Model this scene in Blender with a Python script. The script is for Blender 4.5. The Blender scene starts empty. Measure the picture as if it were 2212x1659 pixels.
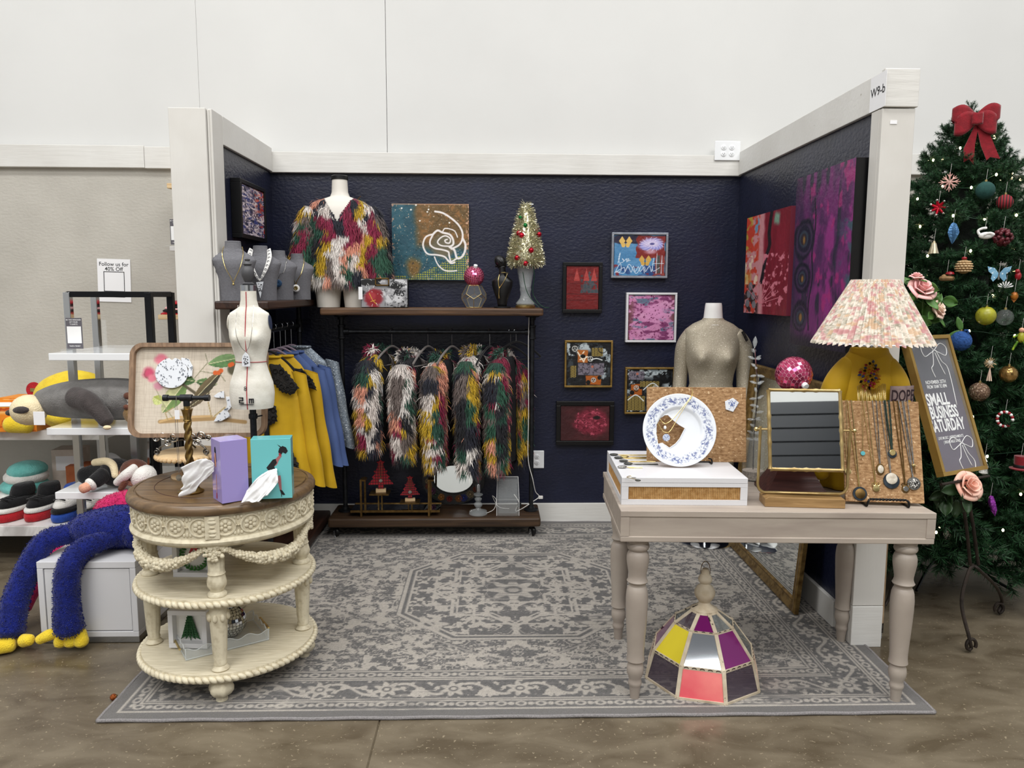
import bpy, bmesh, math, random
import numpy as np
from mathutils import Vector, Matrix, Euler
random.seed(7)
PI = math.pi
SC = bpy.context.scene
COL = SC.collection
def R(d): return math.radians(d)
# ------------------------------------------------------------------ camera
H_CAM, F_PX, PITCH, YAW, ROLL = 1.55, 1640.0, R(6.9), R(1.5), 0.004
cd = bpy.data.cameras.new('camera'); cam = bpy.data.objects.new('camera', cd); COL.objects.link(cam)
cd.sensor_width = 36.0; cd.lens = 36.0 * F_PX / 2212.0; cd.clip_start = 0.05; cd.clip_end = 100
cam.matrix_world = (Matrix.Translation((0, 0, H_CAM)) @ Matrix.Rotation(-YAW, 4, 'Z')
                    @ Matrix.Rotation(PI / 2 - PITCH, 4, 'X') @ Matrix.Rotation(ROLL, 4, 'Z'))
SC.camera = cam
# ------------------------------------------------------------------ light and exposure
w = bpy.data.worlds.new('hall_light'); SC.world = w; w.use_nodes = True
w.node_tree.nodes['Background'].inputs[0].default_value = (0.97, 0.985, 1.0, 1)
w.node_tree.nodes['Background'].inputs[1].default_value = 0.36
def area(name, loc, sx, sy, power, col=(1, .988, .965)):
    l = bpy.data.lights.new(name, 'AREA'); l.shape = 'RECTANGLE'; l.size = sx; l.size_y = sy; l.energy = power; l.color = col
    o = bpy.data.objects.new(name, l); COL.objects.link(o); o.location = loc
    return o
# rows of ceiling lamps of the hall, running across it
for i, (y, p) in enumerate(((2.0, 125), (-1.2, 135), (-4.2, 150))):
    for x in (-2.8, 2.8):
        area('ceiling_lamp', (x, y, 6.6), 4.2, 0.8, p)
vs = SC.view_settings
vs.view_transform = 'Standard'; vs.look = 'None'; vs.gamma = 1.0; vs.exposure = 0.45; vs.use_curve_mapping = False

# ------------------------------------------------------------------ pixel -> place (a ray of the photograph meets a known depth)
def ray(px, py):
    u = (px - 1106) / F_PX; v = (829.5 - py) / F_PX
    c, s = math.cos(ROLL), math.sin(ROLL); u, v = u * c - v * s, u * s + v * c
    d = (u, math.cos(PITCH) + v * math.sin(PITCH), -math.sin(PITCH) + v * math.cos(PITCH))
    c, s = math.cos(YAW), math.sin(YAW)
    return Vector((d[0] * c + d[1] * s, -d[0] * s + d[1] * c, d[2]))
def A(px, py, Y=None, z=None, x=None):
    d = ray(px, py)
    t = Y / d.y if Y is not None else ((z - H_CAM) / d.z if z is not None else x / d.x)
    return Vector((0, 0, H_CAM)) + d * t

# ------------------------------------------------------------------ mesh builder
def lin(c):
    if isinstance(c, str):
        c = c.lstrip('#'); c = tuple(int(c[i:i + 2], 16) / 255 for i in (0, 2, 4))
    return tuple(((x / 12.92) if x <= .04045 else ((x + .055) / 1.055) ** 2.4) for x in c[:3])
def frame_of(d):
    d = d.normalized(); up = Vector((0, 0, 1)) if abs(d.z) < .95 else Vector((1, 0, 0))
    a = d.cross(up).normalized(); return a, d.cross(a).normalized()
class MB:
    def __init__(s): s.v = []; s.f = []; s.c = []; s.col = None; s.M = None
    def add(s, vs, fs, cols=None):
        b = len(s.v); M = s.M
        if M is not None: vs = [M @ Vector(p) for p in vs]
        s.v.extend([tuple(p) for p in vs]); s.f.extend([tuple(i + b for i in f) for f in fs])
        if cols is not None: s.c.extend(cols)
        elif s.col is not None: s.c.extend([s.col] * len(vs))
        return s
    def box(s, x0, x1, y0, y1, z0, z1):
        return s.add([(x0, y0, z0), (x1, y0, z0), (x1, y1, z0), (x0, y1, z0), (x0, y0, z1), (x1, y0, z1), (x1, y1, z1), (x0, y1, z1)],
                     [(0, 3, 2, 1), (4, 5, 6, 7), (0, 1, 5, 4), (1, 2, 6, 5), (2, 3, 7, 6), (3, 0, 4, 7)])
    def cbox(s, c, sz): return s.box(c[0] - sz[0] / 2, c[0] + sz[0] / 2, c[1] - sz[1] / 2, c[1] + sz[1] / 2, c[2] - sz[2] / 2, c[2] + sz[2] / 2)
    def loft(s, rings, closed=True, cap=True, cols=None):
        n = len(rings[0]); vs = [p for r in rings for p in r]; fs = []
        for i in range(len(rings) - 1):
            for j in range(n if closed else n - 1):
                k = (j + 1) % n; fs.append((i * n + j, i * n + k, (i + 1) * n + k, (i + 1) * n + j))
        if cap and closed: fs.append(tuple(range(n - 1, -1, -1))); m = (len(rings) - 1) * n; fs.append(tuple(range(m, m + n)))
        return s.add(vs, fs, cols)
    def tube(s, pts, r, n=7, closed=False):
        P = [Vector(p) for p in pts]; m = len(P); rings = []; a = None
        for i in range(m):
            d = (P[(i + 1) % m] - P[i - 1]) if closed else (P[min(i + 1, m - 1)] - P[max(i - 1, 0)])
            if d.length < 1e-9: d = Vector((0, 0, 1))
            d.normalize()
            if a is None: a, b = frame_of(d)
            else:
                a = (a - d * a.dot(d))
                if a.length < 1e-6: a, b = frame_of(d)
                a.normalize(); b = d.cross(a)
            rr = r[i] if isinstance(r, (list, tuple)) else r
            rings.append([P[i] + (a * math.cos(t) + b * math.sin(t)) * rr for t in [2 * PI * k / n for k in range(n)]])
        if closed: rings.append(rings[0]); return s.loft(rings, cap=False)
        return s.loft(rings)
    def cyl(s, p0, p1, r0, r1=None, n=14): return s.tube([p0, p1], [r0, r0 if r1 is None else r1], n)
    def lathe(s, prof, n=24, c=(0, 0, 0), fn=None, sx=1, sy=1):
        rings = []
        for r, z in prof:
            rg = []
            for k in range(n):
                t = 2 * PI * k / n; rr = r if fn is None else fn(t, z, r)
                rg.append((c[0] + rr * math.cos(t) * sx, c[1] + rr * math.sin(t) * sy, c[2] + z))
            rings.append(rg)
        return s.loft(rings)
    def ell(s, c, r, nu=14, nv=9):
        if not isinstance(r, (tuple, list)): r = (r, r, r)
        pr = [(math.sin(PI * i / nv), -math.cos(PI * i / nv)) for i in range(nv + 1)]
        pr[0] = (.001, -1); pr[-1] = (.001, 1)
        rings = [[(c[0] + r[0] * q * math.cos(2 * PI * k / nu), c[1] + r[1] * q * math.sin(2 * PI * k / nu), c[2] + r[2] * z) for k in range(nu)] for q, z in pr]
        return s.loft(rings)
    def torus(s, c, R_, r, nu=28, nv=8, axis='z', sq=1.0):
        def p(t, q):
            x, y, z = (R_ + r * math.cos(q)) * math.cos(t), (R_ + r * math.cos(q)) * math.sin(t) * sq, r * math.sin(q)
            return {'z': (c[0] + x, c[1] + y, c[2] + z), 'y': (c[0] + x, c[1] + z, c[2] + y), 'x': (c[0] + z, c[1] + x, c[2] + y)}[axis]
        rings = [[p(2 * PI * i / nu, 2 * PI * k / nv) for k in range(nv)] for i in range(nu + 1)]
        return s.loft(rings, cap=False)
    def prism(s, poly, y0, y1):            # outline in x,z, thickness along y
        n = len(poly); vs = [(x, y0, z) for x, z in poly] + [(x, y1, z) for x, z in poly]
        return s.add(vs, [tuple(range(n)), tuple(range(2 * n - 1, n - 1, -1))] + [(i, i + n, (i + 1) % n + n, (i + 1) % n) for i in range(n)])
    def grid(s, fn, nu, nv, cols=None):
        vs = [fn(i / nu, j / nv) for j in range(nv + 1) for i in range(nu + 1)]
        return s.add(vs, [(j * (nu + 1) + i, j * (nu + 1) + i + 1, (j + 1) * (nu + 1) + i + 1, (j + 1) * (nu + 1) + i) for j in range(nv) for i in range(nu)], cols)
    def build(s, name, mat, parent=None, bevel=0, smooth=40, solid=0, sub=0):
        me = bpy.data.meshes.new(name); me.from_pydata(s.v, [], s.f); me.update()
        if s.c and len(s.c) == len(s.v):
            at = me.color_attributes.new('Col', 'FLOAT_COLOR', 'POINT')
            arr = np.ones((len(s.v), 4), np.float32); arr[:, :3] = np.array(s.c, np.float32)[:, :3]
            at.data.foreach_set('color', arr.ravel())
        if smooth:
            me.polygons.foreach_set('use_smooth', [True] * len(me.polygons))
            if smooth < 180: me.set_sharp_from_angle(angle=R(smooth))
        if mat: me.materials.append(MATS[mat] if isinstance(mat, str) else mat)
        o = bpy.data.objects.new(name, me); COL.objects.link(o)
        if parent: o.parent = parent
        if solid: m = o.modifiers.new('solid', 'SOLIDIFY'); m.thickness = solid; m.offset = 0
        if sub: m = o.modifiers.new('sub', 'SUBSURF'); m.levels = m.render_levels = sub
        if bevel: m = o.modifiers.new('bevel', 'BEVEL'); m.width = bevel; m.segments = 2; m.limit_method = 'ANGLE'; m.angle_limit = R(50)
        return o
def tag(o, label, cat, group=None, kind=None):
    o['label'] = label; o['category'] = cat
    if group: o['group'] = group
    if kind: o['kind'] = kind
    return o
def thing(name, label, cat, loc=(0, 0, 0), rz=0, group=None):
    o = bpy.data.objects.new(name, None); COL.objects.link(o); o.empty_display_size = .05
    o.location = loc; o.rotation_euler = (0, 0, rz); return tag(o, label, cat, group)
def struct(o): o['kind'] = 'structure'; return o
def dup(o, parent, loc=None, rot=None, scale=None):
    c = o.copy(); COL.objects.link(c); c.parent = parent
    if loc is not None: c.location = loc
    if rot is not None: c.rotation_euler = rot
    if scale is not None: c.scale = scale
    return c
def copy_tree(o, loc, rz, label):
    c = o.copy(); COL.objects.link(c); c.location = loc; c.rotation_euler = (0, 0, rz); c['label'] = label
    for ch in o.children:
        d = ch.copy(); COL.objects.link(d); d.parent = c
        for g in ch.children:
            e = g.copy(); COL.objects.link(e); e.parent = d
    return c
def spline(pts, n=8, closed=False):
    P = [Vector(p) for p in pts]; out = []; m = len(P)
    for i in range(m if closed else m - 1):
        p0, p1, p2, p3 = (P[(i - 1) % m] if closed or i else P[0]), P[i], P[(i + 1) % m], (P[(i + 2) % m] if closed or i + 2 < m else P[-1])
        for k in range(n):
            t = k / n
            out.append(.5 * ((2 * p1) + (p2 - p0) * t + (2 * p0 - 5 * p1 + 4 * p2 - p3) * t * t + (3 * p1 - p0 - 3 * p2 + p3) * t ** 3))
    if not closed: out.append(P[-1])
    return out
def TR(loc=(0, 0, 0), rx=0, ry=0, rz=0, s=1):
    return Matrix.Translation(loc) @ Euler((rx, ry, rz)).to_matrix().to_4x4() @ Matrix.Diagonal((s, s, s, 1))

# ------------------------------------------------------------------ lettering (flat print made from the built-in font)
TXT = {}
def text_data(s, bold=0.0, shear=0.0):
    k = (s, bold, shear)
    if k not in TXT:
        cu = bpy.data.curves.new('t', 'FONT'); cu.body = s; cu.size = 1; cu.align_x = 'CENTER'; cu.align_y = 'CENTER'; cu.offset = bold; cu.shear = shear; cu.resolution_u = 3
        o = bpy.data.objects.new('t', cu); COL.objects.link(o)
        dg = bpy.context.evaluated_depsgraph_get(); me = bpy.data.meshes.new_from_object(o.evaluated_get(dg))
        TXT[k] = ([tuple(v.co) for v in me.vertices], [tuple(p.vertices) for p in me.polygons])
        bpy.data.objects.remove(o); bpy.data.curves.remove(cu); bpy.data.meshes.remove(me)
    return TXT[k]
def put_text(mb, s, size, M, sx=1.0, bold=0.0, shear=0.0):       # M maps text plane (x right, y up, z towards reader)
    vs, fs = text_data(s, bold, shear); old = mb.M; mb.M = M if old is None else old @ M
    mb.add([(x * size * sx, y * size, 0) for x, y, z in vs], fs); mb.M = old
XZ = Matrix(((1, 0, 0, 0), (0, 0, -1, 0), (0, 1, 0, 0), (0, 0, 0, 1)))   # text plane -> x,z plane facing -y
for _t in ('Follow us for', '40% Off', 'BE THE DESIGNER', 'OF YOUR', 'T-SHIRTS', 'TASTA TSHIRT', 'W9-b', '8', 'SMALL', 'BUSINESS', 'SATURDAY', 'NOVEMBER 25TH', 'FROM 10AM TO 8PM',
           'LIVE MUSIC | REFRESHMENTS', '| BREAKABLE SALES', 'DOPE', 'Amour', 'PARIS', 'Love', 'RIS', '16'):
    text_data(_t)

# ------------------------------------------------------------------ numpy painting
def _hash(ix, iy, seed):
    h = (ix.astype(np.int64) * 374761393 + iy.astype(np.int64) * 668265263 + seed * 1442695041) & 0x7fffffff
    h = ((h ^ (h >> 13)) * 1274126177) & 0x7fffffff
    return ((h ^ (h >> 16)) & 0xffff) / 65535.0
def vn(x, y, seed=0):
    x = np.asarray(x, float); y = np.asarray(y, float); ix = np.floor(x); iy = np.floor(y); fx = x - ix; fy = y - iy
    fx = fx * fx * (3 - 2 * fx); fy = fy * fy * (3 - 2 * fy)
    a, b, c, d = _hash(ix, iy, seed), _hash(ix + 1, iy, seed), _hash(ix, iy + 1, seed), _hash(ix + 1, iy + 1, seed)
    return (a * (1 - fx) + b * fx) * (1 - fy) + (c * (1 - fx) + d * fx) * fy
def fbm(x, y, seed=0, o=4):
    s = 0; a = .5; t = 0
    for k in range(o): s = s + a * vn(x * 2 ** k, y * 2 ** k, seed + k * 17); t += a; a *= .55
    return s / t
def sst(a, b, x): t = np.clip((x - a) / (b - a), 0, 1); return t * t * (3 - 2 * t)
def hexc(h): return np.array([int(h[i:i + 2], 16) / 255 for i in (1, 3, 5)])
class Paint:
    def __init__(s, nx, ny, base):
        s.U, s.V = np.meshgrid((np.arange(nx + 1)) / nx, (np.arange(ny + 1)) / ny); s.nx, s.ny = nx, ny
        s.C = np.zeros(s.U.shape + (3,)) + hexc(base)
    def mix(s, m, c): m = np.clip(m, 0, 1)[..., None]; s.C = s.C * (1 - m) + (hexc(c) if isinstance(c, str) else c) * m
    def rect(s, x0, x1, y0, y1, c, e=.01, wob=0, seed=3):
        U = s.U + wob * (vn(s.V * 9, s.U * 9, seed) - .5); V = s.V + wob * (vn(s.U * 9, s.V * 9, seed + 5) - .5)
        s.mix(sst(x0 - e, x0 + e, U) * (1 - sst(x1 - e, x1 + e, U)) * sst(y0 - e, y0 + e, V) * (1 - sst(y1 - e, y1 + e, V)), c)
    def disc(s, x, y, rx, ry, c, e=.15, wob=0, seed=1, ring=0):
        d = np.hypot((s.U - x) / rx, (s.V - y) / ry) + wob * (fbm(s.U * 7, s.V * 7, seed) - .5)
        m = (1 - sst(1 - e, 1 + e, d)) if not ring else (1 - sst(ring * .6, ring, np.abs(d - 1)))
        s.mix(m, c)
    def line(s, pts, w, c, asp=1.0):
        D = np.full(s.U.shape, 9.)
        for (x0, y0), (x1, y1) in zip(pts[:-1], pts[1:]):
            dx, dy = (x1 - x0) * asp, y1 - y0; L = dx * dx + dy * dy + 1e-9
            t = np.clip(((s.U - x0) * asp * dx + (s.V - y0) * dy) / L, 0, 1)
            D = np.minimum(D, np.hypot((s.U - x0) * asp - t * dx, s.V - y0 - t * dy))
        s.mix(1 - sst(w * .7, w * 1.3, D), c)
    def cols(s):
        c = np.clip(s.C, 0, 1).reshape(-1, 3); return np.where(c <= .04045, c / 12.92, ((c + .055) / 1.055) ** 2.4)
def canvas_grid(mb, paint, w, h, y, relief=0):           # painted sheet in the x,z plane, facing -y, origin at its middle
    U, V = paint.U.ravel(), paint.V.ravel()
    yy = y - (relief * np.asarray(paint.C).mean(-1).ravel() if relief else 0) + 0 * U
    nx, ny = paint.nx, paint.ny
    mb.add(list(zip((U - .5) * w, yy, (V - .5) * h)), [(j * (nx + 1) + i, j * (nx + 1) + i + 1, (j + 1) * (nx + 1) + i + 1, (j + 1) * (nx + 1) + i) for j in range(ny) for i in range(nx)], [tuple(c) for c in paint.cols()])

# ------------------------------------------------------------------ materials (all procedural)
MATS = {}
def M_(name, c, c2=None, rough=.55, metal=0, scale=6, detail=4, stretch=(1, 1, 1), lo=.35, hi=.65, bump=0, bscale=60, bstretch=(1, 1, 1), bdetail=4, coat=0, trans=0, ior=1.45,
       emis=0, alpha=1, vcol=False, kind='noise', sheen=0, rvar=0, dist=0, spec=.5, c3=None, s3=30, t3=.68, sss=0, aniso=0):
    m = bpy.data.materials.new(name); m.use_nodes = True; nt = m.node_tree; N = nt.nodes; L = nt.links; b = N['Principled BSDF']
    b.inputs['Roughness'].default_value = rough; b.inputs['Metallic'].default_value = metal; b.inputs['IOR'].default_value = ior
    b.inputs['Transmission Weight'].default_value = trans; b.inputs['Coat Weight'].default_value = coat; b.inputs['Coat Roughness'].default_value = .12
    b.inputs['Specular IOR Level'].default_value = spec
    b.inputs['Alpha'].default_value = alpha
    if sheen: b.inputs['Sheen Weight'].default_value = sheen; b.inputs['Sheen Roughness'].default_value = .4
    L_ = lambda h: lin(h) + (1,)
    b.inputs['Base Color'].default_value = L_(c)
    tc = N.new('ShaderNodeTexCoord')
    def tex(sc, st, det, kd):
        mp = N.new('ShaderNodeMapping'); mp.inputs['Scale'].default_value = st; L.new(tc.outputs['Object'], mp.inputs[0])
        if kd == 'voronoi': t = N.new('ShaderNodeTexVoronoi'); t.inputs['Scale'].default_value = sc; out = t.outputs['Distance']
        elif kd == 'wave':
            t = N.new('ShaderNodeTexWave'); t.inputs['Scale'].default_value = sc; t.inputs['Distortion'].default_value = dist; t.inputs['Detail'].default_value = det; t.inputs['Detail Scale'].default_value = 1.6; out = t.outputs['Fac']
        else: t = N.new('ShaderNodeTexNoise'); t.inputs['Scale'].default_value = sc; t.inputs['Detail'].default_value = det; t.inputs['Distortion'].default_value = dist; out = t.outputs['Fac']
        L.new(mp.outputs[0], t.inputs['Vector']); return out
    src = None
    if vcol:
        a = N.new('ShaderNodeVertexColor'); a.layer_name = 'Col'; src = a.outputs['Color']
    if c2:
        o = tex(scale, stretch, detail, kind); rp = N.new('ShaderNodeValToRGB'); rp.color_ramp.elements[0].position = lo; rp.color_ramp.elements[1].position = hi
        rp.color_ramp.elements[0].color = L_(c); rp.color_ramp.elements[1].color = L_(c2); L.new(o, rp.inputs[0])
        if src is None: src = rp.outputs[0]
        else:
            mx = N.new('ShaderNodeMixRGB'); mx.blend_type = 'MULTIPLY'; mx.inputs[0].default_value = 1; L.new(src, mx.inputs[1]); L.new(rp.outputs[0], mx.inputs[2]); src = mx.outputs[0]
        if rvar:
            mr = N.new('ShaderNodeMapRange'); mr.inputs[3].default_value = rough - rvar; mr.inputs[4].default_value = rough + rvar; L.new(o, mr.inputs[0]); L.new(mr.outputs[0], b.inputs['Roughness'])
    if c3:
        o = tex(s3, (1, 1, 1), 3, 'noise'); rp = N.new('ShaderNodeValToRGB'); rp.color_ramp.elements[0].position = t3; rp.color_ramp.elements[1].position = t3 + .03
        rp.color_ramp.elements[0].color = (0, 0, 0, 1); rp.color_ramp.elements[1].color = (1, 1, 1, 1); L.new(o, rp.inputs[0])
        mx = N.new('ShaderNodeMixRGB'); L.new(rp.outputs[0], mx.inputs[0]); mx.inputs[2].default_value = L_(c3)
        if src is None: mx.inputs[1].default_value = L_(c)
        else: L.new(src, mx.inputs[1])
        src = mx.outputs[0]
    if src is not None: L.new(src, b.inputs['Base Color'])
    if emis:
        b.inputs['Emission Strength'].default_value = emis; b.inputs['Emission Color'].default_value = L_(c)
    if bump:
        o = tex(bscale, bstretch, bdetail, 'noise'); bp = N.new('ShaderNodeBump'); bp.inputs['Strength'].default_value = bump; bp.inputs['Distance'].default_value = .01; L.new(o, bp.inputs['Height']); L.new(bp.outputs[0], b.inputs['Normal'])
    MATS[name] = m; return m
def wood(name, c, c2, scale=3, axis=(1, 14, 14), rough=.5, coat=0, bump=.12): return M_(name, c, c2, rough=rough, scale=scale, stretch=axis, detail=5, lo=.3, hi=.7, bump=bump, bscale=scale * 1.5, bstretch=axis, coat=coat, dist=.6)
wood('dark_wood', '#2b1e14', '#4b3725', axis=(1, 16, 16), rough=.45)
wood('dark_wood_y', '#21140f', '#3d261b', axis=(16, 1, 16), rough=.45)
wood('shelf_wood', '#3a281b', '#6a4c33', axis=(1, 18, 18), rough=.55)
wood('table_wood', '#52402d', '#7c6346', axis=(1, 12, 12), scale=4, rough=.35, coat=.25, bump=.05)
wood('tray_wood', '#6d5643', '#9a7d63', axis=(14, 1, 3), scale=5, rough=.5)
wood('pale_wood', '#b3884f', '#d8b57f', axis=(1, 12, 12), scale=5, rough=.55)
wood('raw_wood', '#c3a073', '#e0c79e', axis=(1, 12, 12), scale=5, rough=.6)
wood('block_wood', '#7d6038', '#a9875a', axis=(1, 12, 12), scale=6, rough=.5)
wood('mahogany', '#2c1411', '#4a2620', axis=(1, 10, 10), scale=4, rough=.35)
wood('cream_oak', '#bdb399', '#dcd3bc', axis=(2, 22, 10), scale=6, rough=.55)
wood('grey_paint', '#9d9187', '#b0a599', axis=(1, 10, 6), scale=3, rough=.5, bump=.08)
M_('cream_carved', '#d5ccb3', '#b7ab90', rough=.6, scale=40, lo=.45, hi=.75, bump=.12, bscale=60)
M_('grey_turned', '#9c9187', '#aaa095', rough=.45, scale=5, bump=.05, bscale=20)
M_('white_paint', '#dddcd8', '#d4d2cd', rough=.5, scale=3, bump=.15, bscale=9, bstretch=(.5, 6, 6), c3='#b9b4aa', s3=14, t3=.74)
M_('white_paint_v', '#d8d6d1', '#cecbc5', rough=.5, scale=3, bump=.1, bscale=8, bstretch=(6, 6, .5), c3='#b5b0a6', s3=11, t3=.75)
M_('drywall', '#d8d8d6', '#d3d3d1', rough=.7, scale=1.2, bump=.03, bscale=40)
M_('osb_navy', '#171a2d', '#1d2137', rough=.36, scale=4, bump=.3, bscale=34, bstretch=(1.2, 1.2, 2), bdetail=7, c3='#4a4f66', s3=90, t3=.73)
M_('osb_grey', '#bdb9b0', '#b2aea5', rough=.6, scale=3, bump=.28, bscale=34, bstretch=(1.2, 1.2, 2), bdetail=7, c3='#948f86', s3=75, t3=.72)
M_('shadow_gap', '#1a1a1c', rough=.8)
M_('black_metal', '#17181b', rough=.4, metal=.6, bump=.1, bscale=80)
M_('pipe', '#26272a', '#34363a', rough=.42, metal=.75, scale=30, bump=.08, bscale=90)
M_('iron', '#3c332d', '#2a2420', rough=.55, metal=.5, scale=25, bump=.2, bscale=60)
M_('chrome', '#d8dadd', rough=.08, metal=1)
M_('steel', '#b9bcc0', rough=.25, metal=1)
M_('brass', '#a58a55', '#82693c', rough=.3, metal=1, scale=30, bump=.05)
M_('gold', '#dfcb92', '#c9b070', rough=.28, metal=1, scale=40)
M_('gold_leaf', '#9c8150', '#6c5430', rough=.4, metal=.75, scale=30, bump=.25, bscale=50)
M_('gold_frame', '#ac8d4c', '#9a7a3c', rough=.4, metal=.55, scale=10)
M_('bronze', '#7d6238', '#5d4726', rough=.4, metal=.85, scale=40)
M_('silver', '#c9c7c2', '#8b8984', rough=.25, metal=1, scale=60)
M_('pewter', '#75706a', '#3d3a37', rough=.35, metal=.9, scale=70)
M_('mirror', '#e6eaea', rough=.015, metal=1)
M_('glass', '#eef4f4', rough=.02, spec=.9, alpha=.06)
M_('clear_acrylic', '#eef3f4', rough=.03, spec=.9, alpha=.07)
M_('tray_acrylic', '#dfe6e8', rough=.03, spec=1, alpha=.2)
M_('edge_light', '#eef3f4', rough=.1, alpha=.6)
M_('crystal', '#d5dbdd', rough=.06, spec=1, alpha=.24)
M_('white_gloss', '#eceef0', rough=.12, coat=.5)
M_('white_satin', '#d5d5d8', rough=.35)
M_('white_matt', '#e7e6e3', rough=.6)
M_('paper', '#eeeef0', rough=.75, bump=.06, bscale=18)
M_('tissue', '#f3f3f4', rough=.85, bump=.25, bscale=25)
M_('ink', '#16161a', rough=.6)
M_('print_grey', '#5d5a60', rough=.5)
M_('print_white', '#f0f0f0', rough=.5)
M_('black_satin', '#0d0d0f', rough=.35)
M_('black_cloth', '#0b0b0d', '#15151a', rough=.8, scale=30, bump=.2, bscale=120)
M_('velvet_black', '#101012', rough=.9, sheen=.4)
M_('velvet_grey', '#77716f', '#68625f', rough=.85, sheen=.5, scale=20)
M_('velvet_mauve', '#8a7a88', rough=.85, sheen=.5)
M_('bust_grey', '#75757a', '#67676c', rough=.85, scale=90, stretch=(1, 1, 5), bump=.25, bscale=260, bstretch=(1, 1, .3))
M_('canvas_white', '#e2dfd5', '#d6d2c6', rough=.75, scale=30, bump=.12, bscale=160)
M_('mannequin', '#e0dbd2', rough=.45)
M_('mannequin_white', '#ecebe9', rough=.3)
M_('dress', '#a59b88', '#b4ab98', rough=.45, metal=.25, scale=120, bump=.35, bscale=240, c3='#f6f2e6', s3=150, t3=.655)
M_('yellow_cloth', '#c79f08', '#b58f05', rough=.7, scale=6, bump=.12, bscale=18, bstretch=(3, 3, .6), sheen=.15)
M_('blue_cloth', '#4c6194', '#415585', rough=.75, scale=6, bump=.12, bscale=18, bstretch=(3, 3, .6))
M_('sequin_grey', '#8f99a3', '#6f7a86', rough=.4, metal=.35, scale=60, bump=.4, bscale=130, c3='#eef3f7', s3=120, t3=.62)
M_('lace_black', '#0c0b0b', '#211d1a', rough=.8, scale=60, bump=.8, bscale=110)
M_('concrete', '#564c3d', '#746a59', rough=.3, scale=4.0, detail=15, stretch=(1, 2.0, 1), lo=.34, hi=.68, dist=.7, rvar=.12, bump=.06, bscale=30, c3='#8d816c', s3=75, t3=.655)
M_('rug', '#ffffff', '#d2d0cf', rough=.95, vcol=True, scale=260, lo=.3, hi=.75, bump=.7, bscale=330, sheen=.15)
M_('rug_edge', '#8f8b8b', '#7b7878', rough=.95, scale=200, bump=.5, bscale=300)
M_('paint', '#ffffff', rough=.45, vcol=True, bump=.3, bscale=45)
M_('print', '#ffffff', rough=.55, vcol=True)
M_('print_gloss', '#ffffff', rough=.1, vcol=True, coat=.5)
M_('fur', '#ffffff', rough=.7, vcol=True, sheen=.3)
M_('vmatt', '#ffffff', rough=.75, vcol=True, bump=.1, bscale=60)
M_('vplush', '#ffffff', rough=.95, vcol=True, sheen=.5, bump=.35, bscale=140)
M_('lavender', '#9c8fcb', rough=.18, coat=.3)
M_('turquoise', '#6fc3c6', rough=.15, coat=.3)
M_('red_line', '#a8303a', rough=.7)
M_('red_velvet', '#86101f', '#720b18', rough=.9, sheen=.5, scale=50, bump=.2, bscale=200)
M_('cork', '#b08c64', '#835f3c', rough=.85, scale=55, detail=6, stretch=(1, 1, 2.2), lo=.38, hi=.66, bump=.3, bscale=90, c3='#d2b38d', s3=90, t3=.62)
M_('china_print', '#ffffff', rough=.12, vcol=True, coat=.4)
M_('china', '#e0e4ea', rough=.1, coat=.4)
M_('cane', '#c39a63', '#a87c45', rough=.6, scale=60)
M_('bamboo_gold', '#b29c6c', '#937a4a', rough=.35, metal=.6, scale=14)
M_('distressed', '#cfc3ad', '#b7a78e', rough=.65, scale=18, bump=.3, bscale=30, c3='#33281f', s3=26, t3=.66)
M_('pane_clear', '#9aa0a0', rough=.03, spec=.9, alpha=.25)
M_('pane_yellow', '#e6d21e', rough=.06, metal=.35, coat=.5)
M_('pane_violet', '#7b1f6b', rough=.08, metal=.3, coat=.5)
M_('pane_pink', '#f0626e', rough=.06, metal=.35, coat=.5, c2='#ff8f8a', scale=6)
M_('pane_smoke', '#5d4f5d', rough=.04, spec=.9, alpha=.32)
M_('pane_mirror', '#8f9296', rough=.05, metal=.95)
M_('marble', '#e4e2e0', '#b4b0ae', rough=.3, scale=3.5, detail=8, lo=.46, hi=.66, dist=2.2)
M_('needle', '#ffffff', rough=.6, vcol=True)
M_('bark', '#3a2a1d', '#251a12', rough=.9, scale=20, bump=.5, bscale=40)
M_('wire_green', '#123a24', rough=.5)
M_('bulb_warm', '#ffe6b0', rough=.3, emis=14)
M_('rose_pink', '#eeb0b2', '#f3c6be', rough=.6, scale=12)
M_('rose_cream', '#f1ddc8', '#f2cfc0', rough=.6, scale=12)
M_('rose_peach', '#f0b5a0', '#f5cdbb', rough=.6, scale=12)
M_('leaf', '#4f7a37', '#3b6128', rough=.5, scale=14)
M_('leaf_dark', '#26401f', '#1c3017', rough=.5, scale=14)
M_('stem_green', '#4d6b36', rough=.6)
M_('cord_white', '#d8d6d2', rough=.5)
M_('plaid', '#ffffff', rough=.8, vcol=True)
M_('glitter_pink', '#d7aaa0', '#b98a80', rough=.35, metal=.4, scale=90, bump=.5, bscale=180, c3='#ffe9dc', s3=160, t3=.62)
M_('tinsel', '#e2dec8', '#bab694', rough=.2, metal=.85, scale=60)
M_('disco_pink', '#c64a72', rough=.08, metal=.75)
M_('disco_silver', '#d5d8da', rough=.06, metal=1)
M_('grout_pink', '#e9a9bd', rough=.4)
M_('plate_gold', '#a8852f', rough=.35, metal=.7)
# ================================================================== the setting
WY = 5.0                                   # face of the booth's back wall
LX0, LX1, LY = -1.56, -1.41, 3.93          # left side wall: outer face, inner face, front end
RX0, RX1, RY = 1.60, 1.71, 3.17           # right side wall
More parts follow.
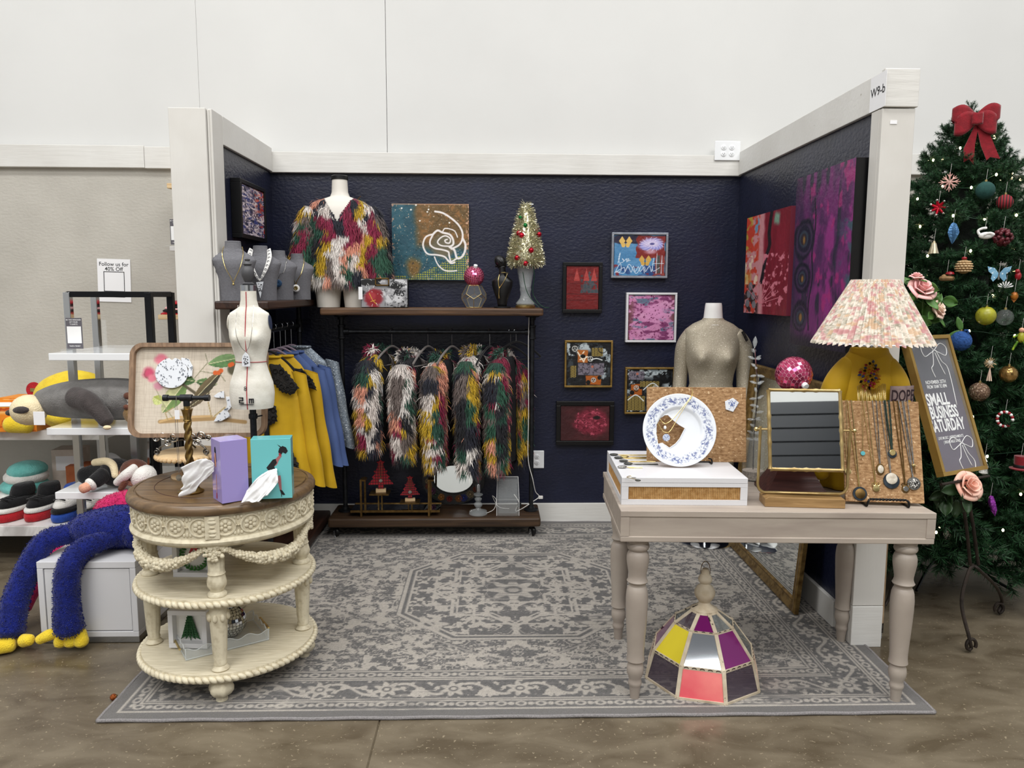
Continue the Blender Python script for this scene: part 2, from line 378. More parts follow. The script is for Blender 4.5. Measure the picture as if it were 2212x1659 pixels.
# floor with a saw-cut joint running away from the viewer
jx = A(815, 1575, z=0).x
m = MB(); prof = [(-9, 0), (jx - .004, 0), (jx, -.006), (jx + .004, 0), (9, 0), (9, -.15), (-9, -.15)]
m.add([(x, -7, z) for x, z in prof] + [(x, 5.2, z) for x, z in prof], [tuple(range(7))] + [tuple(range(13, 6, -1))] + [(i, (i + 1) % 7, (i + 1) % 7 + 7, i + 7) for i in range(7)])
struct(m.build('floor', 'concrete', smooth=0))
# tall white back wall of drywall sheets
wb = bpy.data.objects.new('wall_back', None); COL.objects.link(wb); struct(wb)
s1, s2 = A(428, 150, Y=5.03).x, A(834, 150, Y=5.03).x
for x0, x1 in ((-8, s1 - .0008), (s1 + .0008, s2 - .0016), (s2 + .0016, 8)):
    MB().box(x0, x1, 5.03, 5.14, 0, 6.5).build('drywall_sheet', 'drywall', wb, smooth=0)
MB().box(-8, 8, 5.14, 5.2, 0, 6.5).build('backing', 'shadow_gap', wb, smooth=0)
MB().box(LX1 - .02, RX0 + .02, 5.0, 5.03, .1, 2.31).build('panel', 'osb_navy', wb, smooth=0)
MB().box(-6, LX0, 5.0, 5.03, 0, 2.34).build('panel', 'osb_grey', wb, smooth=0)
MB().box(RX1, 7, 5.0, 5.03, 0, 2.34).build('panel', 'osb_grey', wb, smooth=0)
def board(name, mat, x0, x1, y0, y1, z0, z1, parent=None, bevel=.003):
    o = MB().box(x0, x1, y0, y1, z0, z1).build(name, mat, parent, bevel=bevel, smooth=0)
    return o if parent else struct(o)
board('trim_1', 'white_paint', LX1, RX0, 4.965, 5.0, 2.297, 2.425)
xj = A(312, 340, Y=4.97).x
board('trim_2', 'white_paint', -6, xj - .001, 4.965, 5.0, 2.318, 2.455)
board('trim_3', 'white_paint', xj + .001, LX0, 4.965, 5.0, 2.315, 2.448)
board('trim_4', 'white_paint', RX1, 7, 4.965, 5.0, 2.315, 2.445)
board('baseboard_back', 'white_paint', LX1, RX0, 4.98, 5.0, 0, .135)
# side walls: core, navy facing, boards
def side_wall(side, x_in, x_out, yf, lip):
    s = -1 if side == 'left' else 1
    wl = bpy.data.objects.new('wall_' + side, None); COL.objects.link(wl); struct(wl)
    xs = sorted((x_in + s * .012, x_out))
    MB().box(xs[0], xs[1], yf + .02, 5.03, 0, 2.43).build('core', 'white_paint_v', wl, smooth=0)
    xs = sorted((x_in, x_in + s * .012))
    MB().box(xs[0], xs[1], yf + .02, 5.0, .1, 2.32).build('panel', 'osb_navy', wl, smooth=0)
    xs = sorted((x_in - s * .02, x_in + s * .0))
    board('top_board', 'white_paint', xs[0], xs[1], yf + (.155 if side == 'left' else .001), 4.963, 2.30, 2.445, wl)
    board('casing', 'white_paint_v', xs[0], xs[1], yf, yf + (.15 if side == 'left' else .07), 0, 2.445 if side == 'left' else 2.298, wl)
    board('baseboard', 'white_paint', xs[0], xs[1], yf + .16, 4.978, 0, .135, wl)
    xs = sorted((x_in - s * (-.004 if side == 'left' else .02), x_out + s * .006))
    if side == 'left':
        board('end_post', 'white_paint_v', xs[0] - .03, xs[1], yf - .022, yf + .019, 0, 2.445, wl)
        board('bead', 'white_paint_v', xs[1] + .002, xs[1] + .012, yf - .006, yf + .0, 0, 2.44, wl, bevel=.002)
    else:
        board('end_post', 'white_paint_v', xs[0], xs[1], yf - .022, yf - .001, .19, 2.296, wl)
        board('end_foot', 'white_paint', xs[0], xs[1], yf - .024, yf - .001, 0, .188, wl)
        board('end_head', 'white_paint', xs[0] - .002, xs[1] + .006, yf - .03, yf - .001, 2.30, 2.45, wl)
    return wl
side_wall('left', LX1, LX0, LY, 0)
side_wall('right', RX0, RX1, RY, 0)
# the hall behind the viewer (seen in the mirrors): a dark roller shutter between white walls
wf = bpy.data.objects.new('wall_front', None); COL.objects.link(wf); struct(wf)
MB().box(-9, 9, -7.1, -7, 0, 6.2).build('wall_panel', 'drywall', wf, smooth=0)
M_('shutter', '#1b1d22', rough=.35, metal=.2)
for k in range(20):
    MB().box(.8, 7.5, -6.99, -6.95, .2 + k * .24, .43 + k * .24).build('slat', 'shutter', wf, bevel=.012, smooth=0)
# electrical outlets
def outlet(label, c, gang, group='wall outlets'):
    t = thing('outlet', label, 'outlet', c, 0, group)
    wd = .07 * gang; MB().box(-wd / 2 - .012, wd / 2 + .012, -.008, 0, -.06, .06).build('cover_plate', 'white_gloss', t, bevel=.003, smooth=0)
    for g in range(gang):
        for dz in (-.02, .02):
            x = (g - (gang - 1) / 2) * .052
            so = MB().lathe([(.0165, 0), (.0165, .003), (.015, .004)], 18).build('socket', 'white_gloss', t); so.location = (x, -.008, dz); so.rotation_euler = (PI / 2, 0, 0)
            MB().cbox((-.006, .0028, .0045), (.002, .007, .001)).cbox((.006, .0028, .0045), (.002, .007, .001)).lathe([(.0022, 0), (.0022, .001)], 8, (0, -.006, .0042)).build('slot', 'ink', so, smooth=0)
    return t
outlet('white four-socket outlet on the trim at the top right corner of the navy wall', A(1571, 326, Y=4.962), 2)
outlet('white double outlet low on the navy wall behind the pipe rack', A(1160, 992, Y=4.998), 1)
# W9-b paper on the right wall head
p0, p1 = A(1866, 166, x=RX0 - .022), A(1892, 133, x=RX0 - .022)
sg = thing('paper_sign', 'white paper sign reading W9-b on the head of the right wall', 'sign', (RX0 - .0215, 3.19, 2.372), -PI / 2)
MB().box(-.065, .065, -.0012, 0, -.072, .068).build('sheet', 'paper', sg, smooth=0)
m = MB(); put_text(m, 'W9-b', .05, TR((0, -.0018, 0)) @ XZ, bold=.01); m.build('lettering', 'ink', sg, smooth=0)
# label stuck on the post
tag(MB().box(-.014, .014, -.0016, 0, -.007, .007).build('sticker', 'paper', None, smooth=0), 'tiny blank sticker high on the front of the right post', 'sticker').location = A(1930, 264, Y=RY - .0225)
# paper follow-us sign (its code square is left blank)
c = A(247, 606, Y=4.997); sg = thing('paper_sign', 'white paper sign reading Follow us for 40% Off on the grey wall', 'sign', c, 0)
sg.rotation_euler = (0, R(1.5), 0)
MB().box(-.105, .105, -.002, 0, -.137, .137).build('sheet', 'paper', sg, smooth=0)
m = MB(); put_text(m, 'Follow us for', .035, TR((0, -.0028, .103)) @ XZ, bold=.004); put_text(m, '40% Off', .035, TR((0, -.0028, .072)) @ XZ, bold=.004); m.build('lettering', 'ink', sg, smooth=0)
m = MB()
for a in ((-.066, .066, .053, .057), (-.066, .066, -.071, -.067), (-.066, -.062, -.071, .057), (.062, .066, -.071, .057), (-.066, .066, -.107, -.096)): m.box(a[0], a[1], -.0028, -.002, a[2], a[3])
m.build('printed_frame', 'ink', sg, smooth=0)
# ------------------------------------------------------------------ rug
RGX0, RGX1, RGY0, RGY1 = -1.425, 1.535, 2.612, 4.975
RGX1 = 1.645
def rug():
    W, D = RGX1 - RGX0, RGY1 - RGY0; nx, ny = 640, 490
    X, Y = np.meshgrid(np.linspace(-W / 2, W / 2, nx + 1), np.linspace(-D / 2, D / 2, ny + 1))
    ax, ay = np.abs(X), np.abs(Y); e = np.minimum(W / 2 - ax, D / 2 - ay)
    L = np.zeros_like(X); line = lambda d, w: 1 - sst(w * .6, w * 1.2, np.abs(d))
    dx, dy = W / 2 - ax, D / 2 - ay
    along = np.where(dx < dy, Y, X)
    # borders
    for p, w_ in ((.052, .006), (.108, .004), (.122, .004), (.268, .004), (.282, .004), (.335, .005)): L = np.maximum(L, line(e - p, w_))
    k = 2 * PI / .075
    for c_, wd in ((.084, .018), (.308, .018)):
        dot = np.hypot((np.mod(along + .0375, .075) - .0375) / .024, (e - c_) / wd)
        L = np.maximum(L, (1 - sst(.8, 1.1, dot)) * sst(.35, .55, dot)); dd = np.hypot((np.mod(along, .075) - .0375) / .012, (e - c_) / .012); L = np.maximum(L, 1 - sst(.8, 1.2, dd))
    wb_ = (e > .13) & (e < .26); q = np.mod(along + .13, .26) - .13; rr = np.hypot(q, (e - .195)); th = np.arctan2(e - .195, q)
    ro = (1 - sst(.9, 1.1, rr / (.045 * (1 + .28 * np.cos(7 * th))))) * sst(.35, .5, rr / .045) + (1 - sst(.8, 1.1, rr / .012))
    vine = line(e - .195 - .04 * np.sin(along * 2 * PI / .26), .010) * (rr > .05)
    n2 = fbm(np.abs(q) * 34 + 3, e * 34 + np.floor(ax * 2) * 5, 11, 3); lf = sst(.55, .6, n2) * (rr > .055)
    L = np.where(wb_, np.maximum(np.maximum(ro, vine), lf), L)
    # field
    inf = e > .345
    n1 = fbm(ax * 15 + 1.3, ay * 17 + 2.1, 5, 3); n3 = fbm(ax * 30 + 7, ay * 32 + 4, 9, 3)
    F = np.maximum(1 - sst(.018, .04, np.abs(n1 - .47)), sst(.545, .575, n3)); F = np.maximum(F, (1 - sst(.012, .028, np.abs(n3 - .40))) * .9)
    K = 1.3; X0, Y0, ax0, ay0 = X, Y, ax, ay; X, Y, ax, ay = X / K, Y / K, ax / K, ay / K; r = np.hypot(X, Y); t = np.arctan2(Y, X)
    sq, di = np.maximum(ax, ay), (ax + ay) / math.sqrt(2); star = np.minimum(sq, di)
    cross = np.maximum(np.minimum(np.maximum(ax - .30, 0) + np.maximum(ay - .14, 0), np.maximum(ax - .14, 0) + np.maximum(ay - .30, 0)), 0)
    octo = np.maximum(sq, di * .93)
    med = octo < .44
    G = np.zeros_like(X)
    for d_, w_ in ((octo - .43, .008), (octo - .405, .005), (cross - .012, .006), (star - .235, .008), (star - .215, .004), (star - .12, .007)): G = np.maximum(G, line(d_, w_))
    G = np.maximum(G, (1 - sst(.9, 1.08, r / (.085 * (1 + .25 * np.cos(8 * t))))) * sst(.45, .6, r / .07)); G = np.maximum(G, 1 - sst(.02, .026, r))
    pet = np.hypot((r - .165) / .034, np.sin(4 * t) * .165 / .03 / 1.6); G = np.maximum(G, (1 - sst(.85, 1.1, pet)) * sst(.3, .45, pet))
    G = np.maximum(G, np.maximum(sst(.535, .565, n3), 1 - sst(.012, .028, np.abs(n1 - .45))) * (r > .10) * (octo < .40))
    for (px_, py_) in ((.31, .31),): rr2 = np.hypot(ax - px_, ay - py_); G = np.maximum(G, (1 - sst(.9, 1.1, rr2 / (.055 * (1 + .3 * np.cos(6 * np.arctan2(ay - py_, ax - px_)))))) * sst(.3, .45, rr2 / .05))
    F = np.where(med, G, F); X, Y, ax, ay = X0, Y0, ax0, ay0
    # outer lozenge and corner pieces
    loz = ax / 1.02 + ay / .74
    F = np.where(~med, np.maximum(F, .6 * line((loz - 1.12) * .6, .007)), F); F = np.where(~med, np.maximum(F, .5 * line((loz - 1.17) * .6, .004)), F)
    stp = np.floor(ax / .06) * .06; F = np.maximum(F, np.where(~med, line((stp + ay * 1.3) - 1.18, .014) * .8, 0))
    L = np.where(inf, F, L)
    # worn patches, weave streaks
    wear = fbm(X * 2.3 + 9, Y * 2.3 + 1, 21, 4); st = fbm(X * 6, Y * 110, 31, 3); fine = vn(X * 190, Y * 190, 41)
    L = L * sst(.22, .44, wear * .75 + st * .35) + .55 * sst(.60, .72, fbm(X * 9, Y * 60, 51, 3)) * (1 - sst(.40, .56, wear))
    L = np.where(e < .045, .25 * fine, L)
    L = np.clip(L * (.72 + .4 * fine), 0, 1)
    dark = hexc('#6b6968') * (1 - .3 * (fine[..., None] - .3)) * (.93 + .14 * wear[..., None]); light = hexc('#c0b9af')
    C = dark * (1 - L[..., None]) + light * L[..., None]; C = np.clip(C, 0, 1).reshape(-1, 3); C = np.where(C <= .04045, C / 12.92, ((C + .055) / 1.055) ** 2.4)
    Z = np.full(X.shape, .011); 
    me = bpy.data.meshes.new('area_rug'); nv = X.size
    co = np.stack([X.ravel() + (RGX0 + RGX1) / 2, Y.ravel() + (RGY0 + RGY1) / 2, Z.ravel()], 1).astype(np.float32)
    i = np.arange(nx)[None, :] + (np.arange(ny) * (nx + 1))[:, None]; f = np.stack([i, i + 1, i + nx + 2, i + nx + 1], -1).reshape(-1, 4)
    me.vertices.add(nv); me.vertices.foreach_set('co', co.ravel()); me.loops.add(f.size); me.loops.foreach_set('vertex_index', f.ravel().astype(np.int32))
    me.polygons.add(len(f)); me.polygons.foreach_set('loop_start', np.arange(0, f.size, 4, dtype=np.int32)); me.update(calc_edges=True)
    a = me.color_attributes.new('Col', 'FLOAT_COLOR', 'POINT'); arr = np.ones((nv, 4), np.float32); arr[:, :3] = C; a.data.foreach_set('color', arr.ravel())
    me.materials.append(MATS['rug'])
    t = thing('area_rug', 'large grey and cream distressed medallion rug on the concrete floor', 'rug')
    o = bpy.data.objects.new('pile', me); COL.objects.link(o); o.parent = t
    b = MB(); b.box(RGX0, RGX1, RGY0, RGY1, .001, .0105); b.build('backing', 'rug_edge', t, smooth=0)
    for p, q in (((RGX0, RGY0), (RGX1, RGY0)), ((RGX0, RGY1), (RGX1, RGY1)), ((RGX0, RGY0), (RGX0, RGY1)), ((RGX1, RGY0), (RGX1, RGY1))):
        n = 40; pts = [(p[0] + (q[0] - p[0]) * k / n, p[1] + (q[1] - p[1]) * k / n, .0075 + .0015 * math.sin(k * 1.7)) for k in range(n + 1)]
        MB().tube(pts, .0065, 8).build('binding', 'rug_edge', t)
rug()
# small copper bauble on the floor
c = A(245, 1506, z=.012); t = thing('bauble', 'tiny copper glitter bauble on the concrete beside the rug', 'bauble', (c.x, c.y, 0))
MB().ell((0, 0, .0125), .0125, 14, 10).build('ball', M_('copper_glitter', '#a4582a', '#7a3d1c', rough=.3, metal=.7, scale=80, bump=.6, bscale=150), t); MB().cyl((.011, 0, .018), (.014, 0, .02), .003).build('cap', 'gold', t)
# ================================================================== neighbouring stall on the left
def plush_mat(n, c, c2): return M_(n, c, c2, rough=.95, sheen=.2, scale=25, bump=.6, bscale=170)
plush_mat('plush_yellow', '#efd238', '#e6c42c'); plush_mat('plush_blue', '#0a1c74', '#08165c'); plush_mat('plush_pink', '#d22468', '#bd1c5a'); plush_mat('plush_orange', '#f2a23a', '#ea952c')
plush_mat('plush_grey', '#7a7876', '#6c6a68'); plush_mat('plush_dark', '#4a4342', '#3f3938'); plush_mat('plush_cream', '#efdfba', '#e6d4ac'); plush_mat('plush_brown', '#a68559', '#8d6e45'); plush_mat('plush_white', '#efede8', '#e5e2dc')
plush_mat('plush_skin', '#e9b094', '#e0a488'); plush_mat('plush_hair', '#6b4030', '#5a3426'); plush_mat('plush_teal', '#7fcfc8', '#6bbdb6'); plush_mat('plush_red', '#c3202c', '#ad1a25'); plush_mat('plush_royal', '#2a55b8', '#214699'); plush_mat('plush_ink', '#17171a', '#0f0f11')
def limb(name, mat, parent, pts, rs, n=14, k=6, flat=1):
    P = spline(pts, k); m = len(P); S = len(pts) - 1
    r = [rs[min(int(i / k), S - 1)] * (1 - (i % k) / k) + rs[min(int(i / k) + 1, S)] * ((i % k) / k) for i in range(m - 1)] + [rs[-1]]
    mb = MB(); e0 = P[0] - (P[1] - P[0]).normalized() * r[0] * .45; e1 = P[-1] + (P[-1] - P[-2]).normalized() * r[-1] * .45
    mb.tube([e0] + P + [e1], [r[0] * .55] + r + [r[-1] * .55], n)
    return mb.build(name, mat, parent, smooth=180, sub=1)
# --- display stand of chrome posts and glossy white shelves
ds = thing('display_stand', 'chrome display stand with three glossy white shelves holding plush toys', 'display stand', (0, 0, 0))
PX = (A(146, 632, Y=4.05).x, A(321, 632, Y=4.05).x)
for x in PX:
    for y in (4.05, 4.32):
        MB().cbox((x, y, .785), (.034, .034, 1.51)).build('post', 'chrome' if x < -2 else 'black_metal', ds, bevel=.002, smooth=0)
for y in (4.05, 4.32): MB().box(PX[0], PX[1], y - .012, y + .012, 1.515, 1.545).build('top_rail', 'black_metal', ds, bevel=.002, smooth=0)
for x in PX: MB().box(x - .014, x + .014, 4.05, 4.32, 1.518, 1.542).build('side_rail', 'black_metal', ds, bevel=.002, smooth=0)
SH = []
for z, x0 in ((1.245, -2.165), (.875, -2.20), (.55, -2.18)):
    MB().box(x0, -1.70 - (.06 if z < 1 else 0), 3.75, 4.33, z - .036, z).build('shelf', 'white_gloss', ds, bevel=.003, smooth=0)
for x0, x1 in ((-1.83, -1.76), (-2.0, -2.02)):
    a, b = Vector((x0, 4.45, .82)), Vector((x1, 4.40, .0)); MB().cyl(a, b, .022, n=4).build('brace', 'black_metal' if x0 > -1.9 else 'chrome', ds, smooth=0)
# --- long marble-look ledges against the grey wall
def ledge(label, x0, x1, y0, y1, z, zf=0):
    t = thing('display_ledge', label, 'ledge', (0, 0, 0), 0, 'marble look ledges'); MB().box(x0, x1, y0, y1, z - .058, z).build('slab', 'marble', t, bevel=.003, smooth=0)
    for x in (x0 + .3, x1 - .06):
        MB().box(x - .02, x + .02, y0 + .08, y0 + .12, zf, z - .059).build('leg', 'steel', t, smooth=0)
        MB().box(x - .02, x + .02, y1 - .08, y1 - .04, zf, z - .059).build('leg', 'steel', t, smooth=0)
ledge('upper long marble-look ledge with orange boxes against the grey wall', -3.7, -2.26, 4.40, 4.97, .745, .2355)
ledge('lower long marble-look ledge with fuzzy slippers on it', -3.7, -2.24, 4.20, 4.97, .235)
# wall planks that peek past the end of the left wall
for (px, py, th, lab) in ((360, 401, .03, 'highest raw wood plank shelf behind the left white post'), (366, 537, .028, 'middle wall plank shelf with a small grey sign on it'), (341, 685, .03, 'lowest wall plank shelf carrying folded red and black clothes')):
    c = A(px, py, Y=4.72); t = tag(MB().box(c.x, -1.575, 4.72, 4.995, c.z - th / 2, c.z + th / 2).build('wall_shelf', 'raw_wood' if py != 537 else 'marble', None, bevel=.003, smooth=0), lab, 'shelf', 'planks on the grey wall')
z0 = A(341, 685, Y=4.72).z + .016
for k, (cc, n) in enumerate((('plush_red', 'red'), ('black_cloth', 'black'), ('rose_pink', 'pink'), ('black_cloth', 'dark grey'), ('plush_red', 'bright red'))):
    c0 = A(347 + k * 5, 680, Y=4.74).x
    m = MB(); m.grid(lambda u, v: (c0 + .26 * u, 4.74 + .2 * v, z0 + .017 * k + .014 * math.sin(PI * v) + .004 * math.sin(9 * u + k)), 8, 6)
    tag(m.build('folded_garment', cc, None, smooth=180, solid=.010), ('bottom' if k == 0 else 'second' if k == 1 else 'third' if k == 2 else 'fourth' if k == 3 else 'top') + ' ' + n + ' folded garment of the pile on the lowest plank', 'garment', 'folded clothes on the plank')
# --- small grey signs in clear holders (their code squares are left blank)
def code_sign(label, c, s, rz=0):
    t = thing('sign_holder', label, 'sign', c, rz, 'small grey signs')
    MB().box(-.035 * s, .035 * s, 0, .003, .014, .15 * s).build('card', 'print_grey', t, smooth=0)
    MB().box(-.031 * s, .031 * s, -.001, -.0002, .037 * s, .112 * s).build('blank_square', 'print_white', t, smooth=0)
    m = MB()
    for s_, z, q in (('BE THE DESIGNER', .141, .0082), ('OF YOUR', .131, .0085), ('T-SHIRTS', .121, .0085), ('TASTA TSHIRT', .024, .0075)): put_text(m, s_, q * s, TR((0, -.0012, z * s)) @ XZ, bold=.01)
    m.build('lettering', 'print_white', t, smooth=0)
    MB().box(-.05 * s, .05 * s, -.03 * s, .03 * s, 0, .013).build('base', 'clear_acrylic', t, bevel=.002, smooth=0)
c = A(161, 764, Y=3.85); code_sign('small grey sign in a clear holder on the top white shelf', (c.x, 3.86, 1.2455), 1.12)
c = A(383, 530, Y=4.8); code_sign('small grey sign on the middle plank by the white post', (c.x, 4.8, A(366, 537, Y=4.72).z + .0145), 1.12)
t = thing('ring_stand', 'clear acrylic post on a round foot on the top white shelf', 'stand', (A(228, 760, Y=3.95).x, 3.95, 1.2455))
MB().box(-.035, .035, -.025, .025, 0, .012).build('base', 'clear_acrylic', t, bevel=.002); MB().cyl((0, 0, .012), (0, 0, .155), .0115, n=14).build('post', 'clear_acrylic', t)
# --- plush toys on the stand: grey one with cream face lying along the middle shelf
t = thing('plush_toy', 'large grey plush animal with cream face and white tag lying on the shelf', 'plush toy', (-2.0, 3.885, .8755))
MB().grid(lambda u, v: (lambda a, s: ((-.30 + .62 * u), .0 + .125 * s * math.cos(a) , .115 + .012 * math.sin(PI * u) + .112 * s * math.sin(a)))(2 * PI * v, (max(0.0, 1 - abs(2 * u - .92) ** 3.0 / 1.25)) ** .5 * (.80 + .28 * u)), 22, 20).build('body', 'plush_grey', t, smooth=180)
MB().ell((-.325, -.055, .078), (.085, .085, .077), 18, 12).build('face', 'plush_cream', t, smooth=180)
MB().ell((-.405, -.085, .068), (.018, .016, .015), 10, 8).build('nose', 'plush_dark', t)
e = MB().ell((0, 0, 0), (.045, .012, .018), 12, 8).build('eye_patch', 'plush_dark', t); e.location = (-.315, -.137, .09); e.rotation_euler = (0, R(-4), R(-8))
limb('foreleg', 'plush_dark', t, [(-.07, -.10, .15), (.02, -.15, .135), (.08, -.165, .085), (.12, -.175, .035)], [.055, .05, .042, .034])
limb('hind_leg', 'plush_dark', t, [(.25, .02, .19), (.29, -.02, .20)], [.03, .022])
MB().ell((.13, -.20, .014), (.02, .015, .011), 10, 6).build('claw', 'plush_cream', t)
MB().box(-.245, -.19, -.158, -.155, .018, .085).build('price_tag', 'paper', t, bevel=.006, smooth=0)
t = thing('plush_toy', 'brown plush sloth with pale face beside the grey plush animal', 'plush toy', (-1.79, 3.84, .8755))
MB().ell((-.005, 0, .07), (.066, .075, .07), 18, 12).build('head', 'plush_brown', t, smooth=180); MB().ell((.01, -.025, .10), (.052, .055, .048), 16, 10).build('face', 'plush_white', t, smooth=180)
MB().ell((.005, -.045, .145), (.036, .04, .034), 14, 9).build('muzzle', 'plush_white', t, smooth=180); MB().ell((-.01, -.075, .158), (.022, .016, .018), 12, 8).build('nose', 'plush_hair', t)
for x in (-.022, .03): MB().ell((x, -.072, .102), (.017, .012, .013), 10, 7).build('eye_patch', 'plush_hair', t)
# plain yellow plush cushion behind
t = thing('plush_toy', 'plain yellow plush cushion slumped on the upper marble-look ledge', 'plush toy', (-2.42, 4.42, .746))
MB().grid(lambda u, v: (lambda a, b: (.245 * math.cos(a) * math.sin(b) * (1 + .08 * math.cos(2 * b)), .15 * math.sin(a) * math.sin(b), .17 - .17 * math.cos(b) * (1 + .05 * math.cos(3 * a))))(2 * PI * u, .02 + (PI - .04) * v), 28, 18).build('body', 'plush_yellow', t, smooth=180)
limb('paw', 'plush_yellow', t, [(-.05, -.14, .10), (.03, -.17, .09), (.08, -.16, .11)], [.04, .035, .03]); limb('foot', 'plush_yellow', t, [(-.22, -.08, .05), (-.33, -.1, .045)], [.06, .045])
# orange boxes
for k, (x, y, z, sx, sz, lab, top) in enumerate(((-2.74, 4.42, .746, .26, .145, 'lower orange cardboard box with torn flap on the marble-look ledge', 1), (-2.72, 4.46, .893, .20, .045, 'flat orange box lying on the orange cardboard box', 0))):
    t = thing('cardboard_box', lab, 'box', (x, y, z), R(4 - 9 * k), 'orange boxes on the ledge')
    P = Paint(30, 16, '#e8881e'); P.mix(sst(.62, .66, fbm(P.U * 6, P.V * 5, 4 + k)), '#b9440f'); P.rect(.55, .8, .1, .4, '#d86f14'); P.rect(.1, .9, .75, .82, '#f6c07a')
    MB().box(-sx / 2, sx / 2, -.08, .08, 0, sz).build('carton', M_('orange_card%d' % k, '#e08a2a', rough=.6), t, bevel=.002, smooth=0)
    m = MB(); canvas_grid(m, P, sx * .98, sz * .94, -.0808); o = m.build('printed_face', 'print', t, smooth=0); o.location = (0, 0, sz / 2)
    if top: MB().grid(lambda u, v: (-sx / 2 + sx * u, -.08 + .09 * v, sz + .002 + .018 * math.sin(PI * v)), 6, 4).build('flap', 'white_matt', t, solid=.002)
t = thing('price_card', 'round red price card standing on the orange boxes', 'card', (-2.615, 4.37, .94)); o = MB().lathe([(.045, 0), (.045, .003)], 24).build('disc', 'plush_red', t); o.location = (0, 0, .045); o.rotation_euler = (PI / 2, 0, 0)
put = MB(); put_text(put, '8', .0, XZ); MB().box(-.02, .02, -.006, -.0035, .035, .055).build('printed_band', 'gold', t, smooth=0)
# --- cloth doll on the lowest shelf
t = thing('cloth_doll', 'cloth doll in black coat and white bonnet lying on the lowest white shelf', 'doll', (-1.985, 3.86, .5505))
limb('legs', 'plush_ink', t, [(-.13, .02, .05), (-.04, .03, .065), (.05, .0, .075)], [.04, .055, .055])
MB().ell((.06, .0, .075), (.085, .075, .072), 16, 10).build('coat', 'plush_ink', t, smooth=180)
limb('sash', 'plush_cream', t, [(-.06, .02, .12), (.02, -.02, .135), (.07, -.05, .12), (.09, -.075, .07)], [.02, .022, .02, .016])
limb('sleeve', 'plush_ink', t, [(.03, -.06, .08), (.0, -.11, .05)], [.042, .036]); limb('cuff', 'plush_white', t, [(-.005, -.118, .045), (-.012, -.128, .04)], [.034, .034]); limb('hand', 'plush_skin', t, [(-.018, -.14, .035), (-.03, -.165, .03)], [.026, .024])
MB().ell((.155, -.01, .075), (.075, .075, .07), 16, 10).build('head', 'plush_skin', t, smooth=180); MB().ell((.165, -.03, .088), (.07, .065, .062), 14, 9).build('hair', 'plush_hair', t, smooth=180)
MB().ell((.215, -.04, .062), (.06, .075, .06), 16, 10).build('bonnet', 'plush_white', t, smooth=180); limb('bonnet_brim', 'plush_white', t, [(.19, -.07, .12), (.155, -.1, .085), (.10, -.09, .04)], [.02, .026, .018]); limb('lock', 'plush_hair', t, [(.15, -.10, .05), (.13, -.115, .012)], [.018, .014])
# --- slippers, towels, cartons on the lower ledge
def slipper(label, x, y, rz, c):
    t = thing('slipper', label, 'slipper', (x, y, .236), rz, 'fuzzy slippers on the ledge')
    def shell(z0, z1, w0, w1, l0, l1, o0=0, o1=0):
        def ring(z, wd, l, off): return [((wd * math.cos(a) * (1 + .12 * math.sin(a))), -l * math.sin(a) + off, z) for a in [2 * PI * k / 20 for k in range(20)]]
        rg = []
        for q in (0, .15, .5, .85, 1): b = 1 - .12 * (2 * q - 1) ** 4; rg.append(ring(z0 + (z1 - z0) * q, (w0 + (w1 - w0) * q) * b, (l0 + (l1 - l0) * q) * b, o0 + (o1 - o0) * q))
        return MB().loft(rg)
    shell(0, .05, .062, .065, .145, .145).build('sole', c[0], t, smooth=180); shell(.05, .078, .064, .062, .145, .140).build('midsole', c[1], t, smooth=180)
    shell(.078, .125, .060, .055, .135, .11, 0, .02).build('vamp', c[2], t, smooth=180); shell(.12, .185, .054, .045, .085, .07, .05, .06).build('collar', c[3], t, smooth=180)
    m = MB()
    for k in range(3): m.tube([(-.035, -.03 - .03 * k, .124), (0, -.035 - .03 * k, .133), (.035, -.03 - .03 * k, .124)], .004, 6)
    m.build('lace', c[4], t, smooth=180)
slipper('leftmost black slipper with red and white sole on the lower ledge', -2.77, 4.38, R(-12), ('plush_red', 'plush_white', 'plush_ink', 'plush_ink', 'plush_ink'))
slipper('black slipper with red sole next to the blue slippers', -2.625, 4.40, R(-6), ('plush_red', 'plush_white', 'plush_ink', 'plush_ink', 'plush_ink'))
slipper('left blue and white slipper on the lower ledge', -2.465, 4.38, R(-4), ('plush_royal', 'plush_ink', 'plush_white', 'plush_royal', 'plush_ink'))
slipper('right blue and white slipper beside the chrome post', -2.325, 4.37, R(3), ('plush_royal', 'plush_ink', 'plush_white', 'plush_royal', 'plush_ink'))
t = thing('plush_slipper', 'teal and white fuzzy slipper behind the black slippers', 'slipper', (-2.87, 4.62, .236)); 
for k, (mt, z) in enumerate((('plush_white', .06), ('plush_teal', .125), ('plush_white', .185), ('plush_teal', .225))): MB().ell((0.01 * k, 0, z), (.16 - .018 * k, .12, .055), 18, 9).build('layer', mt, t, smooth=180)
for (x, y, sx, sy, sz, mt, lab) in ((-2.52, 4.72, .22, .14, .24, 'orange_carton', 'rust orange carton behind the blue slippers'), (-2.66, 4.78, .17, .15, .33, 'pale_carton', 'pale printed carton beside the rust orange carton')):
    if mt not in MATS: M_(mt, '#b7673c' if mt[0] == 'o' else '#d9ccc0', '#a75a32' if mt[0] == 'o' else '#cbbcae', rough=.7, scale=20)
    t = thing('carton', lab, 'box', (x, y, .236), R(6), 'cartons on the lower ledge'); MB().box(-sx / 2, sx / 2, -sy / 2, sy / 2, 0, sz).build('carton_body', mt, t, bevel=.002, smooth=0)
    if mt[0] == 'p': MB().box(-.06, .06, -sy / 2 - .001, -sy / 2, .2, .29).build('printed_label', 'paper', t, smooth=0)
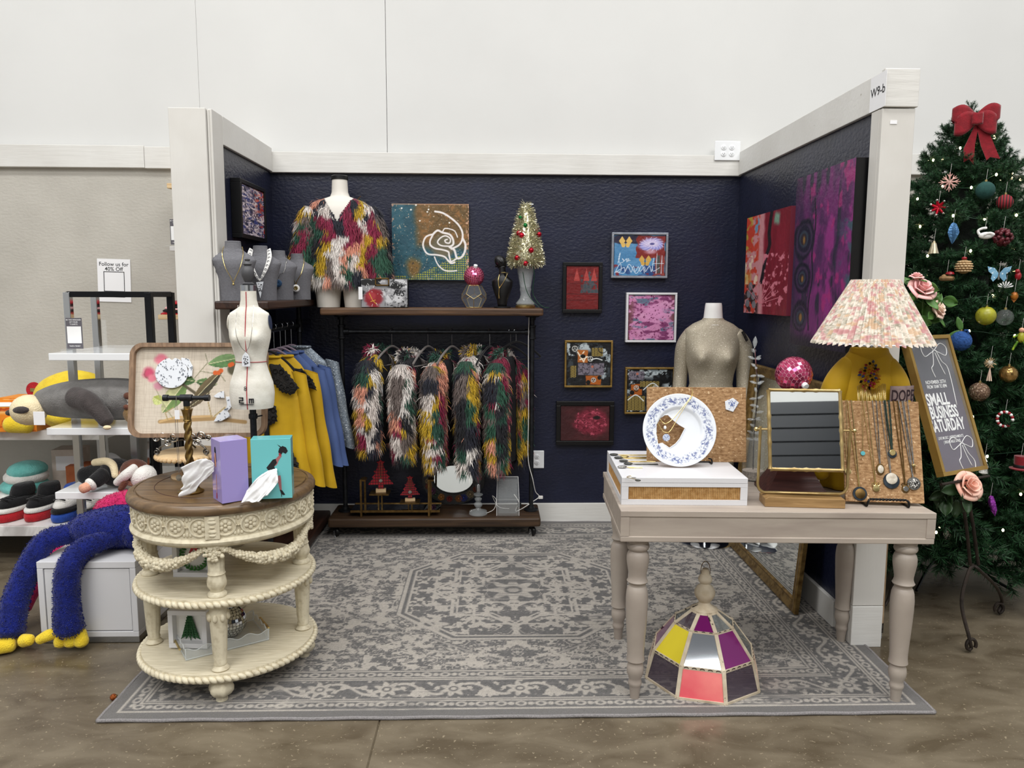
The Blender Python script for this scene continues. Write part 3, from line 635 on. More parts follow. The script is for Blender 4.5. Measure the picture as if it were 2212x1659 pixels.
t = thing('paper_bag', 'white paper bag lying behind the cartons on the lower ledge', 'bag', (-2.36, 4.80, .236)); MB().grid(lambda u, v: (-.12 + .24 * u, .03 * math.sin(5 * u), .28 * v * (1 - .25 * u) + .02 * math.sin(7 * u) * v), 10, 6).build('sheet', 'paper', t, smooth=180, solid=.004)
# --- white cabinet with plush toys draped over it
cb = thing('storage_cube', 'low white storage cube on a chrome plinth with plush toys draped over', 'cabinet', (0, 0, 0))
CX0, CX1, CY0, CY1, CZ = -1.985, -1.56, 3.24, 3.72, .375
MB().box(CX0 + .002, CX1 - .002, CY0 + .005, CY1, .004, .03).build('plinth', 'steel', cb, smooth=0)
MB().box(CX0, CX1, CY0, CY1, CZ - .03, CZ).build('top', 'white_satin', cb, bevel=.002, smooth=0); MB().box(CX0, CX1, CY0, CY1, .031, .055).build('bottom', 'white_satin', cb, bevel=.002, smooth=0)
for x0, x1 in ((CX0, CX0 + .026), (CX1 - .026, CX1)): MB().box(x0, x1, CY0, CY1, .056, CZ - .031).build('side', 'white_satin', cb, bevel=.002, smooth=0)
MB().box(CX0 + .029, CX1 - .029, CY0 + .004, CY0 + .024, .059, CZ - .034).build('door', 'white_satin', cb, bevel=.002, smooth=0); MB().box(CX0 + .026, CX1 - .026, CY0 + .03, CY1, .056, CZ - .031).build('inside', 'shadow_gap', cb, smooth=0)
def fuzz(ob, n, ln, mat, seed=1):
    rnd = random.Random(seed); me = ob.data; pol = [p for p in me.polygons]; ar = np.array([p.area for p in pol]); cs = np.cumsum(ar / ar.sum()); m = MB()
    for k in range(n):
        p = pol[int(np.searchsorted(cs, rnd.random()))]; vs = [me.vertices[i].co for i in p.vertices]; a, b = rnd.random(), rnd.random(); q = (vs[0] * (1 - a) + vs[1] * a) * (1 - b) + (vs[-1] * (1 - a) + vs[-2] * a) * b
        d = (p.normal + Vector((rnd.uniform(-.8, .8), rnd.uniform(-.8, .8), rnd.uniform(-1.2, .3)))).normalized(); s = d.cross(Vector((rnd.random() - .5, rnd.random() - .5, .3))).normalized() * .0022
        m.add([q - s, q + s, q + d * ln * rnd.uniform(.6, 1.2)], [(0, 1, 2)])
    o = m.build('nap', mat, ob.parent, smooth=0); o['kind'] = 'stuff'; return o
t = thing('plush_toy', 'plain royal blue plush with yellow mitts slumped over the white cube', 'plush toy', (0, 0, 0))
b = MB().grid(lambda u, v: (lambda a, q: (-1.76 + .205 * math.cos(a) * math.sin(q) + .01, 3.45 + .13 * math.sin(a) * math.sin(q), CZ + .092 - .092 * math.cos(q) * (1 + .1 * math.cos(a))))(2 * PI * u, .02 + (PI - .04) * v), 26, 16).build('body', 'plush_blue', t, smooth=180); fuzz(b, 5000, .008, 'plush_blue', 3)
b = MB().grid(lambda u, v: (lambda a, q: (-1.60 + .105 * math.cos(a) * math.sin(q), 3.43 + .115 * math.sin(a) * math.sin(q), CZ + .082 - .082 * math.cos(q)))(2 * PI * u, .02 + (PI - .04) * v), 22, 14).build('head', 'plush_blue', t, smooth=180); fuzz(b, 2600, .008, 'plush_blue', 4)
b = limb('arm', 'plush_blue', t, [(-1.70, 3.36, CZ + .07), (-1.78, 3.26, CZ + .058), (-1.815, 3.185, CZ - .01), (-1.825, 3.17, .22), (-1.82, 3.165, .10)], [.035, .05, .052, .052, .062]); fuzz(b, 3000, .008, 'plush_blue', 5)
b = limb('leg', 'plush_blue', t, [(-1.90, 3.43, CZ + .07), (-2.0, 3.33, CZ + .055), (-2.065, 3.24, .25), (-2.08, 3.20, .14), (-2.085, 3.18, .085)], [.045, .05, .055, .058, .062]); fuzz(b, 3000, .008, 'plush_blue', 6)
for k, dx in enumerate((-.042, .0, .042)): limb('mitt_finger', 'plush_yellow', t, [(-1.82 + dx * .8, 3.183, .085), (-1.818 + dx, 3.172, .045), (-1.816 + dx, 3.17, .03)], [.026, .032, .027])
limb('mitt_thumb', 'plush_yellow', t, [(-1.865, 3.18, .085), (-1.91, 3.165, .075), (-1.95, 3.16, .055)], [.022, .026, .02])
for k, dy in enumerate((0, .055)): limb('foot_toe', 'plush_yellow', t, [(-2.06, 3.16 + dy, .04), (-2.15, 3.12 + dy, .038), (-2.25, 3.10 + dy, .032)], [.034, .034, .022])
limb('foot_toe', 'plush_yellow', t, [(-2.02, 3.17, .05), (-1.98, 3.155, .06)], [.03, .024])
t = thing('plush_toy', 'plain hot pink plush with orange feet behind the blue one', 'plush toy', (0, 0, 0))
b = MB().grid(lambda u, v: (lambda a, q: (-1.72 + .225 * math.cos(a) * math.sin(q), 3.665 + .085 * math.sin(a) * math.sin(q), CZ + .11 - .11 * math.cos(q) * (1 + .1 * math.cos(a))))(2 * PI * u, .02 + (PI - .04) * v), 26, 16).build('body', 'plush_pink', t, smooth=180); fuzz(b, 3500, .01, 'plush_pink', 8)
limb('leg', 'plush_pink', t, [(-1.93, 3.66, CZ + .07), (-2.07, 3.58, CZ - .05), (-2.13, 3.44, .2), (-2.16, 3.37, .12)], [.05, .05, .05, .06])
for dy in (0, .05): limb('foot_toe', 'plush_orange', t, [(-2.17, 3.34 + dy, .085), (-2.21, 3.29 + dy, .055), (-2.25, 3.26 + dy, .035)], [.04, .042, .028])
# ================================================================== round three-tier table
RC = Vector((-1.085, 3.03, 0)); RA = R(-78)
rt = thing('tiered_table', 'round three-tier cream carved table with a dark wood top', 'table', RC, 0)
MB().lathe([(0, .745), (.352, .745), (.357, .752), (.3575, .764), (.352, .776), (.340, .783), (.328, .784), (.3265, .780), (.322, .780), (.32, .786), (.0, .786)], 72).build('tabletop', 'table_wood', rt)
MB().torus((0, 0, .7862), .255, .0016, 72, 5).build('inlay_ring', 'mahogany', rt)
MB().lathe([(.30, .62), (.335, .622), (.348, .634), (.350, .643), (.344, .652), (.338, .655), (.338, .742), (.33, .745), (.30, .745)], 72).build('apron', 'cream_carved', rt)
# carved rosettes in rings round the apron
ros = MB(); ros.torus((0, 0, 0), .035, .0045, 22, 6, 'y', .95)
for k in range(6):
    a = 2 * PI * k / 6 + .5; ros.ell((.0155 * math.cos(a), 0, .0155 * math.sin(a)), (.009, .005, .009), 8, 5)
ros.ell((0, 0, 0), (.007, .007, .007), 8, 6)
ro = ros.build('rosette', 'cream_carved', rt); ro.hide_render = False
leaf3 = MB()
for dx, s_ in ((-.012, .8), (0, 1.1), (.012, .8)): leaf3.ell((dx, 0, .004 * s_), (.0055, .004, .010 * s_), 7, 5)
lf = leaf3.build('sprig', 'cream_carved', rt)
nR = 24
first = True
for k in range(nR):
    a = RA + PI * 2 * (k + .5) / nR
    loc = (.3385 * math.cos(a), .3385 * math.sin(a), .699)
    (setattr(ro, 'location', loc), setattr(ro, 'rotation_euler', (0, 0, a + PI / 2))) if first else dup(ro, rt, loc, (0, 0, a + PI / 2))
    a2 = RA + PI * 2 * (k + 1.0) / nR
    if (k + 1) % 6:
        l2 = (.3385 * math.cos(a2), .3385 * math.sin(a2), .667)
        (setattr(lf, 'location', l2), setattr(lf, 'rotation_euler', (0, 0, a2 + PI / 2))) if first else dup(lf, rt, l2, (0, 0, a2 + PI / 2))
        dup(lf, rt, (l2[0], l2[1], .733), (PI, 0, a2 - PI / 2))
        dup(lf, rt, (.3385 * math.cos(a2), .3385 * math.sin(a2), .70), (PI / 2, 0, a2 + PI / 2), (.5, .7, .7))
    first = False
for k in range(4):
    a = RA + k * PI / 2; o = MB().box(-.0255, .0255, -.006, .004, -.045, .043).build('apron_block', 'cream_carved', rt, bevel=.002, smooth=0); o.location = (.341 * math.cos(a), .341 * math.sin(a), .699); o.rotation_euler = (0, 0, a + PI / 2)
    m = MB()
    for z, r_ in ((.03, .008), (.018, .011), (0, .007), (-.016, .011), (-.03, .009)): m.ell((0, -.006, z), (r_ * 1.5, .004, r_ * .75), 8, 5)
    o2 = m.build('carving', 'cream_carved', o)
# tiers with rope edges
def rope(R_, z, n, r=.011):
    m = MB()
    for k in range(n):
        a = 2 * PI * k / n; d = Vector((-math.sin(a), math.cos(a), 0)); c = Vector((R_ * math.cos(a), R_ * math.sin(a), z)); o = Vector((math.cos(a), math.sin(a), 0))
        p = [c + d * (t - .5) * .030 + Vector((0, 0, .010 * (.5 - t) * 2)) + o * (.004 * math.sin(PI * t)) for t in (0, .25, .5, .75, 1)]
        m.tube(p, [r * .45, r * .9, r, r * .9, r * .45], 6)
    return m
for z in (.405, .115):
    MB().lathe([(0, z - .018), (.333, z - .018), (.336, z), (.334, z + .018), (.0, z + .018)], 72).build('tier', 'cream_oak', rt)
    rp = rope(.338, z, 84).build('rope_edge', 'cream_carved', rt, smooth=180); rp['kind'] = 'stuff'
# columns, bun feet, swags
def flute(t, z, r): return r * (1 - .17 * (.5 + .5 * math.cos(11 * t)) ** 2)
def col_prof(z0, h, up): 
    return [(.026, 0), (.034, .0), (.036, .008), (.030, .014), (.024, .018), (.026, .026), (.034, .04), (.036, .055), (.031, .075), (.030, .082), (.033, .086), (.030, .09), (.029, .10), (.031, h - .03), (.033, h - .012), (.036, h)] if up else [(.030, 0), (.033, .004), (.027, .012), (.022, .018), (.025, .026), (.022, .034), (.026, .06), (.033, h - .05), (.035, h - .03), (.031, h - .02), (.034, h - .008), (.034, h)]
for k in range(4):
    a = RA + k * PI / 2; cx, cy = .292 * math.cos(a), .292 * math.sin(a)
    o = MB().lathe([(r, .424 + z) for r, z in col_prof(0, .20, True)], 36, (0, 0, 0), lambda t, z, r: flute(t, z, r) if z > .515 else r * (1 + (.05 * math.cos(8 * t) if .455 < z < .505 else 0))).build('upper_column', 'cream_carved', rt, smooth=60); o.location = (cx, cy, 0)
    o = MB().lathe([(r, .134 + z) for r, z in col_prof(0, .253, False)], 36, (0, 0, 0), lambda t, z, r: flute(t, z, r) if .18 < z < .33 else r).build('lower_column', 'cream_carved', rt, smooth=60); o.location = (cx, cy, 0)
    m = MB()
    for q in range(8):
        b = 2 * PI * q / 8; m.ell((.035 * math.cos(b), .035 * math.sin(b), .345), (.010, .010, .016), 7, 5)
    m2 = m.build('capital_leaf', 'cream_carved', o, smooth=180)
    o = MB().lathe([(.014, .012), (.022, .012), (.021, .03), (.034, .036), (.044, .052), (.045, .064), (.038, .082), (.03, .09), (.036, .095), (.036, .098)], 30, (0, 0, 0), lambda t, z, r: r * (1 + (.07 * math.cos(6 * t) if .035 < z < .085 else 0))).build('bun_foot', 'cream_carved', rt, smooth=70); o.location = (cx, cy, 0)
    # swag of carved flowers hanging between columns, with a bow knot over each column
    m = MB(); rnd = random.Random(k)
    for i in range(41):
        t = i / 40; b = a + .10 + (PI / 2 - .2) * t; z = .618 - .078 * math.sin(PI * t) ** .8; rr = .010 + .013 * math.sin(PI * t)
        m.ell((.325 * math.cos(b), .325 * math.sin(b), z), rr * .92, 8, 6)
        for j in range(9):
            q = rnd.uniform(0, 2 * PI); rad = .325 + rr * .8 * math.cos(q); e = rr * rnd.uniform(.26, .40); m.ell((rad * math.cos(b), rad * math.sin(b), z + rr * .8 * math.sin(q)), (e * 1.3, e, e * 1.2), 6, 4)
    o = m.build('swag', 'cream_carved', rt, smooth=180); o['kind'] = 'stuff'
    m = MB()
    for i in range(60):
        q = rnd.uniform(0, 2 * PI); sq = rnd.random() ** .5; b = a + .105 * sq * math.cos(q); z = .598 + .03 * sq * math.sin(q); m.ell((.330 * math.cos(b) + rnd.uniform(-.008, .008), .330 * math.sin(b), z), rnd.uniform(.007, .010), 6, 4)
    o = m.build('swag_knot', 'cream_carved', rt, smooth=180); o['kind'] = 'stuff'
TT = .7862
# --- framed wreath and tree, standing on the tiers
def shadow_box(label, c, rz, wd, art):
    t = thing('shadow_box', label, 'picture frame', c, rz, 'white shadow boxes on the tiers'); b = .019
    for nm, a in (('frame_rail', (-wd / 2, wd / 2, 0, b)), ('frame_rail', (-wd / 2, wd / 2, wd - b, wd)), ('frame_stile', (-wd / 2, -wd / 2 + b, b, wd - b)), ('frame_stile', (wd / 2 - b, wd / 2, b, wd - b))):
        MB().box(a[0], a[1], -.03, .012, a[2], a[3]).build(nm, 'white_satin', t, bevel=.0015, smooth=0)
    MB().box(-wd / 2 + b, wd / 2 - b, .004, .010, b, wd - b).build('mat_board', 'white_matt', t, smooth=0); art(t, wd); return t
M_('art_green', '#4c8a3d', '#2f6a2c', rough=.6, scale=40); M_('art_red', '#a52a33', rough=.6); M_('art_dark', '#2f5a33', '#1f4a28', rough=.6, scale=40)
def wreath(t, wd):
    m = MB()
    for k in range(46):
        a = 2 * PI * k / 46; rr = .047 + (.009 if k % 2 else -.007); q = a + 1.0 + (.5 if k % 2 else -.5); c = Vector((rr * math.cos(a), -.002, wd / 2 + rr * math.sin(a)))
        m.tube([c, c + Vector((.009 * math.cos(q), -.003, .009 * math.sin(q))), c + Vector((.017 * math.cos(q), 0, .017 * math.sin(q)))], [.001, .005, .0008], 5)
    m.build('wreath', 'art_green', t)
    MB().prism([(0, .125), (-.03, .142), (-.028, .118), (-.008, .12), (-.022, .088), (-.006, .1), (0, .112), (.012, .084), (.02, .098), (.008, .12), (.03, .116), (.032, .142)], -.008, -.003).build('bow', 'art_red', t, smooth=0)
def firtree(t, wd):
    m = MB(); rnd = random.Random(5)
    for i in range(9):
        z = .125 - .011 * i; hw = .006 + .0042 * i
        for j in range(5):
            x = hw * (j / 2 - 1); m.tube([(x * .3, -.002, z + .008), (x * .7, -.007, z + .003), (x, -.004, z - .010)], [.0025, .006, .001], 5)
    m.tube([(0, -.001, .128), (0, -.003, .022)], .002, 5); m.build('fir_tree', 'art_dark', t)
shadow_box('white shadow box with a green wreath and red bow on the middle tier', RC + Vector((-.10, -.075, .4235)), R(-2), .155, wreath)
# acrylic tray with brass handles on the lower tier
t = thing('acrylic_tray', 'clear acrylic tray with scalloped sides and brass handles on the lowest tier', 'tray', RC + Vector((-.02, -.045, .1335)), R(33))
tw, td = .16, .112
MB().box(-tw, tw, -td, td, .001, .005).build('bottom', 'tray_acrylic', t, smooth=0)
def scallop(n, L): return [(-L, .0055)] + [(-L + 2 * L * k / n, .042 + .007 * math.cos(4 * PI * k / n * 2)) for k in range(n + 1)] + [(L, .0055)]
for nm, y in (('long_side', -td), ('long_side', td - .004)): o = MB().prism(scallop(40, tw), y, y + .004).build(nm, 'tray_acrylic', t, smooth=0); MB().tube([(x, y + .002, z) for x, z in scallop(40, tw)], .0016, 5, closed=True).build('edge_highlight', 'edge_light', o)  # pale rim tubes added as painted highlights so the clear edges show
for x in (-tw + .004, tw):
    o = MB().prism(scallop(24, td - .005), 0, .004).build('short_side', 'tray_acrylic', t, smooth=0); MB().tube([(q, .002, z) for q, z in scallop(24, td - .005)], .0016, 5, closed=True).build('edge_highlight', 'edge_light', o); o.rotation_euler = (0, 0, PI / 2); o.location = (x, 0, 0)
    sx = 1 if x > 0 else -1
    MB().cyl((x + sx * .014, -.06, .03), (x + sx * .014, .06, .03), .0045, n=10).build('handle', 'gold', t)
shadow_box('white shadow box with a green fir tree on the lowest tier', RC + Vector((-.12, -.10, .1395)), R(-4), .155, firtree)
def disco(name, label, c, r, mt, grout, cap=True, stem=False, rx=0, group='disco balls'):
    t = thing(name, label, 'disco ball', c, 0, group); MB().ell((0, 0, 0), r * .985, 24, 16).build('core', grout, t)
    m = MB(); nv = 15
    for i in range(1, nv):
        th = PI * i / nv; n = max(4, int(2 * nv * math.sin(th)))
        for k in range(n):
            ph = 2 * PI * k / n; o = Vector((math.sin(th) * math.cos(ph), math.sin(th) * math.sin(ph), math.cos(th))); e1 = Vector((-math.sin(ph), math.cos(ph), 0)); e2 = o.cross(e1); rnd = random.Random(i * 99 + k); o2 = (o + e1 * rnd.uniform(-.05, .05) + e2 * rnd.uniform(-.05, .05)).normalized()
            s = r * PI / nv * .44; c0 = o * r * 1.0; e1 = (e1 - o2 * e1.dot(o2)).normalized(); e2 = o2.cross(e1)
            m.add([c0 - e1 * s - e2 * s, c0 + e1 * s - e2 * s, c0 + e1 * s + e2 * s, c0 - e1 * s + e2 * s], [(0, 1, 2, 3)])
    o = m.build('mirror_tile', mt, t, smooth=0); o['kind'] = 'stuff'
    if cap: MB().lathe([(0, 0), (.012, 0), (.013, .004), (.012, .016), (0, .017)], 16, (0, 0, r * .98)).build('cap', 'white_gloss', t)
    t.rotation_euler = (rx, 0, .3); return t
disco('disco_ball', 'silver mirrored disco ball in the acrylic tray on the lowest tier', RC + Vector((.01, -.02, .1395 + .064)), .063, 'disco_silver', 'pewter')
# --- on the top: brass T-bar jewellery stand
c = A(412, 1055, Y=2.86); t = thing('jewelry_stand', 'brass twisted-column jewelry stand with a black T-bar on the round table', 'jewelry stand', (c.x, 2.86, TT))
MB().lathe([(0, 0), (.046, 0), (.048, .006), (.036, .012), (.03, .022), (.034, .028), (.024, .036), (.02, .055), (.026, .075), (.029, .085), (.02, .09), (.023, .097), (.016, .1)], 24, fn=lambda a, z, r: r * (1 + (.06 * math.cos(10 * a) if .03 < z < .09 else 0))).build('foot', 'brass', t, smooth=60)
MB().lathe([(.0125, .1 + .175 * i / 44) for i in range(45)], 20, fn=lambda a, z, r: r * (1 + .22 * math.cos(3 * (a - z * 55)))).build('twisted_column', 'brass', t, smooth=180)
MB().lathe([(.012, .274), (.016, .278), (.013, .285), (.018, .31), (.022, .322), (.012, .324), (.010, .34)], 20).build('capital', 'brass', t)
m = MB().lathe([(.012, 0), (.012, .022)], 14, (0, 0, .333)); m.build('pipe_riser', 'pipe', t)
MB().tube([(-.075, .0, .364), (.075, -.0, .364)], .0085, 12).build('cross_bar', 'pipe', t); MB().tube([(-.022, 0, .364), (.022, 0, .364)], .0135, 12).build('tee', 'pipe', t)
for s in (-1, 1): MB().tube([(s * .068, 0, .364), (s * .086, 0, .364)], .0125, 10).build('end_cap', 'pipe', t)
# necklaces hanging on it
t2 = thing('necklace', 'thin silver chain with a round pendant hung on the T-bar', 'necklace', (c.x - .036, 2.86, TT))
MB().tube(spline([(.002, -.0105, .372), (-.004, -.012, .30), (-.002, -.013, .12), (0, -.013, .075)], 6) , .0009, 5).build('chain', 'silver', t2); MB().tube([(0.004, -.011, .372), (.004, -.013, .25), (.002, -.014, .08)], .0009, 5).build('chain', 'silver', t2)
o = MB().lathe([(0, 0), (.012, 0), (.012, .003), (0, .003)], 20).build('pendant', 'silver', t2); o.location = (0, -.012, .06); o.rotation_euler = (PI / 2, 0, 0); MB().box(-.004, .014, -.016, -.0155, .285, .32).build('price_tag', 'paper', t2, smooth=0)
# --- beaded wooden cake stand and ornate metal easel with the big tray
c = A(412, 990, Y=3.13); cs = thing('cake_stand', 'round pale wooden cake stand edged with beads on the round table', 'cake stand', (c.x, 3.12, TT))
MB().lathe([(0, 0), (.075, 0), (.075, .008), (.03, .014), (.022, .03), (.022, .07), (.03, .085), (.03, .09)], 28).build('pedestal', 'raw_wood', cs); MB().lathe([(0, .09), (.125, .09), (.127, .096), (.122, .104), (0, .104)], 40).build('plate', 'raw_wood', cs)
bd = MB().ell((0, 0, 0), .0105, 10, 7).build('bead', 'raw_wood', cs, smooth=180); bd.location = (.126, 0, .0905)
for k in range(1, 38): a = 2 * PI * k / 38; dup(bd, cs, (.126 * math.cos(a), .126 * math.sin(a), .0905))
es = thing('ornate_easel', 'ornate silver scrollwork easel on the cake stand holding the tray', 'easel', (c.x, 3.10, TT + .1045))
def scroll(c, r, a0, turns, sgn=1, n=26): return [(c[0] + r * (1 - .8 * k / n) * math.cos(a0 + sgn * turns * 2 * PI * k / n), c[1], c[2] + r * (1 - .8 * k / n) * math.sin(a0 + sgn * turns * 2 * PI * k / n)) for k in range(n + 1)]
for s in (-1, 1):
    MB().tube([(s * .10, -.055, .003), (s * .09, -.05, .03), (s * .05, -.04, .055), (0, -.035, .06)], .004, 7).build('front_leg', 'pewter', es); MB().tube(scroll((s * .10, -.058, .014), .014, PI / 2, 1.3, s), .003, 6).build('foot_scroll', 'pewter', es)
    for cx, cz, r in ((.035, .072, .02), (.075, .078, .018), (.105, .068, .013), (.06, .05, .014)): MB().tube(scroll((s * cx, -.048, cz), r, 0, 1.5, s), [.0035 - .002 * k / 26 for k in range(27)], 6).build('scroll', 'silver', es)
MB().tube([(-.11, -.03, .064), (.11, -.03, .064)], .004, 7).build('ledge', 'pewter', es); MB().tube([(0, -.02, .06), (0, .085, .003)], .004, 7).build('rear_leg', 'pewter', es)
for s in (-1, 1): MB().tube([(s * .04, -.03, .064), (s * .04, -.058, .066), (s * .04, -.06, .082)], .0032, 6).build('hook', 'pewter', es)
# tray with a painted bird, leaning back
tr = thing('serving_tray', 'wide wooden tray painted with a bird, leaves and berries leaning on an easel', 'tray', A(428, 940, Y=3.07)); tr.rotation_euler = (R(-11), 0, R(2)); tr.location.y = 3.065; tr.location.z = TT + .1045 + .069
TW, TH = .545, .385
def rrect(w_, h_, r, n=6, z0=0): return [(cx + r * math.cos(a0 + PI / 2 * k / n), z0 + cz + r * math.sin(a0 + PI / 2 * k / n)) for cx, cz, a0 in ((w_ / 2 - r, h_ - r, 0), (-w_ / 2 + r, h_ - r, PI / 2), (-w_ / 2 + r, r, PI), (w_ / 2 - r, r, 1.5 * PI)) for k in range(n + 1)]
o_, i_ = rrect(TW, TH, .05), rrect(TW - .034, TH - .034, .036, z0=.017)
n = len(o_); MB().loft([[(x, -.014, z) for x, z in o_], [(x, .022, z) for x, z in o_], [(x, .022, z) for x, z in i_], [(x, -.014, z) for x, z in i_], [(x, -.014, z) for x, z in o_]], cap=False).build('rim', 'tray_wood', tr, smooth=50)
P = Paint(190, 130, '#d3c8b8'); U, V = P.U, P.V
P.mix(.5 * sst(.5, .75, vn(U * 260, V * 8, 3)) + .4 * sst(.5, .8, vn(U * 8, V * 200, 4)), '#bfb2a1')
asp = TW / TH
def leaf(P, x, y, ang, L, wd, c1, c2):
    ca, sa = math.cos(ang), math.sin(ang); dx, dy = (P.U - x) * asp, P.V - y; a = (dx * ca + dy * sa) / L; b = (-dx * sa + dy * ca) / wd
    w_ = np.sin(np.clip(a, 0, 1) * PI) ** .8; inside = (a > 0) & (a < 1) & (np.abs(b) < w_)
    col = np.where((b > 0)[..., None], hexc(c1), hexc(c2)) * (.85 + .25 * vn(a * 14, b * 3, 8)[..., None]); P.C = np.where(inside[..., None], col, P.C); P.mix(inside * (1 - sst(.02, .07, np.abs(b))), '#d9d2a8')
leaf(P, .40, .62, R(55) + PI, .46, .10, '#6f8a4f', '#b8b98a'); leaf(P, .47, .60, R(170), .22, .06, '#4b6a3e', '#5d7a4a'); leaf(P, .47, .60, R(-8), .24, .055, '#5d7a4a', '#3f5c35'); leaf(P, .56, .80, R(12), .38, .075, '#7fa06b', '#5d8350'); leaf(P, .12, .62, R(110), .14, .05, '#3f5c35', '#5d7a4a'); leaf(P, .14, .42, R(-30), .13, .06, '#a9b25a', '#c8cf86')
P.line([(.32, .62), (.45, .48), (.52, .40)], .013, '#4d4436', asp); P.line([(.34, .60), (.50, .44)], .012, '#5b5340', asp)                    # tail
leaf(P, .44, .36, R(48), .50, .06, '#6a5c41', '#3f3a2c'); P.disc(.77, .74, .055, .07, '#54503c', .2); P.line([(.80, .77), (.88, .86)], .008, '#3a352a', asp)
leaf(P, .40, .28, R(38), .34, .04, '#4a3f2f', '#5f523d')
P.line([(.20, .14), (.45, .16), (.62, .17), (.86, .13)], .022, '#a5865a', asp); P.line([(.20, .14), (.32, .19), (.60, .20)], .012, '#c9a774', asp); P.line([(.26, .16), (.24, .24), (.30, .30)], .006, '#a89468', asp)
P.line([(.57, .36), (.60, .18)], .006, '#a89468', asp); P.line([(.70, .30), (.62, .20)], .007, '#a89468', asp)
P.line([(.46, .64), (.56, .82), (.54, .92)], .005, '#8d8a70', asp); P.line([(.5, .72), (.66, .68), (.7, .6)], .005, '#8d8a70', asp); P.line([(.16, .52), (.24, .3), (.30, .18)], .005, '#9a9878', asp)
for x, y in ((.645, .70), (.665, .725), (.62, .70), (.735, .79), (.75, .80)): P.disc(x, y, .018, .026, '#d2602a', .2)
for x, y, s_, cc in ((.20, .86, .05, '#d9788a'), (.23, .83, .03, '#e0a03a'), (.10, .70, .055, '#c44a6a'), (.13, .64, .04, '#d9788a'), (.18, .55, .04, '#c98a9a')): P.disc(x, y, s_ * .8, s_ * 1.1, cc, .5, 1.3, int(x * 100))
m = MB(); canvas_grid(m, P, TW - .03, TH - .03, .008); o = m.build('painted_linen', 'vmatt', tr, smooth=0); o.location = (0, 0, TH / 2)
MB().prism(rrect(TW - .03, TH - .03, .038, z0=.015), .0085, .018).build('back_board', 'tray_wood', tr, smooth=0)
# pieces of printed china pinned to the tray
def china_piece(label, px, py, poly, par_c, dark='#5d6470', s=1.0):
    t = thing('china_piece', label, 'china piece', par_c, 0, 'broken china pieces on the tray'); t.rotation_euler = tr.rotation_euler
    xs = [p[0] for p in poly]; zs = [p[1] for p in poly]; w_, h_ = max(xs) - min(xs), max(zs) - min(zs); rnd = random.Random(len(label))
    MB().prism(poly, -.005, .001).build('shard', 'china', t, bevel=.0012, smooth=0)
    m = MB(); rnd = random.Random(3)
    for k in range(int(900 * w_ * h_ * 60 / 4)):
        x, z = rnd.uniform(min(xs), max(xs)), rnd.uniform(min(zs), max(zs)); ins = False; j = len(poly) - 1
        for i in range(len(poly)):
            if (poly[i][1] > z) != (poly[j][1] > z) and x < (poly[j][0] - poly[i][0]) * (z - poly[i][1]) / (poly[j][1] - poly[i][1]) + poly[i][0]: ins = not ins
            j = i
        if not ins or vn(x * 90, z * 90, 5) < .42: continue
        r = rnd.uniform(.0012, .0036); a = rnd.uniform(0, PI); m.add([(x + r * 1.4 * math.cos(a), -.0064, z + r * 1.4 * math.sin(a)), (x - r * .6 * math.sin(a), -.0064, z + r * .6 * math.cos(a)), (x - r * 1.4 * math.cos(a), -.0064, z - r * 1.4 * math.sin(a)), (x + r * .6 * math.sin(a), -.0064, z - r * .6 * math.cos(a))], [(0, 1, 2, 3)])
    if m.v:
        o = m.build('printed_sprig', M_('china_ink' + str(len(MATS)), dark, rough=.3), t, smooth=0); o['kind'] = 'stuff'
    return t
def on_tray(px, py):      # point on the tray's front
    R3 = tr.rotation_euler.to_matrix(); n = R3 @ Vector((0, -1, 0)); p0 = Vector(tr.location) + n * .002 + n * -.008; d = ray(px, py); o = Vector((0, 0, H_CAM)); t = (p0 - o).dot(n) / d.dot(n); return o + d * t + n * .003
circ = lambda r, n, a0=0, a1=2 * PI, cx=0, cz=0: [(cx + r * math.cos(a0 + (a1 - a0) * k / n), cz + r * math.sin(a0 + (a1 - a0) * k / n)) for k in range(n)]
china_piece('large apple-shaped piece of floral china on the tray', 0, 0, [(x * 1.05, z) for x, z in circ(.062, 26, R(100), R(400))] + [(.03, .055), (.012, .062), (.0, .052)], on_tray(372, 806))
china_piece('curved handle-shaped piece of floral china on the tray', 0, 0, [(-.012, .032), (-.01, .046), (.02, .04), (.036, .01), (.034, -.03), (.02, -.034), (.016, -.026), (.02, .0), (.006, .018), (-.01, .016)], on_tray(398, 797))
china_piece('small fan-shaped shard of floral china near the dress form', 0, 0, [(-.022, -.006), (-.004, .008), (.02, .016), (.022, -.014), (-.012, -.012)], on_tray(474, 853))
china_piece('narrow bell-shaped shard of floral china on the tray', 0, 0, [(-.016, .03), (.016, .03), (.02, .008), (.0, -.022), (-.014, -.034), (-.01, 0)], on_tray(497, 873))
china_piece('lowest triangular shard of floral china on the tray', 0, 0, [(.016, .03), (.036, -.002), (.0, -.022), (-.032, -.024), (-.018, .0)], on_tray(480, 898))
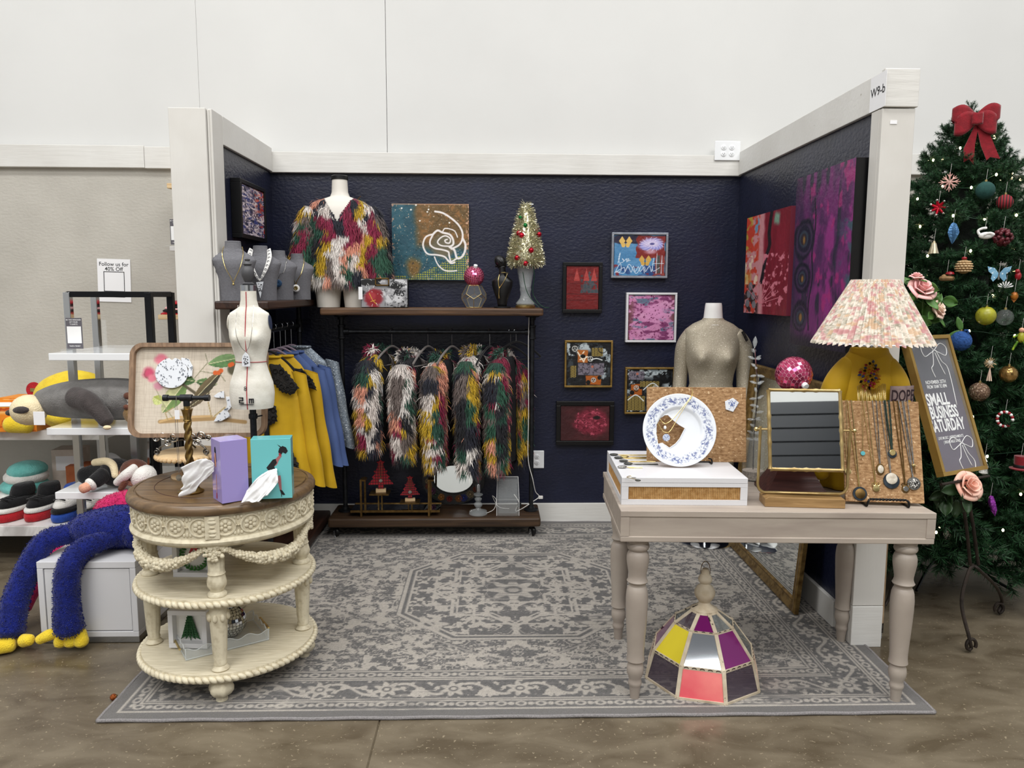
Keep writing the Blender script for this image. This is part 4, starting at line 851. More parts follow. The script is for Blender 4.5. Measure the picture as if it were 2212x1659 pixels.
# --- small dress form
c = A(546, 880, Y=2.98); df = thing('dress_form', 'small white tailor dress form with red seam lines and grey finial', 'dress form', (c.x, 2.98, TT))
bz = c.z - TT   # bottom of the torso
def form_ring(z, rx, ry, cx=0, cy=0, n=40, fn=None): return [(cx + rx * math.cos(a) + 0, cy + ry * math.sin(a) - (fn(a) if fn else 0), z) for a in [2 * PI * k / n for k in range(n)]]
S = [(0, .079, .062), (.02, .083, .066), (.06, .0865, .067), (.10, .082, .063), (.14, .068, .052), (.175, .058, .045), (.20, .060, .047), (.24, .070, .054), (.275, .078, .060), (.31, .081, .056), (.345, .080, .048), (.37, .074, .042), (.385, .05, .036), (.395, .036, .032), (.42, .030, .030), (.455, .029, .029)]
def bust(z): return lambda a: sum(.026 * math.exp(-((z - .272) / .030) ** 2) * math.exp(-((a - a0) / .32) ** 2) for a0 in (1.5 * PI - .55, 1.5 * PI + .55))
MB().loft([form_ring(bz + z, rx, ry, fn=bust(z)) for z, rx, ry in [(lambda t, i: tuple(S[i][q] * (1 - t) + S[min(i + 1, len(S) - 1)][q] * t for q in range(3)))((k / 3) % 1, k // 3) for k in range(3 * (len(S) - 1) + 1)]]).build('torso', 'canvas_white', df, smooth=60)
fz = lambda z: -(np.interp(z, [q[0] for q in S], [q[2] for q in S])) - .0012
MB().tube([(0, fz(z), bz + z) for z in [.002 + .45 * k / 40 for k in range(41)]], .0018, 5).build('front_seam', 'red_line', df); MB().tube([(x, y - .001 if y < 0 else y + .001, z) for x, y, z in form_ring(bz + .182, .0592, .0462)], .0013, 5, closed=True).build('waist_seam', 'red_line', df)
for s in (-1, 1):
    o = MB().lathe([(0, 0), (.018, 0), (.019, .003), (0, .004)], 20).build('arm_plate', M_('ink_blue', '#2a3550', rough=.4) if s == 1 else 'canvas_white', df); o.location = (s * .078, -.0, bz + .335); o.rotation_euler = (0, s * PI / 2 - s * .1, 0); o.scale = (1.5, 1, 1)
MB().lathe([(.0295, 0), (.0295, .022), (.02, .024)], 24, (0, 0, bz + .455)).build('neck_cap', 'steel', df)
MB().lathe([(.02, 0), (.024, .004), (.012, .010), (.016, .016), (.024, .035), (.025, .048), (.021, .062), (.012, .072), (.017, .078), (.014, .085), (.008, .09), (.011, .096), (.0, .103)], 24, (0, 0, bz + .479), fn=lambda a, z, r: r * (1 - (.1 * (.5 + .5 * math.cos(8 * a)) if .017 < z < .07 else 0))).build('finial', M_('finial_grey', '#4a4a4d', rough=.5), df, smooth=60)
MB().lathe([(.0125, .012), (.0125, bz)], 16).build('pole', 'pipe', df); MB().lathe([(.016, 0), (.017, .004), (.017, .016), (.016, .02)], 16, (0, 0, bz - .045)).build('collar', 'pipe', df); MB().lathe([(0, 0), (.085, 0), (.085, .008), (.02, .014), (.0, .014)], 32).build('base', 'pipe', df)
MB().tube([(.015, -.012, bz - .035), (.04, -.012, bz - .03)], .003, 6).build('clamp_screw', 'pipe', df)
m = MB(); put_text(m, '8', .024, TR((-.004, -.069, bz + .082)) @ XZ); m.build('size_mark', 'ink', df, smooth=0)
m = MB()
for a in ((-.026, -.010, .046, .049), (-.013, -.010, .036, .049), (-.026, -.010, .036, .039), (-.026, -.023, .028, .039), (-.026, -.008, .026, .029), (.012, .015, .026, .044), (.012, .03, .041, .044), (.020, .023, .026, .044), (.027, .03, .026, .044), (-.026, .03, .021, .0225)): m.box(a[0] - .004, a[1] - .004, -.0700, -.0660, bz + a[2], bz + a[3])
m.build('printed_logo', 'ink', df, smooth=0)
nk = thing('necklace', 'silver chain necklace with a pointed floral china pendant on the dress form', 'necklace', (c.x, 2.98, TT))
MB().tube(spline([(-.03, -.036, bz + .40), (-.030, -.075, bz + .31), (-.018, -.068, bz + .25), (0, -.056, bz + .222)], 6), .001, 5).build('chain', 'silver', nk); MB().tube(spline([(.03, -.036, bz + .40), (.032, -.075, bz + .31), (.018, -.068, bz + .25), (0, -.056, bz + .222)], 6), .001, 5).build('chain', 'silver', nk)
o = MB().prism([(0, .03), (-.012, .016), (-.015, -.0), (-.015, -.026), (.015, -.026), (.015, 0), (.012, .016)], -.063, -.057).build('pendant', 'china', nk, bevel=.001, smooth=0); o.location.z = bz + .193
m = MB(); rnd = random.Random(8)
for k in range(30): x, z, r = rnd.uniform(-.008, .008), rnd.uniform(-.018, .016), rnd.uniform(.001, .0025); m.box(x - r, x + r, -.0636, -.0631, z - r * .6, z + r * .6)
o = m.build('printed_sprig', 'ink', nk, smooth=0); o.location.z = bz + .193; o['kind'] = 'stuff'
# --- two tissue boxes printed with dancing ladies
def flat_poly(mb, pts, y): n = len(pts); mb.add([(x, y, z) for x, z in pts], [tuple(range(n))])
for k, (nm, cc, sx, sy, sz, rz, px, py, Y) in enumerate((('lavender', 'lavender', .098, .098, .228, R(-52), 500, 1090, 2.765), ('turquoise', 'turquoise', .142, .072, .225, R(9), 592, 1090, 2.80))):
    c = A(px, py, Y=Y); t = thing('tissue_box', nm + ' tissue box printed with a lady whose white tissue is her skirt', 'tissue box', (c.x, c.y, TT), rz)
    MB().box(-sx / 2, sx / 2, -sy / 2, sy / 2, 0, sz).build('carton', cc, t, bevel=.001, smooth=0)
    y = -sy / 2 - .0006; M_('skin' + nm, '#c98f7d' if k == 0 else '#a5686a', rough=.5)
    m = MB(); b = MB(); d = MB()
    if k == 0:
        ox = -.006
        lg = MB(); flat_poly(m, [(ox - .006, .178), (ox + .006, .178), (ox + .008, .16), (ox + .007, .128), (ox - .007, .128), (ox - .009, .16)], y); flat_poly(lg, [(ox + .001, .10), (ox + .006, .10), (ox + .004, .026), (ox - .0005, .026)], y)
        flat_poly(b, [(ox - .007, .182), (ox - .004, .2), (ox + .004, .202), (ox + .009, .19), (ox + .012, .15), (ox + .008, .145), (ox + .006, .178)], y - .0003); flat_poly(b, [(ox - .012, .165), (ox - .008, .16), (ox - .006, .13), (ox - .012, .135)], y - .0002); flat_poly(d, [(ox - .002, .03), (ox + .005, .03), (ox + .006, .014), (ox + .001, .006), (ox - .004, .012)], y - .0003)
        sk = spline([(ox, 0, .125), (ox - .022, -.022, .115), (ox - .05, -.05, .085), (ox - .085, -.085, .058)], 5)
        wds = [.012, .034, .052, .048]
    else:
        lg = MB(); flat_poly(m, [(.005, .145), (.018, .152), (.030, .165), (.034, .172), (.038, .160), (.028, .146), (.02, .128), (.004, .118), (-.012, .122)], y); flat_poly(lg, [(.018, .085), (.031, .088), (.033, .07), (.034, .03), (.028, .028), (.022, .06)], y)
        flat_poly(b, [(.026, .176), (.03, .19), (.042, .198), (.054, .192), (.06, .178), (.052, .168), (.042, .174), (.036, .165), (.03, .168)], y - .0003); flat_poly(b, [(.022, .205), (.034, .192), (.037, .195)], y - .0003); flat_poly(b, [(-.018, .118), (.006, .148), (.016, .15), (.02, .135), (.01, .122), (.016, .10), (-.006, .10)], y - .0003); flat_poly(b, [(.027, .034), (.036, .03), (.046, .014), (.040, .012), (.034, .016), (.034, .006), (.0318, .006), (.031, .02)], y - .0003)
        flat_poly(d, [(.026, .168), (.031, .172), (.036, .166), (.033, .16)], y - .0004)
        sk = spline([(.004, 0, .112), (-.014, -.014, .09), (-.03, -.022, .05), (-.058, -.03, .004)], 5)
        wds = [.014, .036, .056, .046]
    m.build('printed_lady', 'skin' + nm, t, smooth=0); lg.build('printed_leg', 'skin' + nm, t, smooth=0); b.build('printed_dress', 'ink', t, smooth=0); d.build('printed_detail', 'red_line', t, smooth=0)
    kx, kz = (.35, 1.2) if k == 0 else (1, .25)
    def skirt(u, v, sk=sk, wds=wds, y=y):
        q = v * (len(sk) - 1); i = min(int(q), len(sk) - 2); p = sk[i].lerp(sk[i + 1], q - i); w_ = np.interp(v, [0, .33, .66, 1], wds); f = .010 * math.sin(u * 7 + v * 4) * (v + .1) + .006 * math.sin(u * 13 - v * 9) * v + .003 * math.sin(u * 23 + v * 17)
        return (p.x + w_ * (u * 2 - 1) * kx, y - .003 + p.y - abs(f) - .001, max(p.z + .010 * math.sin(u * 7 + 1) * v + w_ * (u - .5) * 2 * kz, .003 + .002 * math.sin(u * 9)))
    MB().grid(skirt, 26, 24).build('tissue', 'tissue', t, smooth=180, solid=.0012)
    if k == 0: MB().grid(lambda u, v: (-.035 + .07 * u, -.035 + .07 * v, sz + .001 + .010 * math.sin(PI * u) * math.sin(PI * v) + .004 * math.sin(14 * u + 5 * v) * math.sin(PI * v)), 14, 14).build('cellophane', 'clear_acrylic', t, smooth=180)
# ================================================================== fur
FURC = np.array([lin(c) for c in ('#c7a320', '#bf9a1c', '#15151d', '#1a1c2b', '#7d1236', '#8b1740', '#e9e2dc', '#e0d6cf', '#e39c82', '#1d4a3a', '#25543f', '#6f625d')])
def fur_cols(P, seed):
    x = P[:, 0] + .35 * P[:, 1] + .02 * np.sin(P[:, 2] * 21 + seed); y = P[:, 1]
    w_ = .018 * (vn(x * 25, P[:, 2] * 25, seed) - .5) * 2
    cx = np.floor((x + w_ * 1.3) / .048); sh = _hash(cx, cx * 0 + np.sign(y) + 2, seed + 5); cz = np.floor((P[:, 2] + w_ * 3) / (.10 + .09 * sh) + sh * 3.7 + .8 * vn(x * 16, P[:, 2] * 7, seed + 3))
    k = (_hash(cx, cz + 10 * np.sign(np.round(y / .12)), seed) * len(FURC)).astype(int).clip(0, len(FURC) - 1)
    return FURC[k]
def np_mesh(name, V, quads, tris, cols, mat, parent):
    me = bpy.data.meshes.new(name); me.vertices.add(len(V)); me.vertices.foreach_set('co', V.astype(np.float32).ravel())
    li = np.concatenate([quads.ravel(), tris.ravel()]).astype(np.int32); nq, nt = len(quads), len(tris)
    me.loops.add(len(li)); me.loops.foreach_set('vertex_index', li); me.polygons.add(nq + nt)
    me.polygons.foreach_set('loop_start', np.concatenate([np.arange(nq) * 4, nq * 4 + np.arange(nt) * 3]).astype(np.int32)); me.update(calc_edges=True)
    if cols is not None:
        a = me.color_attributes.new('Col', 'FLOAT_COLOR', 'POINT'); arr = np.ones((len(V), 4), np.float32); arr[:, :3] = cols; a.data.foreach_set('color', arr.ravel())
    me.materials.append(MATS[mat]); me.polygons.foreach_set('use_smooth', [True] * (nq + nt))
    o = bpy.data.objects.new(name, me); COL.objects.link(o); o.parent = parent; return o
def sample(V, F, n, rng):
    V = np.array(V); Q = np.array([f if len(f) == 4 else (f[0], f[1], f[2], f[2]) for f in F if len(f) <= 4]); a, b, c, d = V[Q[:, 0]], V[Q[:, 1]], V[Q[:, 2]], V[Q[:, 3]]
    N = np.cross(c - a, d - b); ar = np.linalg.norm(N, axis=1); N = N / (ar[:, None] + 1e-12); i = np.searchsorted(np.cumsum(ar / ar.sum()), rng.random(n)).clip(0, len(Q) - 1)
    u, v = rng.random((n, 1)), rng.random((n, 1)); P = (a[i] * (1 - u) + b[i] * u) * (1 - v) + (d[i] * (1 - u) + c[i] * u) * v
    return P, N[i]
def fur_on(mb, n, ln, wd, seed, parent, name='fur', down=1.0, colf=None, mat='fur', out=.55, flip=1):
    rng = np.random.default_rng(seed); P, N = sample(mb.v, mb.f, n, rng); N = N * flip; C = (colf or fur_cols)(P, seed)
    D = N * out + np.array([0, 0, -down]) + rng.normal(0, .22, (n, 3)); D /= np.linalg.norm(D, axis=1)[:, None]
    S = np.cross(D, N + rng.normal(0, .3, (n, 3))); S /= np.linalg.norm(S, axis=1)[:, None] + 1e-9; L = ln * rng.uniform(.6, 1.25, (n, 1)); w_ = wd * rng.uniform(.7, 1.3, (n, 1))
    mid = P + D * L * .55 + N * L * .10; tip = P + D * L + N * L * -.02 + np.array([0, 0, -1]) * L * .12
    V = np.stack([P - S * w_, P + S * w_, mid + S * w_ * .8, mid - S * w_ * .8, tip], 1).reshape(-1, 3); b = np.arange(n)[:, None] * 5
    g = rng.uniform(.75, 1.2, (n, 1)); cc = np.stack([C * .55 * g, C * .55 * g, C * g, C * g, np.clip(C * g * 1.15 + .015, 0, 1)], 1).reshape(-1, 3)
    o = np_mesh(name, V, b + np.array([[0, 1, 2, 3]]), b + np.array([[3, 2, 4]]), cc, mat, parent); o['kind'] = 'stuff'; return o
def drop_faces(mb, test):
    f2 = []
    for f in mb.f:
        c = sum((Vector(mb.v[i]) for i in f), Vector()) / len(f)
        if not test(c): f2.append(f)
    mb.f = f2
def ring(z, rx, ry, cx=0, cy=0, n=36, pw=1): return [(cx + rx * math.copysign(abs(math.cos(a)) ** pw, math.cos(a)), cy + ry * math.copysign(abs(math.sin(a)) ** pw, math.sin(a)), z) for a in [2 * PI * k / n for k in range(n)]]
def lofted(secs, n=36, sub=3, pw=1):
    out = []
    for i in range(len(secs) - 1):
        for k in range(sub):
            t = k / sub; out.append(tuple(secs[i][q] * (1 - t) + secs[i + 1][q] * t for q in range(len(secs[0]))))
    out.append(secs[-1]); return [ring(s[0], s[1], s[2], *(s[3:5] if len(s) > 3 else (0, 0)), n=n, pw=pw) for s in out]
# ================================================================== pipe rack in the middle, on casters
RKY0, RKY1, RKX0, RKX1, SZ = 4.62, 4.94, -1.04, .31, 1.452
PYC = 4.79
rk = thing('pipe_rack', 'black pipe clothes rack with dark wood shelf and wheeled wood base', 'clothes rack')
MB().box(RKX0, RKX1, RKY0, RKY1, SZ - .045, SZ).build('shelf_plank', 'shelf_wood', rk, bevel=.01, smooth=0)
MB().box(-1.025, RKX1 - .005, RKY0, RKY1, .085, .145).build('base_plank', 'dark_wood', rk, bevel=.012, smooth=0)
PXL, PXR = -.945, .252
for x in (PXL, PXR):
    MB().cyl((x, PYC, .15), (x, PYC, SZ - .05), .0145, n=16).build('post', 'pipe', rk); MB().lathe([(.045, 0), (.045, .008), (.022, .014), (.02, .03)], 24, (x, PYC, .146)).build('floor_flange', 'pipe', rk); MB().lathe([(.02, -.03), (.022, -.014), (.045, -.008), (.045, 0)], 24, (x, PYC, SZ - .0465)).build('shelf_flange', 'pipe', rk)
    MB().lathe([(.021, -.045), (.024, -.042), (.024, -.032), (.02, -.03), (.02, .03), (.024, .032), (.024, .042), (.021, .045)], 18, (x, PYC, 1.30)).build('tee', 'pipe', rk)
    s = 1 if x < 0 else -1; MB().cyl((x + s * .015, PYC, 1.30), (x + s * .045, PYC, 1.30), .02, n=16).build('tee_arm', 'pipe', rk)
MB().cyl((PXL + .02, PYC, 1.30), (PXR - .02, PYC, 1.30), .0135, n=16).build('rail', 'pipe', rk)
for x in (-.985, .255):
    for y in (4.68, 4.90):
        cs_ = MB().lathe([(.0, -.011), (.028, -.011), (.032, -.006), (.032, .006), (.028, .011), (0, .011)], 24).build('caster_wheel', 'black_satin', rk); cs_.location = (x, y, .044); cs_.rotation_euler = (0, PI / 2, R(35))
        MB().prism([(-.018, .045), (.022, .045), (.012, -.012), (-.004, -.012)], -.014, -.0125).build('caster_fork', 'chrome', cs_, smooth=0).rotation_euler = (PI / 2, 0, PI / 2); MB().lathe([(.01, .0), (.02, .008)], 12, (x, y, .077)).build('caster_stem', 'chrome', rk)
# hangers
def hanger(label, c, rz, mat, s=1.0, drop=0, group='clothes hangers'):
    t = thing('clothes_hanger', label, 'hanger', c, rz, group)
    MB().tube([(0, 0, -.055 - drop), (0, 0, .0)] + [(.016 * math.cos(a), 0, .012 + .016 * math.sin(a)) for a in [R(-60 + 230 * k / 10) for k in range(11)]], .0016, 6).build('hook', 'steel', t)
    MB().tube(spline([(-.20 * s, 0, -.155), (-.13 * s, 0, -.105), (-.05 * s, 0, -.066), (0, 0, -.055), (.05 * s, 0, -.066), (.13 * s, 0, -.105), (.20 * s, 0, -.155)], 5), .0065, 8).build('shoulder_bar', mat, t).location.z = -drop; MB().tube([(-.20 * s, 0, -.158), (-.19 * s, 0, -.17), (.19 * s, 0, -.17), (.20 * s, 0, -.158)], .004, 6).build('trouser_bar', mat, t).location.z = -drop
    return t
hz = 1.30 - .006
order = ('first', 'second', 'third', 'fourth', 'fifth')
for k, (px, rz, mt, ztop, zbot, tagged) in enumerate(((846, 58, 'velvet_grey', 1.165, .60, 1), (924, 62, 'velvet_grey', 1.14, .55, 1), (976, 60, 'velvet_grey', 1.13, .50, 0), (1058, 61, 'velvet_black', 1.16, .46, 1), (1103, 58, 'velvet_black', 1.15, .48, 0))):
    x = A(px, 720, Y=PYC).x
    hanger(('grey' if 'grey' in mt else 'black') + ' velvet hanger of the ' + order[k] + ' fur jacket from the left', (x, PYC, hz), R(rz + (-20 if k == 4 else 0)), mt, .85, .03)
    t = thing('fur_jacket', order[k] + ' multicolour faux fur jacket from the left on the pipe rack', 'jacket', (A((818, 888, 955, 1025, 1090)[k], 800, Y=PYC - .035).x, PYC - .035, 0), R(rz), 'fur jackets on the pipe rack')
    zt = ztop; H_ = zt - zbot
    secs = [(zt, .07, .045), (zt - .02, .105, .055), (zt - .06, .128, .062), (zt - .2, .13, .066), (zt - .4, .132, .068), (zbot, .135, .066)]
    def openf(c, zt=zt): return c.y < 0 and abs(c.x - .0) < .05 + .02 * (zt - c.z)
    b = MB(); b.loft(lofted(secs, 40, 4), cap=False); b.f = [f for f in b.f]; drop_faces(b, openf)
    sv = []
    for s in (-1, 1):
        r_ = [.045, .058, .06, .056, .05, .046]; p = [(s * .11, -.005, zt - .045), (s * .135, -.02, zt - .12), (s * .15, -.03, zt - .28), (s * .155, -.035, zt - .42), (s * .15, -.04, zbot + .03), (s * .15, -.04, zbot - .02)]
        q = MB(); q.tube(p, r_, 16); q.f = [f for f in q.f if len(f) <= 4]; sv.append(q)
    for nm, mm, nn in (('body', b, 5200), ('sleeve', sv[0], 2600), ('sleeve', sv[1], 2600)):
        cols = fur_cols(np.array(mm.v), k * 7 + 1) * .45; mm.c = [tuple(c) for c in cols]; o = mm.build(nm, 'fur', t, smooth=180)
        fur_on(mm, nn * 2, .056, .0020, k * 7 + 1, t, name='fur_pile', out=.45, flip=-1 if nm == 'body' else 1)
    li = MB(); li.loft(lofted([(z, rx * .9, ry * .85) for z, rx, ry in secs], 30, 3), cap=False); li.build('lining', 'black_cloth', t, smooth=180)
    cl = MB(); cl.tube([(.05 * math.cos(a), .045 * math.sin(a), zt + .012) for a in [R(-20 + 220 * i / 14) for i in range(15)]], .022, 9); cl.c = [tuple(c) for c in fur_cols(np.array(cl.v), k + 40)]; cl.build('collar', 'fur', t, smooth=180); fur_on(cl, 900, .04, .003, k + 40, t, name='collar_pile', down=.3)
    if tagged:
        MB().box(-.018, .018, -.068, -.0665, zt - .26, zt - .17).build('price_tag', 'paper', t, smooth=0).rotation_euler = (0, 0, R(-45)); MB().tube([(0, -.06, zt - .02), (0, -.066, zt - .17)], .0008, 4).build('tag_string', 'cord_white', t).rotation_euler = (0, 0, R(-45))
hanger('empty black velvet hanger at the right end of the rail', (A(1108, 720, Y=PYC).x + .02, PYC, hz), R(32), 'velvet_black', .95)
# --- mannequin torso wearing a fur jacket, on the shelf
mx = A(740, 665, Y=4.80).x; t = thing('mannequin_torso', 'white half mannequin with black neck cap standing on the rack shelf', 'mannequin', (mx, 4.80, SZ + .0005))
for s in (-1, 1): MB().loft(lofted([(0, .070, .075, s * .086), (.10, .080, .085, s * .086), (.16, .088, .09, s * .08)], 28)).build('thigh', 'mannequin', t, smooth=60)
MB().loft(lofted([(.15, .165, .10), (.25, .15, .095), (.36, .125, .085), (.50, .15, .10), (.60, .165, .09), (.655, .12, .07), (.675, .06, .055), (.70, .05, .05), (.775, .046, .046)], 36)).build('torso', 'mannequin', t, smooth=60)
MB().lathe([(.048, .776), (.051, .778), (.051, .798), (.046, .802), (0, .803)], 28).build('neck_cap', 'black_satin', t)
fj = thing('fur_jacket', 'multicolour faux fur jacket worn by the white half mannequin', 'jacket', (mx, 4.80, SZ))
b = MB(); b.loft(lofted([(.672, .075, .062), (.645, .15, .085), (.60, .185, .10), (.48, .195, .115), (.32, .205, .118), (.20, .205, .12), (.155, .205, .12)], 110, 9), cap=False); drop_faces(b, lambda c: c.y < 0 and c.z > .52 and abs(c.x) < (c.z - .52) * .62)
sv = []
for s in (-1, 1):
    q = MB(); q.tube(spline([(s * .165, 0, .60), (s * .195, -.01, .50), (s * .222, -.025, .35), (s * .25, -.045, .20), (s * .255, -.055, .15)], 3), [.058, .062, .064, .064, .064, .064, .062, .06, .058, .056, .052, .05, .046], 18); q.f = [f for f in q.f if len(f) <= 4]; sv.append(q)
for nm, mm, nn in (('body', b, 11000), ('sleeve', sv[0], 4500), ('sleeve', sv[1], 4500)):
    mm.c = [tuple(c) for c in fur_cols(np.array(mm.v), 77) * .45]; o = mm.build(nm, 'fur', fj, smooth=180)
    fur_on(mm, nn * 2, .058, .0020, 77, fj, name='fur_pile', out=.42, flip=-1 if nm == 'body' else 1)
# --- painted handbag
c = A(831, 660, Y=4.64); t = thing('handbag', 'hand-painted grey handbag with red heart, black lettering and gold frame handle', 'handbag', (c.x, 4.636, SZ + .001)); BW, BH = .285, .175
P = Paint(110, 70, '#8f8f92'); U, V = P.U, P.V; P.mix(sst(.45, .65, fbm(U * 5, V * 4, 3)), '#c9c9cc'); P.mix(sst(.55, .7, fbm(U * 4 + 3, V * 4, 8)), '#1c1c1f'); P.rect(.0, .42, .78, 1, '#1a1a1c', .02, .05); P.disc(.27, .33, .19, .36, '#8a1a26', .25, .6, 4); P.disc(.22, .42, .09, .14, '#a5323a', .3, .5)
for s in range(26): rr = random.Random(s); x, y = rr.random(), rr.random(); P.line([(x, y), (x + rr.uniform(-.06, .06), y + rr.uniform(-.12, .12))], .006, '#ececec', BW / BH)
P.line([(.17, .5), (.24, .25), (.32, .12)], .01, '#d9a93a', BW / BH); P.line([(.2, .2), (.3, .25)], .01, '#d9a93a', BW / BH); P.mix(sst(.6, .68, fbm(U * 30, V * 22, 6)) * (V < .35) * (U > .5), '#141416')
MB().box(-BW / 2, BW / 2, 0, .05, 0, BH).build('bag_body', 'black_satin', t, bevel=.008, smooth=0); m = MB(); canvas_grid(m, P, BW - .008, BH - .008, -.0008); o = m.build('painted_front', 'print', t, smooth=0); o.location.z = BH / 2
m = MB(); put_text(m, 'Amour', .033, TR((.085, -.0016, .15), ry=R(18)) @ XZ, bold=.015, shear=.3); m.build('lettering', 'ink', t, smooth=0); m = MB(); put_text(m, 'RIS', .052, TR((.085, -.0016, .088), ry=R(6)) @ XZ, bold=.01, shear=.3); m.build('lettering', 'ink', t, smooth=0)
for a in ((-.055, .03, .172, .179), (-.055, .03, .132, .139), (-.055, -.048, .132, .179), (.023, .03, .132, .179)): MB().box(a[0], a[1], -.008, -.001, a[2], a[3]).build('frame_handle', 'bronze', t, bevel=.001, smooth=0)
t2 = MB().box(-.012, .012, -.0105, -.0095, .03, .105).build('price_tag', 'paper', t, smooth=0); t2.location = (-.142, 0, .02)
# --- glass terrarium with a pink disco ball on top
c = A(1024, 667, Y=4.70); t = thing('terrarium', 'faceted clear glass terrarium with gold edges on the rack shelf', 'terrarium', (c.x, 4.70, SZ + .001))
pent = lambda r, z, a0: [Vector((r * math.cos(a0 + 2 * PI * k / 5), r * math.sin(a0 + 2 * PI * k / 5), z)) for k in range(5)]
L0, L1, L2, L3 = pent(.047, .003, -PI / 2), pent(.078, .055, -PI / 2), pent(.078, .085, -PI / 2 + PI / 5), pent(.047, .137, -PI / 2 + PI / 5)
E_ = []; fc = []
for k in range(5):
    n = (k + 1) % 5; E_ += [(L0[k], L0[n]), (L0[k], L1[k]), (L1[k], L2[k]), (L1[n], L2[k]), (L2[k], L3[k]), (L3[k], L3[n])]; fc += [[L0[k], L0[n], L1[n], L2[k], L1[k]], [L2[k], L1[n], L2[n], L3[n], L3[k]]]
for p, q in E_: MB().tube([p, q], .0017, 6).build('edge', 'gold', t)
for f in fc: m = MB(); m.add(f, [tuple(range(5))]); m.build('pane', 'glass', t, smooth=0)
disco('disco_ball', 'pink mirrored disco ball resting on the glass terrarium', (c.x, 4.70, SZ + .137 + .056), .0625, 'disco_pink', 'grout_pink', rx=R(30))
# --- black display bust with gold necklace
c = A(1085, 667, Y=4.70); t = thing('display_bust', 'black stylised display bust with tilted head on the rack shelf', 'display bust', (c.x, 4.72, SZ + .0005), R(-12))
MB().lathe([(0, 0), (.052, 0), (.052, .008), (.03, .012), (0, .012)], 28, sy=.7).build('foot', 'black_satin', t)
MB().loft(lofted([(.012, .028, .02), (.05, .034, .024, -.004), (.09, .05, .03, -.010), (.135, .064, .032, -.006), (.165, .066, .03, .004), (.185, .045, .026, .012), (.20, .023, .022, .014), (.235, .020, .021, .012), (.255, .02, .02, .008)], 26)).build('torso', 'black_satin', t, smooth=180)
m = MB(); m.M = TR((-.012, 0, .282), ry=R(-38)); m.ell((0, 0, 0), (.034, .028, .044), 18, 12).ell((-.034, 0, -.004), (.010, .008, .009), 8, 6).ell((-.030, 0, -.018), (.008, .010, .006), 8, 6).ell((-.024, 0, -.032), (.014, .014, .011), 8, 6).ell((.006, -.028, -.004), (.008, .004, .012), 8, 6); m.build('head', 'black_satin', t, smooth=180)
nk = thing('necklace', 'gold chain lariat necklace on the black display bust', 'necklace', (c.x, 4.72, SZ), R(-12))
MB().tube([(.012 + .026 * math.cos(a), .024 * math.sin(a), .213 - .004 * math.sin(a)) for a in [2 * PI * k / 24 for k in range(24)]], .0022, 6, closed=True).build('chain', 'gold', nk)
for s in (-1, 1): MB().tube(spline([(.01 + s * .024, -.012, .21), (.0 + s * .018, -.034, .165), (-.012, -.037, .12)], 6), .002, 6).build('chain', 'gold', nk)
MB().tube([(-.012, -.038, .12), (-.014, -.036, .085), (-.013, -.032, .06)], [.003, .0025, .0045], 7).build('drop', 'gold', nk)
# --- crystal vase with a tinsel tree
c = A(1135, 667, Y=4.72); t = thing('crystal_vase', 'tall cut crystal vase on a gold foot holding the tinsel tree', 'vase', (c.x, 4.73, SZ + .0005))
MB().lathe([(0, 0), (.058, 0), (.062, .006), (.062, .016), (.05, .02), (0, .02)], 30).build('foot', 'gold', t)
MB().lathe([(.05, .0205), (.058, .028), (.05, .04), (.034, .062), (.03, .085), (.033, .105), (.036, .115), (.033, .125), (.04, .17), (.05, .225), (.053, .262), (.05, .262), (.046, .225), (.03, .13), (.0, .12)], 40, fn=lambda a, z, r: r * (1 + .03 * math.cos(14 * a))).build('vase_body', 'crystal', t, smooth=50)
tt = thing('tinsel_tree', 'small gold tinsel tree with red and green baubles in the crystal vase', 'tinsel tree', (c.x, 4.73, SZ + .262)); th_ = .385
b = MB(); b.loft(lofted([(.0, .078, .078), (.02, .098, .098), (.10, .084, .084), (.20, .060, .060), (.30, .036, .036), (.375, .012, .012)], 24, 3)); b.build('core', 'tinsel', tt, smooth=180)
rng = np.random.default_rng(4); P_, N_ = sample(b.v, b.f, 5200, rng); D = N_ + rng.normal(0, .55, P_.shape); D /= np.linalg.norm(D, axis=1)[:, None]; S_ = np.cross(D, rng.normal(0, 1, D.shape)); S_ /= np.linalg.norm(S_, axis=1)[:, None]; w_ = .0014; q = P_ + D * rng.uniform(.015, .036, (len(P_), 1))
np_mesh('tinsel_strand', np.stack([P_ - S_ * w_, P_ + S_ * w_, q + S_ * w_, q - S_ * w_], 1).reshape(-1, 3), np.arange(len(P_))[:, None] * 4 + np.arange(4)[None], np.zeros((0, 3), int), None, 'tinsel', tt)['kind'] = 'stuff'
M_('bauble_red', '#b3122a', rough=.12, metal=.6); M_('bauble_green', '#0f7a3a', rough=.12, metal=.6)
for k, (px, py, mt) in enumerate(((1125, 468, 'bauble_green'), (1135, 486, 'bauble_green'), (1121, 503, 'bauble_red'), (1127, 508, 'bauble_red'), (1165, 505, 'bauble_red'), (1147, 541, 'bauble_red'), (1117, 557, 'bauble_red'), (1135, 569, 'bauble_red'))):
    p = A(px, py, Y=4.66) - Vector(tt.location); r0 = np.interp(p.z, [0, .02, .1, .2, .3, .375], [.08, .1, .085, .06, .04, .02]); p.y = -math.sqrt(max(r0 * r0 - p.x * p.x, .0004)) - .006
    MB().ell(p, .0165 if k > 1 else .013, 14, 10).build('bauble', mt, tt, smooth=180)
